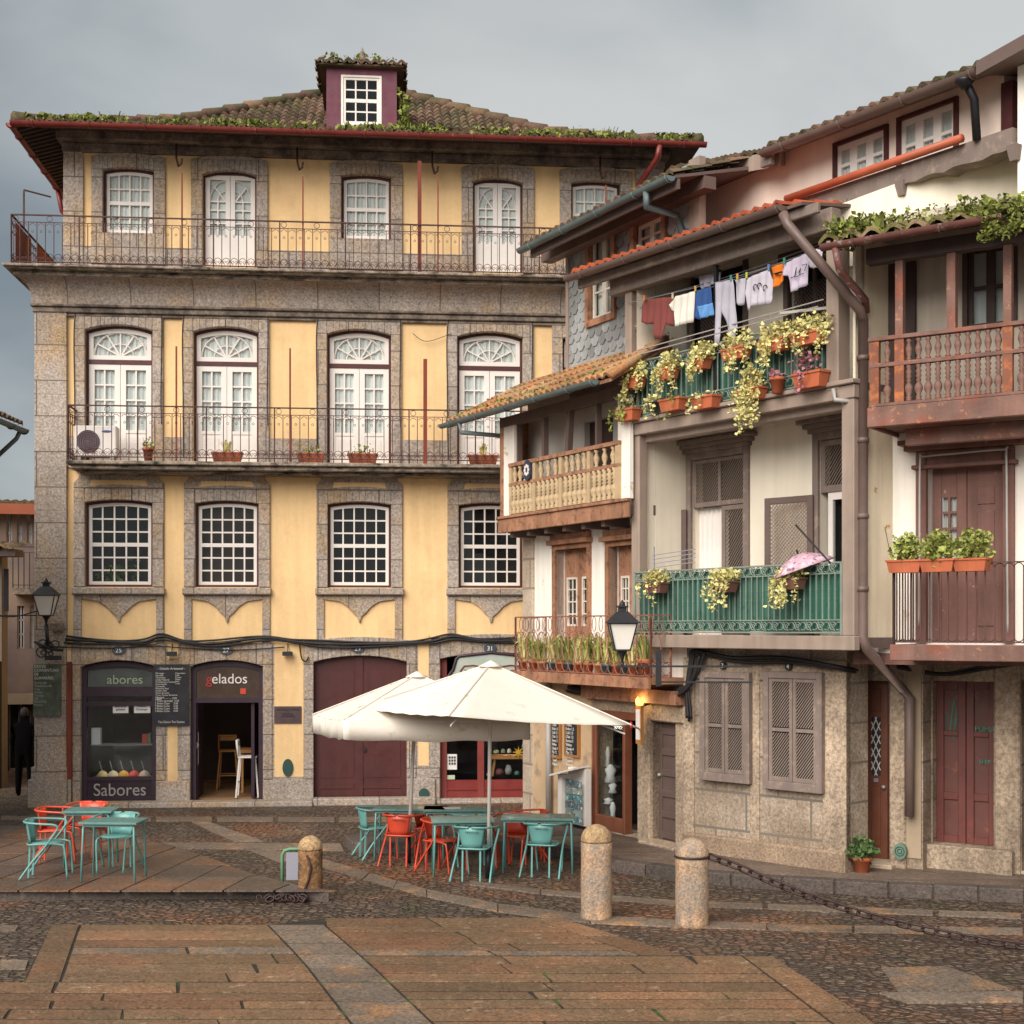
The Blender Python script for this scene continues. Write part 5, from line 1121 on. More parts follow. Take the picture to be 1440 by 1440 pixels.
# iron balcony with pots
yi = -.62; iz = 2.52; ix0, ix1 = ax(722, yi), ax(914, yi)
b = MB(); b.box(ix0, ix1, yi, 0, iz, iz+.09); ib = b.obj('balcony_slab', M['oldwood'], hA); b = MB(); b.box(ix0-.02, ix1+.02, yi-.04, yi, iz-.06, iz+.1); b.obj('edge_board', M['oldwood'], ib)
b = MB(); zt0, zt1 = iz+.12, az(868, 725, yi)
def looprail(b, p, q, z0, z1, step):
    p = Vector((*p, 0)); q = Vector((*q, 0)); d = q-p; Lh = d.length; d.normalize(); up = Vector((0,0,1)); n = round(Lh/step); h = z1-z0
    P = lambda s, z: p+d*s+up*z
    b.bar(P(0,z1), P(Lh,z1), .025, .02); b.bar(P(0,z0), P(Lh,z0), .02, .016); b.bar(P(0,z0+h*.22), P(Lh,z0+h*.22), .016, .012)
    for i in range(n):
        c = Lh*(i+.5)/n; w_ = Lh/n*.5
        b.tube([P(c+w_*sin(2*pi*k/16)*(1), z0+h*.22+h*.25*(1-cos(2*pi*k/16))*1.0) for k in range(16)], .0075, 4, True)
        b.tube([P(c+w_+w_*.55*sin(2*pi*k/12), z0+h*.86+h*.13*cos(2*pi*k/12)) for k in range(12)], .0065, 4, True)
        b.tube([P(c+w_*.9*sin(2*pi*k/10), z0+h*.11+h*.1*cos(2*pi*k/10)) for k in range(10)], .006, 4, True)
    b.bar(P(0,z0-.05), P(0,z1+.0), .025); b.bar(P(Lh,z0-.05), P(Lh,z1), .025)
looprail(b, (ix0+.02, yi+.03), (ix1-.02, yi+.03), zt0, zt1, .19); looprail(b, (ix0+.02, yi+.03), (ix0+.02, 0), zt0, zt1, .19); looprail(b, (ix1-.02, -.25), (ix1-.02, yi+.03), zt0, zt1, .19)
b.obj('railing', mat('rust_pink_iron', '#8a5a48', .25, 6, .7), ib)
for i in range(14):
    u = 737+i*13; pm = ('terracotta','terracotta','terracotta_light','bluepot','terracotta','bluepot')[i % 6]; big = i == 13
    col_ = {'terracotta': 'terracotta', 'terracotta_light': 'pale terracotta', 'bluepot': 'blue glazed'}[pm if not big else 'terracotta']
    windowbox(HA, ax(min(u, 906), yi+.2), yi+.2+R.uniform(-.03,.03), iz+.09, .17 if not big else .24, .17 if not big else .26, .16, pm if not big else 'terracotta', 'leaf' if i % 3 else 'leaf_yellow',
        '%s pot of spiky leaves, %s' % (col_, ('leftmost on the rusty iron balcony' if i == 0 else 'the largest and rightmost on the rusty iron balcony' if big else 'number %d from the left on the rusty iron balcony' % (i+1))), n=48, kind='blade', rh=R.uniform(.36,.52), potshape='round', cat='potted plant', group='pots on the rusty iron balcony', name='potted_plant')
# ground floor: glazed shop door, open doorway, brown door
x0, x1, z0, z1 = d1; xm = ax(879); b = MB()
b.box(x0, x1, -.02, .1, z1-.12, z1); b.box(x0, x0+.07, -.02, .1, z0, z1-.12); b.box(xm-.05, xm+.02, -.02, .12, z0, z1-.12); b.box(x0+.07, xm-.05, -.01, .06, z0, z0+.22); b.box(x0+.07, xm-.05, -.01, .06, z1-.22, z1-.12); b.box(x0+.07, x0+.14, -.008, .058, z0+.22, z1-.22)
sd = b.obj('shop_door', mat('reddish_wood_frame', '#7d4a35', .12, 3, .55, streak=.1), hA, bev=.008); b = MB(); b.box(x0+.14, xm-.05, .02, .026, z0+.22, z1-.22); b.obj('pane', G, sd)
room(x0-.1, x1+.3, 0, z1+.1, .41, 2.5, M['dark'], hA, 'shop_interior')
b = MB(); 
for (u, v0, v1, w_) in ((851,1078,1050,.1),(855,1100,1075,.22),(858,1115,1100,.16),(852,1130,1122,.2),(858,1155,1128,.12)): xx = ax(u,.2); za_, zb_ = az(v0,u,.2), az(v1,u,.2); b.lathe((xx,.25,min(za_,zb_)), [(w_*.5,0),(w_*.3,abs(zb_-za_)*.4),(w_*.45,abs(zb_-za_)*.7),(.02,abs(zb_-za_))], 8)
o_ = b.obj('display_ornament', M['paper'], None, HA.W); tag(o_, 'pale stacked ornaments standing behind the glass shop door', 'ornament')
x0, x1, z0, z1 = d2; b = MB(); b.box(x0, x1, .12, .17, z0, z1); bd = b.obj('door', M['brown_dk'], hA); b = MB(); pw_ = (x1-x0)
b.box(x0, x0+.09, .1, .12, z0, z1); b.box(x1-.09, x1, .1, .12, z0, z1)
for k in range(7): q = z0+.1+(z1-z0-.12)*k/6; b.box(x0+.09, x1-.09, .1, .12, q-.05, q+.05)
b.obj('rails', M['brown_dk'], bd, bev=.006); b = MB(); b.lathe((x0+.06, .1, (z0+z1)/2), [(.02,0),(.03,.03),(.015,.05)], 8, 'y'); b.obj('knob', M['greyplastic'], bd)
b = MB(); b.box(ax(901), ax(918), -.07, .3, .1, zf-.28); b.box(ax(905), xr, -.06, .02, zf-.55, zf-.3); b.box(ax(916), ax(966), -.25, .1, .1, .2); b.obj('stone_jamb', M['granite_warm'], hA, bev=.02)
b = MB(); b.box(ax(832), xr, -.2, 0, zf-.28, zf-.08); b.obj('lintel_beam', M['oldwood'], hA)
# menu boards, postcard rack, thermometer sign, rope
for u0, u1, v0, v1, lab in ((776,789,1008,1066,'narrow framed chalk menu, the left one of the pair on the shop wall'),(795,815,1008,1064,'wider framed chalk menu, the right one of the pair beside the shop door')):
    t = thing('chalk_menu', lab, 'menu board', HA.W, 'framed chalk menus'); y = -.06; xa, xb = ax(u0,y), ax(u1,y); za, zb_ = az(v1,(u0+u1)/2,y), az(v0-8,(u0+u1)/2,y)
    b = MB(); b.box(xa+.025, xb-.025, y-.01, y+.02, za+.025, zb_-.025); b.obj('board', M['chalkboard'], t); b = MB()
    b.box(xa, xa+.03, y-.03, y+.02, za, zb_); b.box(xb-.03, xb, y-.03, y+.02, za, zb_); b.box(xa+.03, xb-.03, y-.03, y+.02, za, za+.03); b.box(xa+.03, xb-.03, y-.03, y+.02, zb_-.03, zb_); b.obj('frame', M['wood'], t)
    txt('MENU\nSopa 2.5\nTostas\nBolos 1.5\nCafé 1.0\nChás 1.5\nSumos 2\nVinhos\nQueijo 4\nPão 1.2\nDoces 2\nTapas 5\nPetiscos', .068, 'lettering', M['chalk'], t, HA.W, xa+.04, y-.014, zb_-.12, 'LEFT', .002, sx=1.0 if u0 > 780 else .72)
t = thing('postcard_rack', 'leaning white postcard rack with a slanted top standing against the shop wall', 'display rack', HA.W); y = -.3
xa, xb = ax(786,y), ax(816,y); za, zb_ = .2, az(1080,800,y); b = MB(); b.box(xa, xa+.12, y-.02, y+.22, za, zb_-.12); b.box(xa+.12, xb, y+.1, y+.2, za, zb_); b.obj('case', M['white'], t)
b = MB(); b.hexa([(xa-.1,y-.12,zb_-.16),(xb-.02,y-.12,zb_-.0),(xb-.02,y+.2,zb_+.04),(xa-.1,y+.2,zb_-.12),(xa-.1,y-.12,zb_-.13),(xb-.02,y-.12,zb_+.03),(xb-.02,y+.2,zb_+.07),(xa-.1,y+.2,zb_-.09)]); b.obj('canopy', M['white'], t)
for k in range(6):
    z_ = za+.03+(zb_-za-.2)*k/6; hh = (zb_-za-.2)/6*.82
    b = MB(); n_ = 4
    for j in range(n_): b.box(xa+.13+(xb-xa-.15)*j/n_+.005, xa+.13+(xb-xa-.15)*(j+1)/n_-.005, y+.03+.01*((j+k) % 2), y+.04+.01*((j+k) % 2), z_, z_+hh)
    b.obj('postcards', mat('postcards_%d' % (k % 3), ('#3f6f7a','#71837f','#4d6470')[k % 3], .35, 9, .4, isl=.5, c2='#c9c0a8', c2t=.58, c2s=14, c2w=.04), t)
t = thing('wall_thermometer', 'tall narrow white thermometer sign projecting beside the open shop doorway', 'sign', HA.W); y = -.3
xa, xb = ax(894,y), ax(901,y); za, zb_ = az(1046,897,y), az(992,897,y); b = MB(); b.box(xa, xb, y, y+.05, za, zb_); b.obj('frame', M['wood'], t); b = MB(); b.box(xa+.012, xb-.012, y-.008, y, za+.06, zb_-.06); b.obj('dial', M['white'], t)
b = MB(); b.bar(((xa+xb)/2, y+.1, zb_), ((xa+xb)/2, 0, zb_+.05), .03); b.obj('bracket', M['black_iron'], t)
lt = thing('bulkhead_lamp', 'small warm lit lamp under the lintel beside the brown panelled door', 'lamp', HA.W); b = MB(); q = (ax(901,-.15), -.17, az(984,901,-.15)); b.lathe((q[0],q[1],q[2]-.1), [(.02,0),(.06,.03),(.065,.1),(.03,.15),(.01,.17)], 10)
em = mat('lit_glass', '#f0a23c', 0, 4, .5); pn = em.node_tree.nodes['Principled BSDF']; pn.inputs['Emission Color'].default_value = (1,.5,.12,1); pn.inputs['Emission Strength'].default_value = 1.6; b.obj('globe', em, lt)
b = MB(); b.box(q[0]-.03, q[0]+.03, q[1]+.05, 0, q[2]+.03, q[2]+.07); b.obj('mount', M['black_iron'], lt)
pl_ = bpy.data.lights.new('lamp_light', 'POINT'); pl_.energy = 3.5; pl_.color = (1,.62,.25); pl_.shadow_soft_size = .06; po = bpy.data.objects.new('lamp_light', pl_); COL.objects.link(po); po.parent = lt; po.location = (q[0]+.12, q[1]-.12, q[2]-.02)
# grey standpipe in the corner between the two houses
b = MB(); xx = ax(773,-.1); b.tube([(xx,-.12,.16),(xx,-.12,2.45)], .05, 8); b.obj('corner_pipe', M['greyplastic'], hA)

# ------------------------------------------------------------------ house with two green balconies (B)
bxx = lambda u, y=0: HB.x(u, y)
bz = lambda v, u, y=0: HB.z(v, u, y)
hB = thing('green_balcony_house', 'cream house on granite with two green sheeted balconies and mauve-brown woodwork', 'house', HB.W)
X1 = bxx(1203); RD = .98
L0z, L1z = 3.04, 3.22; U0z, U1z = 6.15, 6.36
# ground floor in its own plane
gx0, gx1 = 0, BG.x(1191); gb = MB()
wins = [(983,1053,945,1100),(1072,1155,945,1113)]; hs = [(BG.x(a+7), BG.x(c-7), BG.z(e-10,(a+c)/2), BG.z(d+12,(a+c)/2)) for a, c, d, e in wins]
wall(gb, gx0, gx1, 0, 3.1, hs, 0, .2); gb.quad((gx1,0,0),(gx1,.5,0),(gx1,.5,3.1),(gx1,0,3.1)); gb.quad((0,0,0),(0,0,3.1),(0,.5,3.1),(0,.5,0)); gb.obj('ground_floor_wall', M['granite_block'], hB, BG.W)
b = MB(); 
for u0, u1 in ((962,977),(1056,1069),(1158,1191)): b.box(BG.x(u0), BG.x(u1), -.035, .1, .1, 2.9)
for a, c in zip((977,1069),(1056,1158)): b.box(BG.x(a), BG.x(c), -.034, .1, 2.6, 2.9)
b.obj('stone_jamb', M['granite_warm'], hB, BG.W, bev=.015)
b = MB(); b.box(gx0-.02, gx1+.02, -.1, .1, 0, .42); b.obj('plinth', mat('rough_plinth', '#8f7a66', .2, 2, .9, .8, 30, spk=.4), hB, BG.W, bev=.03)
def lattice(b, x0, x1, z0, z1, y, step=.045, w_=.012, both=False, tr=.5):
    for sg_ in ((1, -1) if both else (1,)):
        k = -(z1-z0)*tr
        while k < (x1-x0):
            # line x = x0 + k + (z-z0)*tr
            za = max(z0, z0+(-k)/tr); zb_ = min(z1, z0+(x1-x0-k)/tr)
            if zb_-za > .01:
                pa, pb = x0+k+(za-z0)*tr, x0+k+(zb_-z0)*tr
                if sg_ < 0: pa, pb = x0+x1-pa, x0+x1-pb
                b.bar((pa, y+(.006 if sg_ < 0 else 0), za), (pb, y+(.006 if sg_ < 0 else 0), zb_), w_, .01)
            k += step
def shutter_panel(parent, W, x0, x1, z0, z1, y, rows=2, cols=1, fr=.07, m='brown', name='shutter', both=False, step=.05, tr=.8):
    b = MB(); b.box(x0, x0+fr, y, y+.04, z0, z1); b.box(x1-fr, x1, y, y+.04, z0, z1); b.box(x0+fr, x1-fr, y, y+.04, z0, z0+fr*1.2); b.box(x0+fr, x1-fr, y, y+.04, z1-fr, z1)
    for k in range(1, rows): q = z0+(z1-z0)*k/rows; b.box(x0+fr, x1-fr, y, y+.04, q-fr/2, q+fr/2)
    for k in range(1, cols): q = x0+(x1-x0)*k/cols; b.box(q-fr/2, q+fr/2, y+.001, y+.041, z0+fr, z1-fr)
    s_ = b.obj(name, M[m], parent, W, bev=.006); b = MB()
    for i in range(rows):
        for j in range(cols): lattice(b, x0+(x1-x0)*j/cols+fr*.8, x0+(x1-x0)*(j+1)/cols-fr*.8, z0+(z1-z0)*i/rows+fr*.8, z0+(z1-z0)*(i+1)/rows-fr*.8, y+.022, step, .016 if not both else .012, both, tr)
    b.obj('lattice', M['brown_pale'], s_, W); return s_
for (a, c, d, e), h_ in zip(wins, hs):
    y = -.12; x0, x1 = BG.x(a,y), BG.x(c,y); z0, z1 = BG.z(e,(a+c)/2,y), BG.z(d,(a+c)/2,y); f_ = .09; b = MB()
    b.box(x0, x0+f_, y, 0, z0, z1); b.box(x1-f_, x1, y, 0, z0, z1); b.box(x0+f_, x1-f_, y, 0, z0, z0+f_*1.3); b.box(x0+f_, x1-f_, y, 0, z1-f_, z1); sf = b.obj('window_frame', M['brown'], hB, BG.W, bev=.008)
    xm = (x0+x1)/2
    for l0, l1 in ((x0+f_, xm-.004), (xm+.004, x1-f_)): shutter_panel(sf, BG.W, l0, l1, z0+f_*1.3, z1-f_, y+.02, fr=.05, step=.04)
    b = MB(); b.box(x0+.05, x1-.05, .0, .02, z0, z1); b.obj('dark_interior', M['netm'], sf, BG.W)
NB2 = 'dark round number discs'
for s_, u, v, lab in (('3',1017,936,'above the left shuttered window'),('4',1109,937,'above the right shuttered window')):
    b = MB(); xx, zz = BG.x(u,-.06), BG.z(v,u,-.06); b.disc(xx, zz, .055, .055, -.075, -.04, 14); t = tag(b.obj('number_disc', M['black_iron'], None, BG.W), 'dark round disc with number %s %s' % (s_, lab), 'house number', NB2); txt(s_, .09, 'digit', M['chalk'], t, BG.W, xx, -.08, zz-.03)
# balcony slabs and beams
b = MB(); b.box(-.08, X1, 0, 2.2, L0z+.03, L1z-.02); b.box(-.08, X1, 0, RD+.1, U0z+.05, U1z-.02); b.obj('floor', M['brown_dk'], hB)
b = MB(); b.box(-.1, X1+.02, -.05, .06, L0z, L1z); b.obj('lower_beam', M['brown_pale'], hB, bev=.01)
b = MB(); b.box(-.1, X1+.02, -.05, .1, U0z-.02, U1z-.06); b.box(-.12, X1+.04, -.1, .12, U1z-.058, U1z); b.box(-.02, X1, .1, .3, U0z-.12, U0z+.05); b.obj('upper_beam', M['brown_pale'], hB, bev=.01)
# eave
ye = -.42; eX0, eX1 = bxx(803, ye), bxx(1100, ye); eZ = (bz(384, 806, ye)+bz(291, 1098, ye))/2
# recess walls: lower and upper
def recess(z0, z1, holes, name, m):
    b = wall(MB(), -.02, X1, z0, z1, holes, RD, .25); b.quad((.02,0,z0),(.02,RD,z0),(.02,RD,z1),(.02,0,z1)); zq_ = min(z1, bz(330,1203)); b.quad((X1-.04,0,z0),(X1-.04,0,zq_),(X1-.04,RD,zq_),(X1-.04,RD,z0)); b.quad((-.02,RD,z0),(-.02,RD,z1),(-.02,.1,z1),(-.02,.1,z0)); b.obj(name, m, hB); b = MB(); z1 = min(z1, bz(335, 1212, .1)); b.quad((X1,.16,z0),(X1,1.3,z0),(X1,1.3,z1),(X1,.16,z1)); b.quad((X1-.04,0,z0),(X1,.0,z0),(X1,.0,z1),(X1-.04,0,z1)); b.obj('party_wall', M['cream_peel'], hB)
LX = lambda u: bxx(u, RD); LZ = lambda v, u: bz(v, u, RD)
dl1 = (LX(974), LX(1048), L1z, LZ(643,1010)); dl2 = (LX(1153), LX(1203), L1z, LZ(617,1175)); 
recess(L1z-.02, U0z+.1, [dl1, dl2], 'wall', M['cream_wall'])
du1 = (LX(960), LX(1047), U1z, LZ(398,1000)+.2); du2 = (LX(1110), LX(1166), U1z, LZ(375,1130)+.1)
recess(U1z-.02, eZ+.3, [du1, du2], 'upper_wall', M['cream_wall'])
# posts
b = MB(); b.box(-.08, .1, -.02, .14, L1z, U0z-.02); b.box(X1-.2, X1, -.03, .16, L1z, U0z-.02); b.obj('lower_post', M['brown_pale'], hB, bev=.01)
px0, px1 = bxx(881), bxx(1166); b = MB(); b.box(px0-.02, px0+.13, -.02, .13, U1z-.3, eZ-.05); b.box(px1-.0, px1+.2, -.06, .16, U1z-.1, eZ-.3); b.obj('upper_post', M['brown_pale'], hB, bev=.01)
b = MB(); q = bxx(1006,-.02); b.box(q-.025, q+.025, -.03, .02, U1z+.02, eZ-.1); b.obj('mid_post', M['black_iron'], hB)
# roof over the upper balcony
rd = RD-ye; b = MB(); tiles(b, (eX0, ye, eZ), (eX1, ye, eZ), (0, 1, .17), lambda t: rd*1.01, per=.19, course=.36, amp=.06); rf = b.obj('balcony_roof', M['tile_orange'], hB)
b = MB(); b.hexa([(eX0,ye+.03,eZ-.07),(eX1+.3,ye+.03,eZ-.07),(eX1+.3,RD,eZ+.12),(eX0,RD,eZ+.12),(eX0,ye+.03,eZ-.03),(eX1+.3,ye+.03,eZ-.03),(eX1+.3,RD,eZ+.16),(eX0,RD,eZ+.16)]); b.obj('soffit', M['brown_dk'], rf)
b = MB(); b.box(bxx(812,ye+.1), eX1+.5, ye+.1, ye+.16, eZ-.2, eZ-.07); b.box(px0-.3, eX1+.5, -.08, .1, eZ-.36, eZ-.09); b.obj('eave_beam', M['brown'], rf, bev=.01)
b = MB(); gutter(b, (eX0-.03, ye-.06, eZ-.03), (eX1+.05, ye-.06, eZ-.03), .08); b.obj('gutter', M['brown_gutter'], rf)
# railings with green sheets
def scrollrail(W, parent, x0, x1, y, z0, z1, m='greeniron', step=.105, name='railing'):
    b = MB(); b.box(x0, x1, y-.015, y+.015, z1-.02, z1); b.box(x0, x1, y-.012, y+.012, z0, z0+.02); b.box(x0, x1, y-.008, y+.008, z1-.15, z1-.135); b.box(x0, x1, y-.008, y+.008, z0+.16, z0+.175)
    n = max(2, round((x1-x0)/step))
    for i in range(n+1): xx = x0+(x1-x0)*i/n; b.box(xx-.007, xx+.007, y-.007, y+.007, z0+.17, z1-.14); b.lathe((xx, y, z0+.42), [(.006,0),(.016,.01),(.006,.02)], 5); b.lathe((xx, y, z1-.35), [(.006,0),(.016,.01),(.006,.02)], 5)
    k = max(1, round((x1-x0)/.2))
    for i in range(k):
        c = x0+(x1-x0)*(i+.5)/k; w_ = (x1-x0)/k/2
        for zz in (z0+.09, z1-.077):
            b.ring((c-w_*.45, y, zz), .05, .007, n=10, sides=4, a0=.2, a1=5.4); b.ring((c+w_*.45, y, zz), .05, .007, n=10, sides=4, a0=-2.2, a1=2.9); b.ring((c-w_*.45, y, zz), .022, .006, n=8, sides=4); b.bar((c-w_, y, zz+.06), (c-w_*.1, y, zz-.06), .01)
    for xx in (x0, x1): b.box(xx-.015, xx+.015, y-.015, y+.015, z0-.02, z1)
    return b.obj(name, M[m], parent, W)
def corrug(W, parent, x0, x1, y, z0, z1, amp=.018, per=.09, m='corr', name='green_sheet'):
    b = MB(); n = int((x1-x0)/per*4)
    for i in range(n):
        a, c = i/n, (i+1)/n; ya, yb_ = y+amp*(.5+.5*cos(a*(x1-x0)/per*2*pi)), y+amp*(.5+.5*cos(c*(x1-x0)/per*2*pi))
        b.quad((x0+(x1-x0)*a, ya, z0), (x0+(x1-x0)*c, yb_, z0), (x0+(x1-x0)*c, yb_, z1), (x0+(x1-x0)*a, ya, z1))
    return b.obj(name, M[m], parent, W)
lzr = (bz(803,906)+bz(790.5,1181))/2
lr_ = scrollrail(HB.W, hB, .02, bxx(1186), -.03, L1z+.03, lzr); corrug(HB.W, lr_, .04, bxx(1184), .01, L1z+.06, lzr-.04, .03, .1)
uzr = (bz(512,882)+bz(447,1162))/2
ur = scrollrail(HB.W, hB, px0-.02, px1+.02, -.03, U1z+.02, uzr); corrug(HB.W, ur, px0, px1, .02, U1z+.05, uzr-.06, .035, .12)
b = MB()
for dz, dy in ((.16,.0),(.06,.1)):
    b.bar((px0+.3, -.05-dy, uzr+dz), (px1+.0, -.1-dy, uzr+dz+.04), .014)
b.bar((px1+.1, .1, uzr+.12), (bxx(1097,-.3), -.3, uzr+.1), .035); b.obj('drying_rack', mat('pale_cord_metal', '#9a938c', .05, 4, .5), hB)
# upper dark doors with netting
for dd, ct in ((du1, True), (du2, True)):
    x0, x1, z0, z1 = dd; b = MB(); b.box(x0, x1, RD+.2, RD+.24, z0, z1); o_ = b.obj('upper_door', M['dark'], hB); b = MB(); b.box(x0-.08, x0, RD-.04, RD+.05, z0, z1+.08); b.box(x1, x1+.08, RD-.04, RD+.05, z0, z1+.08); b.box(x0-.12, x1+.12, RD-.1, RD+.05, z1+.002, z1+.13); b.obj('frame', M['brown_dk'], o_)
    b = MB(); m_ = (x0+x1)/2; b.box(m_-.03, m_+.03, RD+.1, RD+.14, z0, z1); b.box(x0+.08, x0+.12, RD+.1, RD+.14, z0, z1); lattice(b, m_-.35, m_+.3, z0, z1-.3, RD+.08, .06, .008, True, 1); b.obj('net_screen', M['brown_dk'], o_)
# lower doors
def door_case(dd, cw=.1):
    x0, x1, z0, z1 = dd; b = MB(); b.box(x0-cw, x0, RD-.05, RD+.06, z0, z1+.1); b.box(x1, x1+cw, RD-.05, RD+.06, z0, z1+.1); b.box(x0, x1, RD-.05, RD+.06, z1, z1+.1)
    for i, (o, h_) in enumerate(((.04,.06),(.09,.06),(.15,.06))): b.box(x0-cw-o, x1+cw+o, RD-.06-o, RD, z1+.1+i*.062, z1+.16+i*.062)
    return b.obj('door_case', M['brown'], hB, bev=.006)
c1 = door_case(dl1); c2 = door_case(dl2)
x0, x1, z0, z1 = dl1; xm = (x0+x1)/2+.0; zt_ = LZ(712, 1000)
shutter_panel(c1, HB.W, x0, x1, zt_, z1, RD+.01, 1, 2, .06, name='transom_lattice', step=.05)
shutter_panel(c1, HB.W, xm+.05, x1, z0, zt_-.01, RD+.01, 1, 1, .07, name='closed_shutter')
b = MB(); n_ = 30; xc = xm+.05
for i in range(n_): a, c = x0+(xc-x0)*i/n_, x0+(xc-x0)*(i+1)/n_; b.quad((a, RD+.14+.02*sin(i*1.3), z0), (c, RD+.14+.02*sin((i+1)*1.3), z0), (c, RD+.14+.02*sin((i+1)*1.3), zt_), (a, RD+.14+.02*sin(i*1.3), zt_))
b.obj('curtain', M['white'], c1)
b = MB(); b.box(x0, x1, RD+.2, RD+.22, z0, z1); b.obj('dark_interior', M['dark'], c1)
# open shutter leaves, hinged at the jamb and swung into the balcony
def open_leaf(hx, W_, z0, z1, ang, name='open_shutter'):
    W = HB.W @ Matrix.Translation((hx, RD-.06, 0)) @ Matrix.Rotation(ang, 4, 'Z'); return shutter_panel(c1 if hx < 2 else c2, W, 0, W_, z0, z1, 0, 1, 1, .09, m='brown_dk', name=name, both=True, step=.055, tr=1.0)
open_leaf(x0-.05, .64, z0+.05, zt_-.02, radians(192))
x0, x1, z0, z1 = dl2; zt2 = LZ(692, 1170)
shutter_panel(c2, HB.W, x0, x1, zt2, z1, RD+.01, 1, 1, .08, name='transom_lattice', step=.05)
open_leaf(x0-.05, .78, z0+.05, zt2-.02, radians(190))
b = MB(); b.box(x0+.12, x0+.2, RD+.03, RD+.08, z0, zt2); b.box(x0+.2, x1, RD+.03, RD+.08, z0+.85, z0+.92); b.box(x0+.2, x1, RD+.03, RD+.08, z0, z0+.4); b.box(x0+.2, x1, RD+.03, RD+.08, zt2-.1, zt2); gd = b.obj('glazed_door', M['white'], c2); b = MB(); b.box(x0+.2, x1, RD+.05, RD+.055, z0+.4, zt2-.1); b.obj('pane', G, c2); b = MB(); b.box(x0, x1, RD+.2, RD+.22, z0, z1); b.obj('dark_interior', M['dark'], c2)
# plants on the upper balcony
UP = 'flower boxes on the upper green balcony'; yp = -.17
names = {1:'first',2:'second',3:'third',4:'fourth',5:'fifth',6:'sixth',7:'seventh'}
for i, (u, v, w_, n_, tr) in enumerate(((892,546,.34,170,7),(938,534,.32,170,8),(984,520,.32,190,8),(1035,506,.42,150,5),(1088,495,.46,210,8),(1137,485,.46,220,8))):
    x, z = HB.px(u, v, yp); windowbox(HB, x, yp, z, w_, .15, .17, 'terracotta', 'leaf_yellow', 'terracotta box under cascading yellow-green creeper, %s from the left along the upper railing top' % names[i+1], n=int(n_*1.35), ls=.055, group=UP, rh=.16, trail=tr, tl=.38, rx=w_*.75, cdx=.05)
for i, (u, v, w_, h_, pm, lm, n_, tr, lab, shp) in enumerate((
    (884,592,.38,.17,'terracotta','leaf',110,6,'terracotta box of lettuce-like leaves at the bottom left corner of the upper balcony','box'),
    (919,580,.18,.17,'greypot','leaf_yellow',50,3,'small grey plastic pot low on the upper green balcony','round'),
    (947,578,.42,.17,'terracotta','leaf',14,1,'nearly bare terracotta box right of the grey pot, low on the upper balcony','box'),
    (993,575,.42,.17,'terracotta','leaf_yellow',16,2,'nearly bare terracotta box low on the upper balcony below the thin iron post','box'),
    (1057,562,.4,.15,'terracotta','leaf_yellow',260,14,'terracotta box buried in creeper trailing longest below the upper balcony','box'),
    (1093,553,.2,.2,'terracotta','leaf_red',30,0,'round terracotta pot on a ring low on the upper balcony','round'),
    (1140,546,.46,.2,'terracotta','leaf_red',100,2,'terracotta box with dusty pink succulents at the lower right of the upper balcony','box'))):
    x, z = HB.px(u, v, yp); windowbox(HB, x, yp, z, w_, h_, .18, pm, lm, lab, n=int(n_*1.15), ls=.055, group=UP, rh=.2 if n_ > 60 else .05, trail=tr, tl=.6 if 'longest' in lab else .35, potshape=shp, cdx=-.08 if 'pink' in lab or 'lettuce' in lab else 0, rx=w_*.5)
for u, v, pm, lab in ((900,512,'greypot','grey pot with pale geranium behind the left end of the upper railing'),(914,508,'terracotta','bright red pot with geranium behind the left end of the upper railing'),(935,506,'terracotta_light','pale pot with geranium just right of the bright red pot behind the upper railing')):
    y = .35; x, z = HB.px(u, v, y); windowbox(HB, x, y, z, .2, .18, .18, pm, 'leaf_red' if pm != 'greypot' else 'leaf', lab, n=45, rh=.14, potshape='round', ls=.05)
b = MB(); b.box(px0+.1, px0+1.1, .22, .5, HB.z(512, 915, .35)-.06, HB.z(512, 915, .35)-.02); b.obj('plant_shelf', M['brown_dk'], hB)
t = thing('hanging_planter', 'small white hanging planter at the left of the laundry', 'hanging planter', HB.W); x, z = HB.px(894, 465, .2); b = MB(); b.lathe((x, .2, z), [(.07,0),(.1,.15),(.11,.16)], 12); b.obj('pot', M['white'], t); b = MB()
for k in (-1, 1): b.bar((x+k*.09, .2, z+.15), (x-.02, .2, z+.5), .01)
b.bar((x-.02,.2,z+.5), (x+.06,.2,eZ-.1), .01); b.obj('cord', M['chalk'], t); b = MB(); leaves(b, (x, .2, z+.18), (.1,.1,.05), 30, .04); strand(b, (x+.1, .15, z+.15), .3, .04); b.obj('plant', M['leaf_yellow'], t)
# lower balcony boxes
LB_ = 'brown boxes on the lower green balcony'
for u, v, n_, tr, lab in ((922,834,130,3,'brown plastic box of yellow-green creeper at the left end of the lower green balcony'),(1018,833,140,8,'brown box of trailing creeper in the middle of the lower green balcony'),(1112,829,90,9,'brown plastic box under the pink parasol on the lower green balcony')):
    x, z = HB.px(u, v, yp); windowbox(HB, x, yp, z, .38, .15, .17, 'brownpot', 'leaf_yellow', lab, n=n_*2, ls=.055, group=LB_, rh=.11, trail=tr, tl=.42, rx=.25)
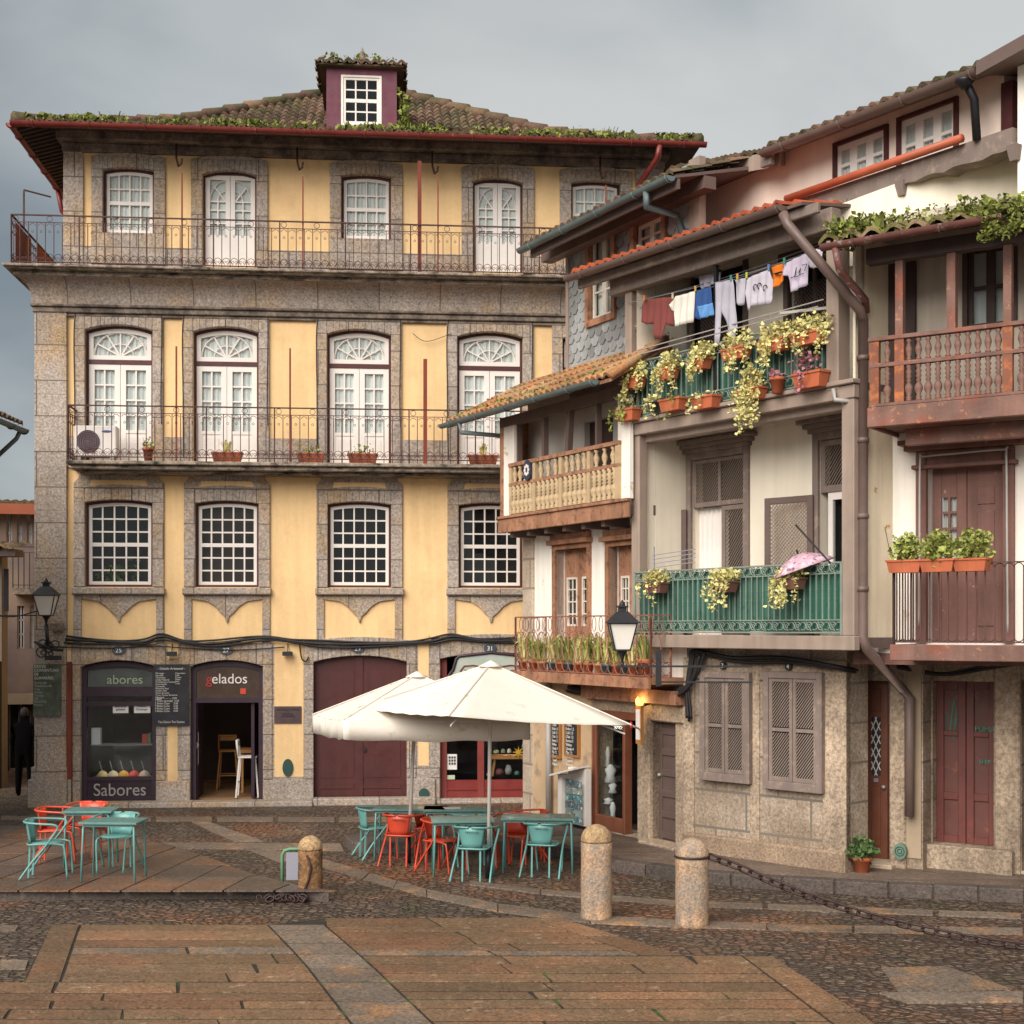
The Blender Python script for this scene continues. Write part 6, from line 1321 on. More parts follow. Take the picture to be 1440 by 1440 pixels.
# parasol lying over the railing
t = thing('parasol', 'faded pink floral parasol lying open over the lower green balcony railing', 'parasol', HB.W); x, z = HB.px(1130, 800, .05)
Wp = HB.W @ Matrix.Translation((x, .05, z)) @ Matrix.Rotation(radians(-14), 4, 'Y') @ Matrix.Rotation(radians(14), 4, 'X')
b = MB(); vs = []; fs = []
for j in range(6):
    r_ = .42*j/5
    for k in range(32): a = 2*pi*k/32; rr_ = r_*(1-.05*abs(sin(a*4))*(j/5)); vs.append((rr_*cos(a), rr_*sin(a), .2*(1-(j/5)**1.7)))
for j in range(5):
    for k in range(32): fs.append((j*32+k, j*32+(k+1)%32, (j+1)*32+(k+1)%32, (j+1)*32+k))
b.add(vs, fs, True); b.obj('canopy', mat('pink_floral_cloth', '#c29aa8', .1, 5, .8, c2='#7b4f7a', c2t=.57, c2s=16, c2w=.03, c3='#d9c4cc', c3s=9), t, Wp, solid=.006)
b = MB(); b.bar((0,0,-.35), (0,0,.26), .016); b.obj('shaft', M['black_iron'], t, Wp)
cable([HB.at(bxx(1119,-.1), -.1, bz(738,1119,-.1)) , HB.at(bxx(1168,-.1), -.1, bz(792,1168,-.1))], .012, 'dark stick propped diagonally above the pink parasol', name='stick', cat='stick')
b = MB()
for k in range(4): z = bz(797-k*6, 950, -.1); b.bar((bxx(918,-.1), -.1, z), (bxx(978,-.1), -.1, z+.05), .01)
b.bar((bxx(920,-.1),-.1,bz(840,920)), (bxx(920,-.1),-.1,bz(770,920)), .014); tag(b.obj('drying_line', M['alu'], None, HB.W), 'small folding metal clothes airer on the lower green balcony before the left shutter', 'clothes airer')
# laundry
def cloth(name, label, cat, pts, y, col, n_pleat=.14, amp=.02, hole=None, frame=HB):
    P_ = [frame.px(u, v, y) for u, v in pts]; x0 = min(p[0] for p in P_); x1 = max(p[0] for p in P_); n = max(6, int((x1-x0)/.02)); cols_ = []
    ph = R.uniform(0, 6)
    for i in range(n+1):
        x = x0+(x1-x0)*(i+.0)/n; x = min(max(x, x0+.001), x1-.001); zs = []
        for (a, c), (d, e) in zip(P_, P_[1:]+P_[:1]):
            if (a <= x < d) or (d <= x < a): zs.append(c+(e-c)*(x-a)/(d-a))
        cols_.append((x, sorted(zs)))
    b = MB(); yy = lambda x, t: y+amp*sin(x/n_pleat*2*pi+ph+2*t)*(.3+.7*t)+.006*sin(x*17+t*5)
    for (xa, za), (xb, zb_) in zip(cols_, cols_[1:]):
        m_ = min(len(za), len(zb_))//2
        for k in range(m_):
            for j in range(8):
                t0, t1 = j/8, (j+1)/8; f_ = lambda z, t: z[2*k+1]+(z[2*k]-z[2*k+1])*t
                b.add([(xa, yy(xa,t0), f_(za,t0)), (xb, yy(xb,t0), f_(zb_,t0)), (xb, yy(xb,t1), f_(zb_,t1)), (xa, yy(xa,t1), f_(za,t1))], [(0,3,2,1)], True)
    b.weld(); return tag(b.obj(name, mat('cloth_'+col, '#'+col, .08, 5, .9, .2, 20), None, frame.W, solid=.006), label, cat, 'laundry on the upper balcony lines')
ly = -.05
cloth('sweater', 'rust-red sweater with hanging sleeves on the clothes line', 'clothing', ((908,421),(947,417),(951,420),(949,452),(946,459),(935,456),(931,478),(921,476),(919,455),(909,457),(902,452),(903,430)), ly, '7b3f3a')
cloth('t_shirt', 'cream t-shirt hung between the rust sweater and the blue top', 'clothing', ((942,428),(950,417),(978,409),(977,452),(950,459),(949,437),(943,437)), ly-.04, 'd9d4c8')
o_ = cloth('blue_top', 'two-tone blue top with tie on the clothes line', 'clothing', ((977,410),(1001,402),(1003,443),(984,450),(975,446),(974,425)), ly-.02, '2c4f86')
o2 = cloth('hem_band', None, None, ((981,431),(1003,426),(1003,443),(984,449)), ly-.055, '5b8cc4'); o2.parent = o_; o2.matrix_local = Matrix(); del o2['group']
cloth('towel', 'pale lilac cloth hung high behind the thin iron post', 'cloth', ((984,388),(1014,382),(1013,396),(985,407)), ly+.25, 'c2bcc9')
cloth('trousers', 'long pale grey trousers hanging at the middle of the line', 'clothing', ((1006,398),(1032,392),(1034,430),(1037,462),(1033,478),(1025,482),(1020,450),(1016,438),(1012,470),(1010,488),(1006,486)), ly-.03, 'aaa7b2')
cloth('blouse', 'crumpled pale patterned blouse between the trousers and the logo t-shirt', 'clothing', ((1034,394),(1050,390),(1049,428),(1040,430),(1036,424)), ly, 'b4b0ba')
o_ = cloth('t_shirt', 'pale grey t-shirt with dark printed motif and dropped sleeves', 'clothing', ((1050,392),(1082,378),(1086,392),(1084,427),(1071,429),(1058,430),(1050,438),(1049,412)), ly-.03, 'bfb9c4')
b = MB(); 
for (u, v) in ((1062,404),(1068,402),(1076,405)): x, z = HB.px(u, v, ly-.06); b.ring((x, ly-.062, z), .035, .008, n=10, sides=4, a1=4.4)
b.obj('print', M['ink'], o_, HB.W)
o_ = cloth('orange_cloth', 'bright orange cloth with a dark stripe between two pale t-shirts', 'cloth', ((1085,376),(1101,370),(1102,396),(1098,401),(1087,405)), ly, 'e0761c')
b = MB(); x, z = HB.px(1089, 385.5, ly-.03); x2, z2 = HB.px(1100, 382, ly-.03); b.bar((x, ly-.032, z), (x2, ly-.032, z2), .05, .006); b.obj('stripe', M['ink'], o_, HB.W)
o_ = cloth('t_shirt', 'lilac t-shirt with black line lettering at the right of the line', 'clothing', ((1101,372),(1134,356),(1137,358),(1137,400),(1111,412),(1108,388),(1101,388)), ly-.02, 'c5b9cb')
b = MB()
for pts in (((1112,391),(1119,388),(1120,376),(1117,390),(1123,388)),((1123,384),(1126,377),(1124,387),(1130,384)),((1128,373),(1135,371),(1131,381))): b.tube([(HB.px(u,v,ly-.055)[0], ly-.056, HB.px(u,v,ly-.055)[1]) for u, v in pts], .006, 4)
b.obj('print', M['ink'], o_, HB.W)
cloth('shirt', 'pale shirt at the far right end of the line behind the diagonal downpipe', 'clothing', ((1138,356),(1148,350),(1156,352),(1155,374),(1144,378),(1138,376)), ly, 'c9bfca')
for k, (v0, v1) in enumerate(((424,350),(432,340),(418,330))):
    A_ = HB.at(px0+.1, ly+.0+k*.12, bz(v0,890,ly)); B_ = HB.at(px1, ly+.0+k*.12, bz(v1,1160,ly)); cable([A_, (A_+B_)/2-Vector((0,0,.05)), B_], .005, ('front clothes line carrying the laundry on the upper balcony','second clothes line behind the laundry on the upper balcony','rear empty clothes line of the upper balcony')[k], name='clothes_line', m='brushed_grey_panel', cat='clothes line')
for i, (u, v, c) in enumerate(((906,420,'d07a2c'),(946,417,'c9b89a'),(978,407,'c9a24a'),(1028,392,'4a8f8a'),(1037,390,'c9a24a'),(1050,388,'b9c24a'),(1081,377,'5f86b0'),(1103,368,'3f8f6a'))):
    x, z = HB.px(u, v, ly-.05); b = MB(); b.bar((x-.006, ly-.05, z-.03), (x-.01, ly-.05, z+.05), .014); b.bar((x+.006, ly-.05, z-.03), (x+.01, ly-.05, z+.05), .014)
    tag(b.obj('clothes_peg', mat('peg_'+c, '#'+c, 0, 4, .6), None, HB.W), 'small %s peg on the line, %s' % (('orange','wooden','yellow','teal','ochre','lime','blue','green')[i], ('at the left shoulder of the rust sweater','between the rust sweater and the cream t-shirt','beside the blue top','at the waist of the grey trousers','right of the teal peg above the trousers','above the patterned blouse','beside the orange cloth','between the orange cloth and the lilac t-shirt')[i]), 'clothes peg', 'clothes pegs')
# ------------------------------------------------------------------ pink upper storey over both houses, part of the green-balcony house
kx = lambda u, y=0: PK.x(u, y)
kz = lambda v, u, y=0: PK.z(v, u, y)
q0, q1 = kx(985), kx(1412); zlo = kz(275, 1230); eg = (kz(150, 1230, -.45)+kz(215,1085,-.45)+kz(97,1357,-.45))/3
ztp = eg+.25
W3 = [(kx(1178), kx(1246), kz(245,1212), kz(194,1212)), (kx(1268), kx(1344), kz(222,1306), kz(157,1306))]
b = wall(MB(), q0, q1, kz(275,1230), ztp, W3, 0, .2); b.quad((q1,0,zlo),(q1,3,zlo),(q1,3,ztp),(q1,0,ztp)); b.obj('pink_storey', M['pink_wall'], hB, PK.W)
for x0, x1, z0, z1 in W3:
    b = MB(); f_ = .05; b.box(x0-f_, x0, -.05, .06, z0, z1+f_); b.box(x1, x1+f_, -.05, .06, z0, z1+f_); b.box(x0, x1, -.05, .06, z1, z1+f_); fr = b.obj('window_frame', M['maroon'], hB, PK.W); b = MB()
    for k in range(3):
        a, c = x0+(x1-x0)*k/3, x0+(x1-x0)*(k+1)/3; b.box(a, a+.06, .0, .05, z0, z1); b.box(c-.06, c, .0, .05, z0, z1); b.box(a+.06, c-.06, .0, .05, z1-.07, z1); b.box(a+.06, c-.06, .0, .05, z0, z0+.07); q = z0+(z1-z0)*.42; b.box(a+.06, c-.06, .005, .045, q-.02, q+.02)
    b.obj('sash', M['white'], fr, PK.W); b = MB(); b.box(x0, x1, .025, .03, z0, z1); b.obj('pane', G, fr, PK.W); b = MB(); n_ = 50
    for i in range(n_): a, c = x0+(x1-x0)*i/n_, x0+(x1-x0)*(i+1)/n_; b.quad((a, .06+.01*sin(i*1.5), z0), (c, .06+.01*sin((i+1)*1.5), z0), (c, .06+.01*sin((i+1)*1.5), z1), (a, .06+.01*sin(i*1.5), z1))
    b.obj('curtain', M['curtain'], fr, PK.W)
e0, e1 = kx(1078,-.45), kx(1386,-.45); b = MB()
tiles(b, (e0, -.45, eg), (e1, -.45, eg), (0,1,.36), lambda t: 2.2, per=.2, course=.36, amp=.06); pr = b.obj('roof', M['tile'], hB, PK.W)
A_ = PK.at(kx(940,-.3), -.3, kz(241,940,-.3)); B_ = PK.at(e0+.1, -.3, eg+.0); b = MB(); tiles(b, A_, B_, (.35,.9,.32), lambda t: 2.4, per=.2, amp=.05); lk = b.obj('link_roof', M['tile'], hB, Matrix())
b = MB(); U_ = Vector((.9,2.2,.75)); D_ = Vector((0,0,-.22)); b.hexa([A_+D_, B_+D_, B_+U_+D_, A_+U_+D_, A_, B_, B_+U_, A_+U_]); b.obj('fascia', M['brown_pale'], lk, Matrix())
b = MB(); b.hexa([(e0-.1,-.43,eg-.07),(e1,-.43,eg-.07),(e1,2,eg+.75),(e0-.1,2,eg+.75),(e0-.1,-.43,eg-.02),(e1,-.43,eg-.02),(e1,2,eg+.8),(e0-.1,2,eg+.8)]); b.box(e0-.1, e0+.1, -.47, -.4, eg-.22, eg-.02); b.obj('fascia', M['brown'], pr, PK.W)
b = MB(); gutter(b, (e0, -.52, eg-.04), (e1-.05, -.52, eg-.04), .085); xg = kx(1368,-.35); zq = kz(196, 1370, -.35)
b.obj('gutter', M['brown_gutter'], pr, PK.W); b = MB(); b.tube([(xg, -.5, eg-.1), (xg+.02, -.35, eg-.3), (xg+.02, -.3, zq)], .05, 8); b.lathe((xg, -.5, eg-.2), [(.05,0),(.11,.08),(.11,.11)], 10); b.obj('downpipe', M['black_iron'], pr, PK.W)
# tiled side strip left of the gutter and big end fascia at the right
b = MB(); xe0, xe1 = e1-.02, kx(1470,-.45); b.hexa([(xe0,-.6,eg-.14),(xe1,-.6,eg-.02),(xe1,1,eg+.2),(xe0,1,eg+.2),(xe0,-.6,eg+.02),(xe1,-.6,eg+.14),(xe1,1,eg+.4),(xe0,1,eg+.4)]); b.obj('end_fascia', M['brown_dk'], pr, PK.W)
b = MB(); b.box(q1, kx(1428), -.06, .3, kz(205,1418), eg-.1); b.obj('corner_post', M['maroon'], hB, PK.W); b = MB(); b.box(HU.x(1431,-.55), HU.x(1860), -.55, 3, HU.z(292,1435,-.55), eg+.12); b.obj('end_wall', M['white_wall'], hB, HU.W)
# mauve band, pipe and brackets below the pink storey
b = MB(); y = -.28; ba = [kx(1103,y), kx(1424,y)]; zb0, zb1 = (kz(301,1110,y)+kz(222,1420,y))/2, (kz(274,1110,y)+kz(192,1420,y))/2
npt = 26; top_ = [(ba[0]+(ba[1]-ba[0])*i/npt, zb1) for i in range(npt+1)]; bot_ = [(ba[0]+(ba[1]-ba[0])*i/npt, zb0+R.uniform(-.015,.02)) for i in range(npt+1)]
b.prism(bot_+top_[::-1], y, 0); b.obj('band', M['brown'], hB, PK.W)
b = MB(); b.tube([(kx(1108,y-.05), y-.08, zb1+.02), (kx(1355,y-.05), y-.08, zb1+.04)], .055, 8); b.obj('orange_pipe', mat('orange_pipe', '#b0573a', .15, 3, .5), hB, PK.W)
b = MB()
for u in (1186, 1266, 1424): q = kx(u,y); b.hexa([(q-.04,y-.0,zb0-.13),(q+.05,y-.0,zb0-.13),(q+.05,.2,zb0-.13),(q-.04,.2,zb0-.13),(q-.07,y-.03,zb0+.05),(q+.07,y-.03,zb0+.05),(q+.07,.2,zb0+.05),(q-.07,.2,zb0+.05)])
b.obj('bracket', M['brown'], hB, PK.W)
b = MB(); b.quad((q0, 0, zlo), (q1, 0, zlo), (q1, 1.4, zlo), (q0, 1.4, zlo)); 

# ------------------------------------------------------------------ right-hand house with worn red-brown timber (C)
cx_ = lambda u, y=0: HC.x(u, y)
cz_ = lambda v, u, y=0: HC.z(v, u, y)
hC = thing('timber_balcony_house', 'white house at the right with worn red-brown timber balcony, mossy eave and iron-railed door', 'house', HC.W)
wl0 = cx_(1253, -.4)
gy = -.38; ds = (cx_(1207,gy), cx_(1253,gy), .18, cz_(957,1222,gy)); dd = (cx_(1313), cx_(1398), cz_(1188,1355), cz_(958,1355)); dr3 = (cx_(1437), cx_(1530), .2, cz_(956,1440))
pe = cx_(1298, gy)
b = wall(MB(), cx_(1191,gy), pe, 0, 3.0, [ds], gy, .35); b.quad((pe,gy,0),(pe,0,0),(pe,0,3),(pe,gy,3)); cRg = cx_(1900); wall(b, pe, cRg, 0, 3.0, [dd, dr3], -.02, .35); b.obj('ground_floor_wall', M['granite_block'], hC)
b = MB(); b.box(cx_(1400), cx_(1436), -.07, .05, .1, 2.95); b.box(pe-.0, cx_(1313), -.06, .0, .1, 2.95); b.box(cx_(1313), cx_(1400), -.065, .0, dd[3], 2.95); b.box(cx_(1290,-.3), cx_(1420,-.3), -.22, -.02, 0, dd[2]); b.box(cx_(1252,gy), cx_(1275,gy), gy-.05, gy, .1, 2.9); b.obj('stone_jamb', M['granite_warm'], hC, bev=.02)
b = MB(); b.box(cx_(1272,gy), pe-.02, gy-.02, gy+.01, .3, 2.9); b.obj('plaster_patch', mat('smooth_grey_plaster', '#a08d76', .15, 1.5, .9), hC)
b = MB(); b.box(cx_(1186,gy-.2), cx_(1254,gy-.2), gy-.22, gy+.3, .05, .21); b.obj('doorstep', mat('pale_step', '#b5a28a', .1, 3, .85, .3, 30, spk=.15), hC, bev=.015)
# narrow brown double door with a white grille, in the recess
x0, x1, z0, z1 = ds; y = gy+.25; b = MB(); xm = x0+(x1-x0)*.72; b.box(x0, xm-.005, y, y+.05, z0+.03, z1); b.box(xm+.005, x1, y, y+.05, z0+.03, z1); b.box(x0+.1, xm-.1, y-.015, y, z0+.2, z0+1.0); b.box(x0+.1, xm-.1, y-.015, y, z1-.42, z1-.12)
dn = b.obj('door', mat('warm_brown_door', '#6f4230', .1, 3, .45, streak=.1), hC, bev=.006); b = MB(); b.box(x0+.1, xm-.1, y-.01, y-.004, z0+1.15, z1-.5); b.obj('pane', M['netm'], dn); b = MB(); lattice(b, x0+.1, xm-.1, z0+1.15, z1-.5, y-.02, .075, .012, True, .42); b.obj('grille', M['white'], dn)
b = MB(); b.box(x0+.13, xm-.13, y-.02, y-.012, z0+1.06, z0+1.11); b.obj('letter_slot', M['alu'], dn); b = MB(); b.lathe((xm-.05, y-.01, z0+1.0), [(.02,0),(.03,.03),(.015,.05)], 8, 'y'); b.obj('knob', M['greyplastic'], dn)
b = MB(); xx, zz = cx_(1214,gy-.05), cz_(941,1214,gy-.05); b.disc(xx, zz, .055, .055, gy-.06, gy-.03, 14); t = tag(b.obj('number_disc', M['black_iron'], None, HC.W), 'dark round number disc above the brown door with the white grille', 'house number', NB2); txt('6', .09, 'digit', M['chalk'], t, HC.W, xx, gy-.066, zz-.03)
# big worn red-brown double door with chalk scribbles
x0, x1, z0, z1 = dd; y = .14; xm = (x0+x1)/2; b = MB(); b.box(x0, xm-.004, y, y+.05, z0, z1); b.box(xm+.004, x1, y, y+.05, z0, z1); bigd = b.obj('double_door', mat('worn_maroon', '#613831', .15, 3, .5, c2='#7c4a3a', c2t=.63, c2s=5), hC); b = MB()
for l0, l1 in ((x0, xm-.004), (xm+.004, x1)):
    b.box(l0, l0+.1, y-.03, y, z0, z1); b.box(l1-.1, l1, y-.03, y, z0, z1)
    for q, h_ in ((z0+.05,.1),(z0+.62,.1),(z0+1.45,.07),(z1-.06,.12)): b.box(l0+.1, l1-.1, y-.03, y, q-h_/2, q+h_/2)
b.obj('rails', mat('scuffed_maroon', '#66352e', .15, 3, .5, c2='#7a3a2c', c2t=.62, c2s=5), bigd, bev=.006)
b = MB(); dp = lambda u, v: (cx_(u, y), y-.008, cz_(v, u, y))
for pts in (((1326,1000),(1328,1030),(1332,1002),(1334,1036),(1340,1000)),((1336,1028),(1342,982),(1345,1005),(1341,1040),(1346,1010),(1351,1032))): b.tube([dp(u, v) for u, v in pts], .008, 4)
b.obj('scribble', mat('teal_chalk', '#4d8f7d', 0, 4, .9), bigd); txt('PUMA', .1, 'lettering', MATS['teal_chalk'], bigd, HC.W, cx_(1386,y), y-.034, cz_(1029,1386,y)); txt('SHIP', .08, 'lettering', MATS['teal_chalk'], bigd, HC.W, cx_(1386,y), y-.034, cz_(1074,1386,y))
b = MB(); b.box(dr3[0], dr3[1], .14, .2, dr3[2], dr3[3]); b.obj('side_door', M['maroon'], hC)
# first floor wall and door: the upper floors stand forward of the stone ground floor
HG = HC; HC = HU; WOV[hC.name] = HU.W
fd = (cx_(1305), cx_(1412), 3.14, cz_(655,1355))
cR = cx_(1860); b = wall(MB(), cx_(1235), cR, 3.0, 6.05, [fd], 0, .3); b.obj('wall', M['white_wall'], hC)
pl1 = cx_(1255)
b = MB(); b.box(pl1, pl1+2.6, -.16, 0, cz_(608,1260), cz_(596,1260)); b.box(pl1-.5, cR, -.02, .6, 2.86, 3.0); b.obj('wall_plate', M['redpaint'], hC)
x0, x1, z0, z1 = fd; b = MB(); f_ = .13
b.box(x0-f_, x0, -.08, .1, z0, z1+.2); b.box(x1, x1+f_, -.08, .1, z0, z1+.2); b.box(x0, x1, -.07, .1, z1, z1+.2); b.box(x0-f_-.04, x1+f_+.04, -.13, 0, z1-.02, z1+.03); b.box(x0-f_-.12, x1+f_+.12, -.18, 0, z1+.202, z1+.27); b.box(x0-f_-.18, x1+f_+.18, -.24, 0, z1+.272, z1+.33); b.obj('door_case', M['redpaint'], hC, bev=.008)
y = .12; xm = (x0+x1)/2-.02; b = MB(); xw0, xw1 = x0+.13, xm-.12; zw0, zw1 = z0+1.0, z1-.35
b.box(x0+.02, xw0, y, y+.05, z0, z1); b.box(xw1, xm, y, y+.05, z0, z1); b.box(xw0, xw1, y, y+.05, z0, zw0); b.box(xw0, xw1, y, y+.05, zw1, z1); b.box(xm+.006, x1-.02, y, y+.05, z0, z1)
for q0_, q1_ in ((z0+.2,z0+.95),(z0+1.05,z0+1.6),(z0+1.68,z1-.25)): b.box(xm+.13, x1-.14, y-.014, y, q0_, q1_)
fdd = b.obj('door', M['redpaint'], hC, bev=.006); b = MB(); m_ = (xw0+xw1)/2; b.box(m_-.015, m_+.015, y, y+.03, zw0, zw1)
for k in range(0, 5): q = zw0+(zw1-zw0)*k/4; b.box(xw0, xw1, y+.001, y+.031, q-.015, q+.015)
b.obj('glazing_bars', M['redpaint'], fdd); b = MB(); b.box(xw0, xw1, y+.02, y+.024, zw0, zw1); b.obj('pane', G, fdd); b = MB(); n_ = 16
for i in range(n_): a, c = xw0+(xw1-xw0)*i/n_, xw0+(xw1-xw0)*(i+1)/n_; b.quad((a, y+.07+.015*sin(i*1.7), zw0), (c, y+.07+.015*sin((i+1)*1.7), zw0), (c, y+.07+.015*sin((i+1)*1.7), zw1), (a, y+.07+.015*sin(i*1.7), zw1))
b.obj('curtain', M['white'], fdd)
# lower iron balcony
yl = -.85; c0 = cx_(1254, yl); b = MB(); b.box(c0, cR, yl+.03, 0, 3.0, 3.1); lb = b.obj('lower_balcony', M['redwood'], hC); b = MB(); b.box(c0-.02, cR, yl-.02, yl+.03, 2.93, 3.12); b.box(c0-.02, c0+.03, yl+.03, 0, 2.93, 3.12); b.obj('edge_beam', M['redwood'], lb, bev=.008)
zr_ = cz_(790, 1420, yl); b = MB(); n_ = 34
def arcrail(b, A, B, z0, z1, n_):
    A, B = Vector((*A,0)), Vector((*B,0)); d = (B-A)/n_
    for i in range(n_+1):
        p = A+d*i; b.bar((p.x,p.y,z0), (p.x,p.y,z1-.06), .014)
        if i < n_:
            q = p+d; c_ = (p+q)/2; r_ = d.length/2; e = d.normalized()
            b.tube([c_+e*(-r_*cos(pi*k/6))+Vector((0,0,z1-.07+.06*sin(pi*k/6))) for k in range(7)], .006, 4); b.tube([c_+e*(-r_*cos(pi*k/6))+Vector((0,0,z0+.07-.05*sin(pi*k/6))) for k in range(7)], .006, 4)
    b.bar((A.x,A.y,z1), (B.x,B.y,z1), .025, .015); b.bar((A.x,A.y,z0+.01), (B.x,B.y,z0+.01), .02, .015); b.bar((A.x,A.y,z0-.02), (A.x,A.y,z1), .03)
arcrail(b, (c0+.02, yl+.02), (cR, yl+.02), 3.14, zr_, int((cR-c0)/.105)); arcrail(b, (c0+.02, yl+.02), (c0+.02, 0), 3.14, zr_, 8); b.obj('railing', mat('dark_red_iron', '#4f332e', .2, 6, .6), lb)
for i, (u, lab) in enumerate(((1274,'terracotta box of round-leaved jade plant at the left corner of the right iron balcony'),(1321,'terracotta box of jade plant in the middle of the three on the right iron balcony'),(1368,'terracotta box of the widest jade plant, nearest the door panel on the right iron balcony'))):
    y = yl-.02; x, z = HC.px(u, 811, y); z = zr_-.0; windowbox(HC, x, y-.02, z-.1, .4, .15, .2, 'terracotta', 'leaf', lab, n=480, ls=.06, group='jade plants on the iron rail', rh=.22, rx=(.17,.19,.24)[i], trail=0, rz=(.06,-.03,-.14)[i], name='jade_plant')
    
# upper timber balcony
yu = -1.0; u0x = cx_(1226, yu); ub0, ub1 = cz_(602,1226,yu), cz_(574,1226,yu)
b = MB(); b.box(u0x, cR, yu+.03, 0, ub0+.05, ub1-.02); tb_ = b.obj('timber_balcony', M['redwood'], hC); b = MB(); b.box(u0x-.04, cR, yu-.06, yu+.03, ub0, ub1); b.box(u0x-.04, u0x, yu+.03, 0, ub0, ub1); b.box(u0x+.3, cR, yu+.3, yu+.4, ub0-.2, ub0); b.obj('edge_beam', M['redwood'], tb_, bev=.01)
ut = cz_(476,1226,yu); um = cz_(513,1226,yu); b = MB(); b.box(u0x-.03, cR, yu-.06, yu+.04, ut-.05, ut); b.box(u0x-.02, cR, yu-.05, yu+.03, um-.05, um); b.box(u0x-.02, cR, yu-.05, yu+.03, ub1+.002, ub1+.04); b.obj('rail', M['redwood'], tb_, bev=.006)
pxs = [cx_(1231,yu), cx_(1266,yu), cx_(1418,yu), cx_(1418,yu)+2.0]; b = MB()
for x in pxs[:3]: b.box(x-.055, x+.055, yu-.045, yu+.03, ub1+.04, ut-.05)
b.obj('newel', mat('worn_orange_wood', '#7f4a33', .2, 3, .7, .2, 30, c2='#a8653c', c2t=.55, c2s=6), tb_)
for a, c, n_ in ((pxs[0],pxs[1],1),(pxs[1],pxs[2],10),(pxs[2],cR,int((cR-pxs[2])/.19))):
    baluster_row(tb_, a+.05, c-.05, n_, yu-.01, ub1+.04, um-.05, .05, M['redwood'], True, HC.W); baluster_row(tb_, a+.05, c-.05, n_, yu-.01, um, ut-.05, .045, M['redwood'], False, HC.W)
# roof over it
yg = -1.4; gz_ = (cz_(350,1160,yg)+cz_(287,1435,yg))/2; g0 = cx_(1152, yg)
zbm = gz_-.1
b = MB()
for u, w_ in ((1266,.09),(1339,.1),(1418,.09)): x = cx_(u, yu+.02); b.box(x-w_/2, x+w_/2, yu-.03, yu+.07, ut, zbm)
b.obj('balcony_post', M['redwood'], hC); b = MB(); b.box(u0x-.05, cR, yu-.06, yu+.1, zbm-.14, zbm+.04); b.obj('top_beam', M['dark_brown'], hC)
wu = (cx_(1362), cx_(1424), cz_(455,1390), cz_(352,1390)); de = (cx_(1240), cx_(1278), ub1, cz_(368,1255))
b = wall(MB(), u0x-.5, cR, ub1-.05, gz_+.6, [wu, de], 0, .25); b.obj('loggia_back_wall', mat('aged_white_plaster', '#bfb4a4', .12, 1.2, .9, .15, 30, streak=.15), hC)
x0, x1, z0, z1 = wu; b = MB(); b.box(x0-.06, x0, -.06, .06, z0-.06, z1+.14); b.box(x1, x1+.06, -.06, .06, z0-.06, z1+.14); b.box(x0, x1, -.06, .06, z0-.06, z0); b.box(x0, x1, -.06, .06, z1, z1+.14); f3 = b.obj('window_frame', M['dark_brown'], hC); b = MB(); m_ = (x0+x1)/2
for a, c in ((x0, m_), (m_, x1)): b.box(a, a+.05, .0, .05, z0, z1); b.box(c-.05, c, .0, .05, z0, z1); b.box(a, c, .002, .048, (z0+z1)/2-.02, (z0+z1)/2+.02)
b.obj('sash', M['dark_brown'], f3); b = MB(); b.box(x0, x1, .02, .025, z0, z1); b.obj('pane', G, f3); b = MB(); b.box(x0, x1, .12, .13, z0, z1); b.obj('curtain', M['curtain'], f3)
x0, x1, z0, z1 = de; b = MB(); b.box(x0-.1, x1+.1, -.08, .1, z0, z1+.05); b.obj('dark_door', M['dark_brown'], hC)
b = MB(); zwt = 9.75; tiles(b, (g0, yg, gz_), (cR, yg, gz_), (0,1,.3), lambda t: 1.47, per=.25, course=.38, amp=.075); cr_ = b.obj('balcony_roof', M['tile_mossy'], hC)
b = MB(); b.hexa([(g0,yg+.04,gz_-.08),(cR,yg+.04,gz_-.08),(cR,0,gz_+.34),(g0,0,gz_+.34),(g0,yg+.04,gz_-.03),(cR,yg+.04,gz_-.03),(cR,0,gz_+.39),(g0,0,gz_+.39)]); b.obj('soffit', M['dark_brown'], cr_)
b = MB(); gutter(b, (g0+.05, yg-.06, gz_-.05), (cx_(1412,yg), yg-.06, gz_-.02), .07); b.tube([(g0+.22, yg-.06, gz_-.1), (g0+.25, yg, gz_-.35), (cx_(1217,-.55), -.55, cz_(422,1217,-.55)), (cx_(1218,-.5), -.5, cz_(440,1218,-.5))], .045, 8); b.obj('gutter', mat('worn_red_gutter', '#6d443e', .2, 4, .6, c2='#a39a94', c2t=.62, c2s=9), cr_)
b = MB(); b.prism([(cx_(1180), gz_+.05), (cR, gz_+.05), (cR, zb0+.42), (cx_(1430), zb0+.32), (cx_(1180), zb0-.1)], .02, .2); b.obj('upper_wall', M['cream_wall'], hC); b = MB(); b.quad((cR,0,2.9),(cR,4,2.9),(cR,4,zb0+.4),(cR,0,zb0+.4)); b.obj('side_wall', M['cream_wall'], hC)
b = MB()
for i in range(300):
    u = R.choice((R.uniform(1168,1215), R.uniform(1168,1440), R.uniform(1340,1440))); x = cx_(u, yg); leaves(b, (x, yg+R.uniform(-.06,.5), gz_+.08+R.uniform(-.04,.14)), (.08,.08,.05), 8, .05)
for i in range(40): x = cx_(R.uniform(1385,1440), yg); leaves(b, (x, yg-.1, gz_-R.uniform(-.1,.28)), (.09,.05,.07), 14, .05)
for u in (1175,1190,1222,1232): 
    for k in range(3): blades(b, (cx_(u,yg)+R.uniform(-.1,.1), yg+.15, gz_+.1), 8, .2)
tag(b.obj('roof_greenery', M['moss'], None, HC.W), 'moss, sedum and small ferns on the eave above the timber balcony at the right', 'moss', kind='stuff')
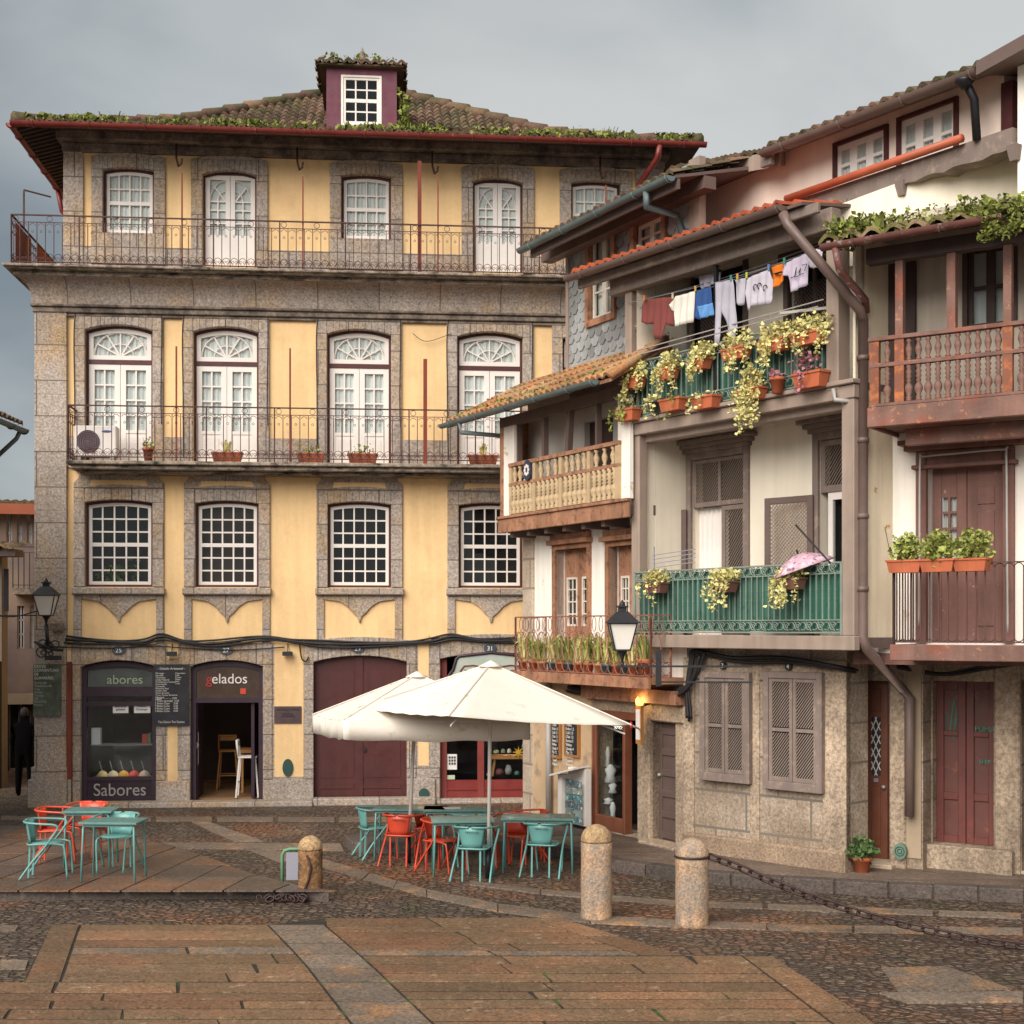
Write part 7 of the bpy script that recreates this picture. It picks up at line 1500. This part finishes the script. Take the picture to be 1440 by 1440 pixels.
# big brown downpipe between the houses
HC = HG; WOV.clear()
P3 = lambda F_, u, v, y: F_.at(F_.x(u,y), y, F_.z(v,u,y))
b = MB(); pts = [P3(HB,1101,300,-.48), P3(HB,1108,316,-.46), P3(HB,1210,437,-.1), P3(HB,1214,450,.1), P3(HB,1213,895,.1), P3(HB,1219,912,.1), P3(HC,1268,968,-.46), P3(HC,1279,982,-.5), P3(HC,1279,1148,-.5)]
b.tube(pts, .062, 10)
for p, q in ((pts[3], pts[4]),):
    for k in (.12,.38,.62,.85): c = p.lerp(q, k); b.tube([c-Vector((0,0,.03)), c+Vector((0,0,.03))], .075, 10)
dpipe = tag(b.obj('downpipe', M['brown_gutter'], None), 'long mauve-brown downpipe running from the orange-tiled eave between the two right houses to the ground', 'downpipe')
b = MB(); b.tube([P3(HB,1172,548,-.1), P3(HB,1174,562,-.15), P3(HB,1210,566,.1)], .03, 6); b.obj('drain_branch', M['greyplastic'], dpipe)
# meter disc by the pillar and the potted plant at the step
b = MB(); x, z = HC.px(1266, 1197, gy-.08); b.disc(x, z, .085, .11, gy-.1, gy-.04, 20); t = tag(b.obj('wall_vent', mat('verdigris_cover', '#5b7464', .15, 6, .6), None, HC.W), 'round grey-green metal cover low on the pillar beside the right downpipe', 'vent cover'); b = MB()
for k in (.03,.06): b.ring((x, gy-.102, z), k, .006, n=16)
b.obj('rings', M['greenenamel'], t)
x, Y_ = gpt(1212, 1227, .15); lx, ly_ = HC.loc(x, Y_); windowbox(HC, lx, ly_, .15, .26, .2, .25, 'terracotta', 'leaf_dark', 'leafy green plant in a terracotta pot on the step by the grille door', n=240, ls=.075, rh=.15, rx=.19, potshape='round', cat='potted plant', name='potted_plant')
# cables on the right houses
cable([P3(HA,800,966,-.1), P3(HA,850,975,-.1), P3(HA,920,974,-.12), P3(HA,955,972,-.12), P3(BG,975,955,-.15), P3(BG,985,922,-.15)], .04, 'bundle of black cables under the iron balcony of the narrow house', strands=4)
cable([P3(BG,968,1010,-.12), P3(BG,966,970,-.12), P3(BG,972,930,-.12), P3(BG,978,915,-.12), P3(BG,1030,925,-.12), P3(BG,1100,925,-.12), P3(BG,1180,938,-.12), P3(HC,1215,944,gy-.1)], .03, 'sagging black cable bundle below the lower green balcony', strands=4)
cable([P3(HC,1262,938,gy-.12), P3(HC,1300,946,-.3), P3(HC,1340,948,-.3), P3(HC,1400,938,-.3), P3(HC,1500,925,-.3)], .025, 'black cable sagging below the right iron balcony', strands=3)

# conduit round the iron-balcony door, loose wires
HC = HU
cable([P3(HU,1292,880,-.2), P3(HU,1293,760,-.2), P3(HU,1294,648,-.2), P3(HU,1300,642,-.2), P3(HU,1350,637,-.22), P3(HU,1410,632,-.22), P3(HU,1415,640,-.2), P3(HU,1416,760,-.2), P3(HU,1417,890,-.2)], .014, 'pale conduit running around the frame of the door behind the right iron balcony', name='conduit', m='grey_plastic', cat='conduit')
cable([P3(HU,1218,590,-.3), P3(HU,1225,650,-.2), P3(HU,1240,720,-.1), P3(HU,1256,800,-.3)], .004, 'thin slack wire hanging beside the big downpipe')
HC = HG
# ------------------------------------------------------------------ lamps
def lantern(W, label, arm):
    t = thing('street_lamp', label, 'street lamp', W, 'wall lanterns'); a0, a1, h_ = .13, .235, .46; b = MB()
    for i, j in ((-1,-1),(1,-1),(1,1),(-1,1)): b.bar((i*a0,j*a0,0), (i*a1,j*a1,h_), .022)
    for a, z in ((a0,0),(a1,h_)):
        for p, q in (((-a,-a),(a,-a)),((a,-a),(a,a)),((a,a),(-a,a)),((-a,a),(-a,-a))): b.bar((*p,z), (*q,z), .028)
    b.hexa([(-a1-.05,-a1-.05,h_),(a1+.05,-a1-.05,h_),(a1+.05,a1+.05,h_),(-a1-.05,a1+.05,h_),(-.1,-.1,h_+.2),(.1,-.1,h_+.2),(.1,.1,h_+.2),(-.1,.1,h_+.2)]); b.box(-.07,.07,-.07,.07,h_+.2,h_+.27); b.box(-.1,.1,-.1,.1,h_+.27,h_+.3); b.lathe((0,0,h_+.3), [(.06,0),(.04,.04),(.012,.1)], 8)
    b.lathe((0,0,-.2), [(.02,0),(.03,.06),(.05,.12),(.1,.19),(.13,.2)], 8); b.obj('lantern_frame', M['black_iron'], t, bev=.004)
    b = MB(); i_ = .012; b.hexa([(-a0+i_,-a0+i_,.01),(a0-i_,-a0+i_,.01),(a0-i_,a0-i_,.01),(-a0+i_,a0-i_,.01),(-a1+i_,-a1+i_,h_-.01),(a1-i_,-a1+i_,h_-.01),(a1-i_,a1-i_,h_-.01),(-a1+i_,a1-i_,h_-.01)]); b.obj('lamp_glass', M['frost'], t)
    b = MB(); arm(b); b.obj('bracket', M['black_iron'], t); return t
lx_, lz_ = HA.px(874, 915, -2.1)
def armA(b):
    b.tube([(0,0,-.2),(0,0,-.3)], .03, 8); b.bar((-.1,0,-.28),(2.2,-.2,-.28), .035); b.bar((.62,-.05,-.62),(.62,-.05,.0), .09); b.bar((.62,-.05,-.55),(2.2,-.2,-.55), .03); b.ring((.3,0,-.36), .07, .01, n=12)
Wl = HA.W @ Matrix.Translation((HA.px(875,905,-1.6)[0], -1.6, HA.px(875,914,-1.6)[1])) @ Matrix.Rotation(radians(62), 4, 'Z') @ Matrix.Diagonal((.77,.77,.77,1))
lantern(Wl, 'white-glazed black lantern on a long iron arm in front of the potted-plant balcony', armA)
yl_ = -.55; x, z = YB.px(65, 861, yl_)
def armB(b):
    b.tube([(0,0,-.2),(.02,0,-.45),(.03,.05,-.7)], .045, 8); b.bar((.03,.0,-.7),(.03,.5,-.75), .04)
    for k in range(7): b.ring((R.uniform(-.22,.12), .2+R.uniform(-.1,.2), -.72+R.uniform(-.15,.12)), R.uniform(.05,.13), .014, n=12)
    b.tube([(-.28,.1,-.6),(-.1,.0,-.68),(.1,.1,-.78),(.3,.3,-.8)], .03, 6); b.box(-.08,.25,.2,.4,-1.02,-.92)
lantern(YB.W @ Matrix.Translation((x, yl_, z-.06)) @ Matrix.Diagonal((.8,.8,.8,1)), 'white-glazed black lantern on a scrolled bracket at the left corner of the yellow house', armB)
b = MB(); b.box(X(72,-.12), X(90,-.12), -.22, -.1, Z(887), Z(877)); b.box(X(82,-.12), X(89,-.12), -.235, -.22, Z(885), Z(880)); tag(b.obj('junction_box', M['granite_dark'], None, YB.W), 'small grey electric box right of the left lantern bracket', 'junction box')
# ------------------------------------------------------------------ bollards, chain, little sign
def bollard(x, y, z, r, h, label, m='stonepost', groove=True):
    t = thing('stone_bollard', label, 'bollard', place(x, y, z), 'granite bollards'); hc = h-r*1.0
    b = MB(); prof = [(r*1.02,-.03),(r*1.0,.05)]+[(r*(1-.015*sin(k*1.3)), .05+(hc-.07)*k/8) for k in range(1, 9)]+[(r*.985,hc-.01)]; b.lathe((0,0,0), prof, 28); b.obj('shaft', M[m], t)
    b = MB(); b.lathe((0,0,hc), [(r*.96,-.005),(r*1.0,.012)]+[(r*cos(a)*1.0, .02+r*.98*sin(a)) for a in [pi/2*k/9 for k in range(0, 9)]]+[(.005, .02+r*.98)], 28); b.obj('cap', M['stonecap'] if groove else M[m], t); return t
x, y = gpt(840,1296); bollard(x, y+.17, 0, .178, 1.06, 'tall pale granite bollard with smooth domed cap, left one of the right pair')
x, y = gpt(976,1306); b2 = bollard(x, y+.18, 0, .186, .96, 'rough granite bollard with chain tied round its neck, right one of the right pair', groove=False)
CX, CY = x, y+.18
x, y = gpt(434,1266); b3 = bollard(x, y+.15, 0, .15, .75, 'short orange-brown stained granite bollard by the left platform corner', m='stoneorange')
b = MB(); b.tube([(-.02,-.16,.55),(.03,-.165,.4),(-.0,-.165,.25),(-.05,-.165,.12),(.04,-.17,.02)], [.014,.018,.014,.018,.014], 6); b.obj('rust_stain_chain', M['chain'], b3)
# chain from the right bollard out of the picture
def chain(pts, label, lk=.15, r=.014):
    t = MB(); fine = []
    for i in range(len(pts)-1):
        for k in range(20): fine.append(Vector(pts[i]).lerp(Vector(pts[i+1]), k/20))
    fine.append(Vector(pts[-1])); pos = [fine[0]]; acc = 0
    for a, c in zip(fine, fine[1:]):
        acc += (c-a).length
        if acc >= lk*.8: pos.append(c); acc = 0
    for i, (a, c) in enumerate(zip(pos, pos[1:])):
        d = (c-a).normalized(); m_ = (a+c)/2; s_ = d.cross(Vector((0,0,1))).normalized(); u_ = s_.cross(d)
        e = (s_*.5+u_*.87) if i % 2 else (s_*.87-u_*.5); Lh = lk*.5; w_ = .042
        t.tube([m_+d*(Lh-w_)*(1 if cos(th) > 0 else -1)*(1 if abs(cos(th)) > .01 else 0)+d*w_*cos(th)+e*w_*sin(th) for th in [2*pi*(k+.5)/12 for k in range(12)]], r, 6, True)
    return tag(t.obj('chain', M['chain'], None), label, 'chain')
A = Vector((CX+.18, CY-.02, .78)); pts = [A]
Bq = Vector((gpt(1560,1346)[0]*.98, 14.3, .03))
for k in range(1, 13):
    s = k/12; zz = .78*(1-s)**2.3+.04; pts.append(Vector((A.x+(Bq.x-A.x)*s, A.y+(Bq.y-A.y)*s, zz)))
chain(pts, 'rusty iron chain sagging from the right bollard across the cobbles to the right')
b = MB(); b.ring((0,0,.77), .19, .013, (1,0,0), (0,1,0), 24, 6); b.obj('iron_collar', M['chain'], b2)
b = MB()
for k in range(26): b.ring((-.25+R.uniform(-.33,.25), -.12+R.uniform(-.07,.05), .03+R.uniform(0,.05)), R.uniform(.04,.06), .011, (cos(k),sin(k)*.6,.2), (-sin(k)*.5,.3,.6), 10, 5)
x, y = gpt(434,1266); tag(b.obj('chain', M['chain'], None, place(x, y, 0)), 'heap of rusty chain lying at the foot of the short left bollard', 'chain')
x, y = gpt(404,1262); t = thing('low_sign', 'small grey panel in a bent green tube frame behind the short left bollard', 'sign', place(x, y+.42, 0)); b = MB(); b.tube([(-.13,0,-.02),(-.13,0,.46),(-.1,0,.51),(-.04,0,.53),(.26,0,.53)], .022, 8); b.tube([(.26,0,.53),(.3,0,.5),(.3,0,-.02)], .022, 8); b.obj('frame', M['greenpipe'], t); b = MB(); b.box(-.08, .26, -.005, .005, .14, .49); b.obj('panel', M['alu'], t)
# ------------------------------------------------------------------ cafe chairs and tables
def make_chair(col, label, W, words=True):
    m = M[col]; t = thing('cafe_chair', label, 'chair', W, 'metal cafe chairs'); sm = 5
    def smooth(pts, n=5):
        P_ = [Vector(p) for p in pts]; o = []
        for i in range(len(P_)-1):
            a, b_, c, d = P_[max(i-1,0)], P_[i], P_[i+1], P_[min(i+2,len(P_)-1)]
            for k in range(n): s = k/n; o.append(.5*((2*b_)+(c-a)*s+(2*a-5*b_+4*c-d)*s*s+(d+3*b_-a-3*c)*s**3))
        return o+[P_[-1]]
    b = MB(); b.tube(smooth([(-.17,.27,0),(-.19,.24,.36),(-.19,.19,.425),(-.2,0,.435),(-.19,-.2,.43),(0,-.24,.43),(.19,-.2,.43),(.2,0,.435),(.19,.19,.425),(.19,.24,.36),(.17,.27,0)]), .013, 7); b.obj('seat_frame', m, t)
    for s in (-1, 1):
        b = MB(); b.tube(smooth([(s*.02,-.285,.715),(s*.14,-.27,.715),(s*.23,-.2,.71),(s*.275,-.03,.7),(s*.28,.12,.69),(s*.275,.17,.66),(s*.27,.155,.61),(s*.25,.02,.42),(s*.26,-.16,.2),(s*.27,-.3,0)]), .014, 7); b.obj('arm_and_leg', m, t)
    b = MB()
    for s in (-.12, .12): b.bar((s,-.2,.425), (s,-.22,.0), .022)
    b.obj('rear_leg', m, t)
    b = MB(); n = 14; vs = []; fs = []
    for j in range(5):
        z = .43+.285*j/4; w_ = .13+.055*j/4; yb_ = -.235-.045*j/4
        for i in range(n+1): a = i/n*2-1; vs.append((w_*a*1.0, yb_+.05*a*a*(1+.3*j/4), z))
    for j in range(4):
        for i in range(n): fs.append((j*(n+1)+i, j*(n+1)+i+1, (j+1)*(n+1)+i+1, (j+1)*(n+1)+i))
    b.add(vs, fs, True); bk = b.obj('backrest', m, t, solid=.004)
    if words: txt('rara é cada', .042, 'lettering', M['ink'], bk, WM[t.name], .03, -.288, .645, depth=.001)
    b = MB(); n = 16; vs = [(0,0,.437)]+[((.19+.02*abs(cos(2*pi*k/n)))*cos(2*pi*k/n), (.2+.02*abs(sin(2*pi*k/n)))*sin(2*pi*k/n)-.01, .442) for k in range(n)]; b.add(vs, [(0, 1+k, 1+(k+1)%n) for k in range(n)], True); b.obj('seat', m, t, solid=.004); return t
def make_table(label, W, wd=.72, dp=.72):
    t = thing('cafe_table', label, 'table', W, 'square metal cafe tables'); m = M['teal_table']; b = MB(); b.box(-wd/2, wd/2, -dp/2, dp/2, .715, .745); b.obj('tabletop', m, t, bev=.006); a, c = wd/2-.05, dp/2-.05
    for i, j in ((-1,-1),(1,-1),(1,1),(-1,1)): b = MB(); b.tube([(i*(a-.03),j*(c-.03),.715),(i*(a),j*(c),.68),(i*(a+.02),j*(c+.02),0)], .015, 8); b.obj('leg', M['teal'], t)
    b = MB(); b.box(-a,a,-c-.01,-c+.01,.685,.715); b.box(-a,a,c-.01,c+.01,.685,.715); b.obj('apron', m, t); return t
def at(u, v, z=0, rz=0): x, y = gpt(u, v, z); return place(x, y, z, radians(rz))
make_table('front left cafe table, alone nearest the platform edge', at(160,1236,PZ,-3), .74, .5)
make_table('rear left cafe table, behind and left of the front one on the platform', at(128,1216,PZ,2), .66, .5)
# chair local +y is the way the sitter faces
make_chair('teal', 'teal chair seen in profile at the far left of the platform, facing right', at(68,1232,PZ,-84), False)
make_chair('teal', 'teal chair behind the front left table, facing the camera', at(164,1223,PZ,178), False)
make_chair('orange', 'red chair in profile left of the rear platform table', at(82,1211,PZ,-88), False)
make_chair('orange', 'red chair facing the camera behind the two platform tables', at(122,1203,PZ,176), False)
make_table('right group: leftmost cafe table, beside the orange-red chair with its back turned', at(578,1208,0,-4), 1.05, .5)
make_table('right group: nearest cafe table, before the umbrella pole', at(650,1228,0,5), .85, .6)
make_table('right group: rearmost cafe table with a paper on it', at(640,1209,0,2), .9, .5)
make_table('right group: rightmost cafe table, widest, by the postcard rack', at(757,1224,0,-3), 1.0, .55)
make_chair('teal', 'teal chair in profile at the left end of the right group', at(530,1205,0,-68), False)
make_chair('orange', 'orange-red chair with its back turned before the leftmost table', at(567,1215,0,-14))
make_chair('orange', 'orange chair left of the nearest table, turned to the right', at(624,1226,0,-132), False)
make_chair('teal', 'teal chair with its back turned, before the nearest table by the pole', at(669,1236,0,-14))
make_chair('orange', 'orange chair right of the umbrella pole, half turned to the table', at(722,1219,0,165), False)
make_chair('teal', 'teal chair with its back turned at the right end of the group', at(766,1230,0,-16))
make_chair('orange', 'red chair mostly hidden behind the rearmost table', at(608,1206,0,-120), False)
make_chair('teal', 'teal chair behind the pole, between the nearest and the rearmost table', at(664,1214,0,15), False)
make_chair('orange', 'dark red chair hidden behind the rightmost table legs', at(742,1212,0,100), False)
b = MB(); b.box(-.12,.12,-.09,.09,0,.006); x, y = gpt(636,1209); tag(b.obj('menu_card', M['paper'], None, place(x, y-.05, .748, .2)), 'grey paper menu lying on the rearmost table of the right group', 'menu card')
# ------------------------------------------------------------------ umbrellas
def umbrella(x, y, ang0, hd, zap, zc, label, valance=None, lean=0, base=True, z0=0):
    t = thing('cafe_umbrella', label, 'umbrella', place(x, y, z0), 'white cafe umbrellas')
    C = [Vector((hd*cos(ang0+pi/2*k), hd*sin(ang0+pi/2*k), zc[k])) for k in range(4)]; ap = Vector((0,0,zap)); b = MB(); n = 12
    for k in range(4):
        c0_, c1_ = C[k], C[(k+1)%4]; vs = []
        for j in range(n+1):
            r_ = j/n
            for i in range(n+1):
                s = i/n; e = c0_.lerp(c1_, s); p = ap.lerp(e, r_); sag = -.03*sin(pi*s)*r_**2-.02*sin(pi*r_)*sin(pi*s); p = p+Vector((-p.x*.03*sin(pi*s)*r_, -p.y*.03*sin(pi*s)*r_, sag+.006*sin(s*37+k)*r_*r_)); vs.append(p)
        b.add(vs, [(j*(n+1)+i, (j+1)*(n+1)+i, (j+1)*(n+1)+i+1, j*(n+1)+i+1) for j in range(n) for i in range(n)], True)
    b.add([ap+Vector((.16*cos(a),.16*sin(a),-.03)) for a in [2*pi*k/10 for k in range(10)]]+[ap+Vector((0,0,.05))], [(k,(k+1)%10,10) for k in range(10)], True)
    for k in range(4): b.tube([ap.lerp(C[k], r_/8)+Vector((0,0,.006)) for r_ in range(9)], .009, 4)
    cn = b.obj('canopy', M['canvas'], t, solid=.004)
    if valance:
        b = MB()
        for k in valance:
            c0_, c1_ = C[k], C[(k+1)%4]; N_ = 30; vs = []
            for i in range(N_+1):
                s = i/N_; p = c0_.lerp(c1_, s); q = Vector((-p.x*.03*sin(pi*s), -p.y*.03*sin(pi*s), -.03*sin(pi*s))); p = p+q; out_ = Vector((p.x,p.y,0)).normalized()*.012*sin(s*21+k)
                vs += [p, p+out_*.5+Vector((0,0,-.13)), p+out_+Vector((0,0,-.25-.01*sin(s*17)))]
            b.add(vs, [(3*i+j, 3*i+j+1, 3*i+j+4, 3*i+j+3) for i in range(N_) for j in (0,1)], True)
        b.obj('valance', M['canvas'], cn, solid=.003)
    b = MB(); b.tube([(lean,0,.05),(0,0,zap)], .026, 10); b.obj('pole', M['pole'], t)
    b = MB()
    for c in C: b.bar((0,0,zap-.25), c*.96+Vector((0,0,-.03)), .018); b.bar((0,0,zap-.75), c*.5+Vector((0,0,(zap-.25)*.5-.0)), .016)
    b.obj('ribs', M['pole'], t); b = MB(); b.tube([(lean,0,0),(lean,0,.42)], .04, 10); b.obj('base', M['black_iron'], t); return t, C
x, y = gpt(690,1235); ta, CA = umbrella(x, y, radians(-14.6), 1.88, 2.84, (2.06, 2.14, 2.24, 2.26), 'front white canvas umbrella with a corner roped to the shop wall', None, -.03)
x2, y2 = gpt(588,1214); tb2, CB = umbrella(x2-.02, y2, radians(-28), 1.8, 2.66, (2.06, 2.06, 2.04, 2.12), 'rear white canvas umbrella with hanging valance, left of the front one', (0,1,2,3), -.12)
tip = Vector((x, y, 0))+CA[0]; rp = HA.at(HA.px(899,1025,-.2)[0], -.2, HA.px(899,1025,-.2)[1])
b = MB(); b.tube([tip, rp], .014, 6); rr_ = tag(b.obj('rope', M['white'], None), 'white rope tying the front umbrella corner to the shop wall', 'rope'); b = MB()
for k in range(4): b.ring(tip+(rp-tip).normalized()*(.04+k*.035), .035, .014, (0,1,.2), (0,.2,1), 8, 5)
b.obj('red_knot', mat('red_cord', '#b4303a', .1, 9, .7), rr_)
# ------------------------------------------------------------------ the alley on the left
AL = Fr(*[gpt(-60,1120)[0]-3.5, 30.0], 1, .05)
h1 = Fr(-12.6, 33.0, 1, .25)
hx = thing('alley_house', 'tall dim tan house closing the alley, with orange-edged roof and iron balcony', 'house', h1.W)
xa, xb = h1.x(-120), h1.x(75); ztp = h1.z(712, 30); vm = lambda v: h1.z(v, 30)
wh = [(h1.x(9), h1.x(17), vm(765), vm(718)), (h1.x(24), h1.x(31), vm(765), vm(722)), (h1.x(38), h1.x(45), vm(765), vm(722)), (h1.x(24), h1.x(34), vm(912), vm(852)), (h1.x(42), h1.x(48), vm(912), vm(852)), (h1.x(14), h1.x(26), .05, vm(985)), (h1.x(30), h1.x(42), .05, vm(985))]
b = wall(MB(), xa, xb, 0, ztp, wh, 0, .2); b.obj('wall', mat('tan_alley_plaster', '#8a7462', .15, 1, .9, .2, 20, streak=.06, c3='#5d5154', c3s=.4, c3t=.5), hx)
for w in wh:
    b = MB(); b.box(w[0], w[1], .12, .16, w[2], w[3]); o_ = b.obj('window' if w[2] > .2 else 'door', M['dark'], hx); b = MB(); m_ = (w[0]+w[1])/2
    if w[2] > .2:
        b.box(m_-.02, m_+.02, .08, .12, w[2], w[3])
        for k in range(4): q = w[2]+(w[3]-w[2])*k/3; b.box(w[0], w[1], .08, .12, q-.02, q+.02)
        b.box(w[0], w[0]+.03, .08, .12, w[2], w[3]); b.box(w[1]-.03, w[1], .08, .12, w[2], w[3]); b.obj('sash', M['greyplastic'], o_)
b = MB(); b.box(xa, h1.x(13), -.04, 0, 0, vm(975)); b.box(h1.x(27), h1.x(29), -.04, 0, 0, vm(985)); b.box(h1.x(43), xb, -.04, 0, 0, vm(985)); b.box(h1.x(13), h1.x(43), -.045, 0, vm(985), vm(975)); b.obj('alley_shade_panel', M['dark'], hx); b = MB(); z = vm(828); b.box(h1.x(18,-.6), xb, -.6, 0, z-.14, z); o_ = b.obj('balcony', M['granite_dark'], hx); b = MB(); railing(b, (h1.x(18,-.6), -.58), (xb, -.58), z, z+.95, .13, .012, False); b.obj('railing', M['black_iron'], o_)  # dark panel on the lower wall paints in the alley's deep shade
b = MB(); tiles(b, (xa, -.45, ztp), (xb, -.45, ztp), (0,1,.12), lambda t: 1.5, per=.2); rf2 = b.obj('roof', M['tile'], hx); b = MB(); b.box(xa, xb, -.5, -.4, ztp-.22, ztp+.02); b.obj('fascia', mat('orange_fascia', '#8d4a30', .15, 3, .7), rf2); b = MB(); b.box(xa, xb, -.15, -.01, vm(990), vm(975)); b.obj('stone_band', mat('pale_band', '#8f806d', .1, 3, .9), hx)
h2 = Fr(-11.6, 27.0, .12, 1)          # flank of the left neighbour running into the alley
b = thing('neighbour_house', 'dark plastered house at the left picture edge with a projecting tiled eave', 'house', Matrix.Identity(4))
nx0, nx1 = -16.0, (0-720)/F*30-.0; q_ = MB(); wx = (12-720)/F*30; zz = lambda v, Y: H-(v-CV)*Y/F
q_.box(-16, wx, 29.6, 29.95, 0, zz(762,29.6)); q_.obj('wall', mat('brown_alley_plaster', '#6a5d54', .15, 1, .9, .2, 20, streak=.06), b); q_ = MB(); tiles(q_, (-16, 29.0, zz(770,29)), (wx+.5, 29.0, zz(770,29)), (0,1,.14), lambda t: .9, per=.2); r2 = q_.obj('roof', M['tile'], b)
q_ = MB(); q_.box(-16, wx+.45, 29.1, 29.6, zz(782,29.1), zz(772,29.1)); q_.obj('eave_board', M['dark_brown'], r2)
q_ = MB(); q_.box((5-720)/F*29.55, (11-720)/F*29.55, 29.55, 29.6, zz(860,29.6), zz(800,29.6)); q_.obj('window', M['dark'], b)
q_ = MB(); q_.box(-16, wx-.0, 29.45, 29.6, 0, zz(930,29.6)); q_.obj('alley_shade_panel', M['dark'], b)  # alley shade painted as a dark panel on the neighbour's lower wall
t = thing('near_house', 'roof corner of the nearest left building entering at the picture edge', 'house', Matrix.Identity(4)); Y_ = 24.0; ex = (31-720)/F*Y_
q_ = MB(); tiles(q_, (ex, Y_-4.0, zz(598,Y_)-.0), (ex, Y_+.0, zz(598,Y_)), (-1,0,.42), lambda t: 2.5, per=.2, amp=.05); r3 = q_.obj('roof', M['tile'], t); q_ = MB(); q_.hexa([(ex-2.3,Y_-4,zz(598,Y_)+.85),(ex,Y_-4,zz(598,Y_)-.1),(ex,Y_,zz(598,Y_)-.1),(ex-2.3,Y_,zz(598,Y_)+.85),(ex-2.3,Y_-4,zz(598,Y_)+.9),(ex,Y_-4,zz(598,Y_)-.04),(ex,Y_,zz(598,Y_)-.04),(ex-2.3,Y_,zz(598,Y_)+.9)]); q_.obj('soffit', M['dark_brown'], r3)
q_ = MB(); gutter(q_, (ex+.03, Y_-4, zz(604,Y_)), (ex+.03, Y_+.05, zz(604,Y_)), .07); q_.tube([(ex, Y_-.1, zz(608,Y_)), (ex-.06, Y_-.1, zz(618,Y_)), (ex-.45, Y_-.1, zz(648,Y_))], .04, 8); q_.obj('gutter', M['blue_gutter'], r3)
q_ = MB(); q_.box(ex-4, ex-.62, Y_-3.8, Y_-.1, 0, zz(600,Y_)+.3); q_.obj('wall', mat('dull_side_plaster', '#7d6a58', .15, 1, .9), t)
# wires across the alley
cable([YB.at(X(58), -.3, Z(860)), YB.at(X(58)-.5, -.6, Z(868)), Vector((-10.6, 27.0, zz(851,27.0)))], .012, 'upper black wire spanning the alley to the corner lantern')
cable([YB.at(X(58), -.3, Z(866)), YB.at(X(58)-.6, -.3, Z(866)), Vector((-10.8, 27.4, zz(864,27.4)))], .01, 'lower black wire spanning the alley to the corner lantern')
cable([YB.at(X(580), -.08, Z(467)), YB.at(X(600), -.08, Z(478)), YB.at(X(635), -.08, Z(466))], .006, 'thin wire drooping between the third and fourth French windows')
# a person standing in the alley, dark clothes
t = thing('person', 'person in dark clothes walking away into the shadowed alley', 'person', place(*gpt(34,1121), 0, 0)); bm = bpy.data.meshes.new('person_body')
P_ = [(0,0,.92),(0,0,1.15),(0,0,1.38),(0,.0,1.5),(0,.01,1.6),(0,.02,1.7),(.1,0,.86),(.12,.02,.48),(.13,-.02,.06),(.13,.1,.04),(-.1,0,.86),(-.1,-.01,.48),(-.1,-.06,.1),(-.1,.02,.04),(.18,0,1.38),(.24,0,1.12),(.24,.06,.88),(-.18,0,1.38),(-.24,0,1.12),(-.24,.05,.88)]
E_ = [(0,1),(1,2),(2,3),(3,4),(4,5),(0,6),(6,7),(7,8),(8,9),(0,10),(10,11),(11,12),(12,13),(2,14),(14,15),(15,16),(2,17),(17,18),(18,19)]
RR = [.17,.17,.18,.06,.085,.075,.11,.095,.07,.05,.11,.095,.07,.05,.09,.07,.04,.09,.07,.04]
bm.from_pydata(P_, E_, []); bo_ = bpy.data.objects.new('body', bm); COL.objects.link(bo_); bo_.parent = t; WM[bo_.name] = WM[t.name]; bm.materials.append(mat('shaded_dark_clothes', '#060608', .1, 4, .95, spec=.1))  # dark clothes painted nearly black, with the alley's deep shade in the colour
sk = bo_.modifiers.new('skin', 'SKIN'); [setattr(bm.skin_vertices[0].data[i], 'radius', (r, r*.75)) for i, r in enumerate(RR)]; bm.skin_vertices[0].data[0].use_root = True; bo_.modifiers.new('sub', 'SUBSURF').levels = 1
b = MB(); b.lathe((0,.02,1.56), [(.06,.02),(.088,.07),(.09,.13),(.06,.19),(.01,.21)], 10); b.obj('hair', mat('dark_hair', '#2a201c', .2, 8, .8), t)
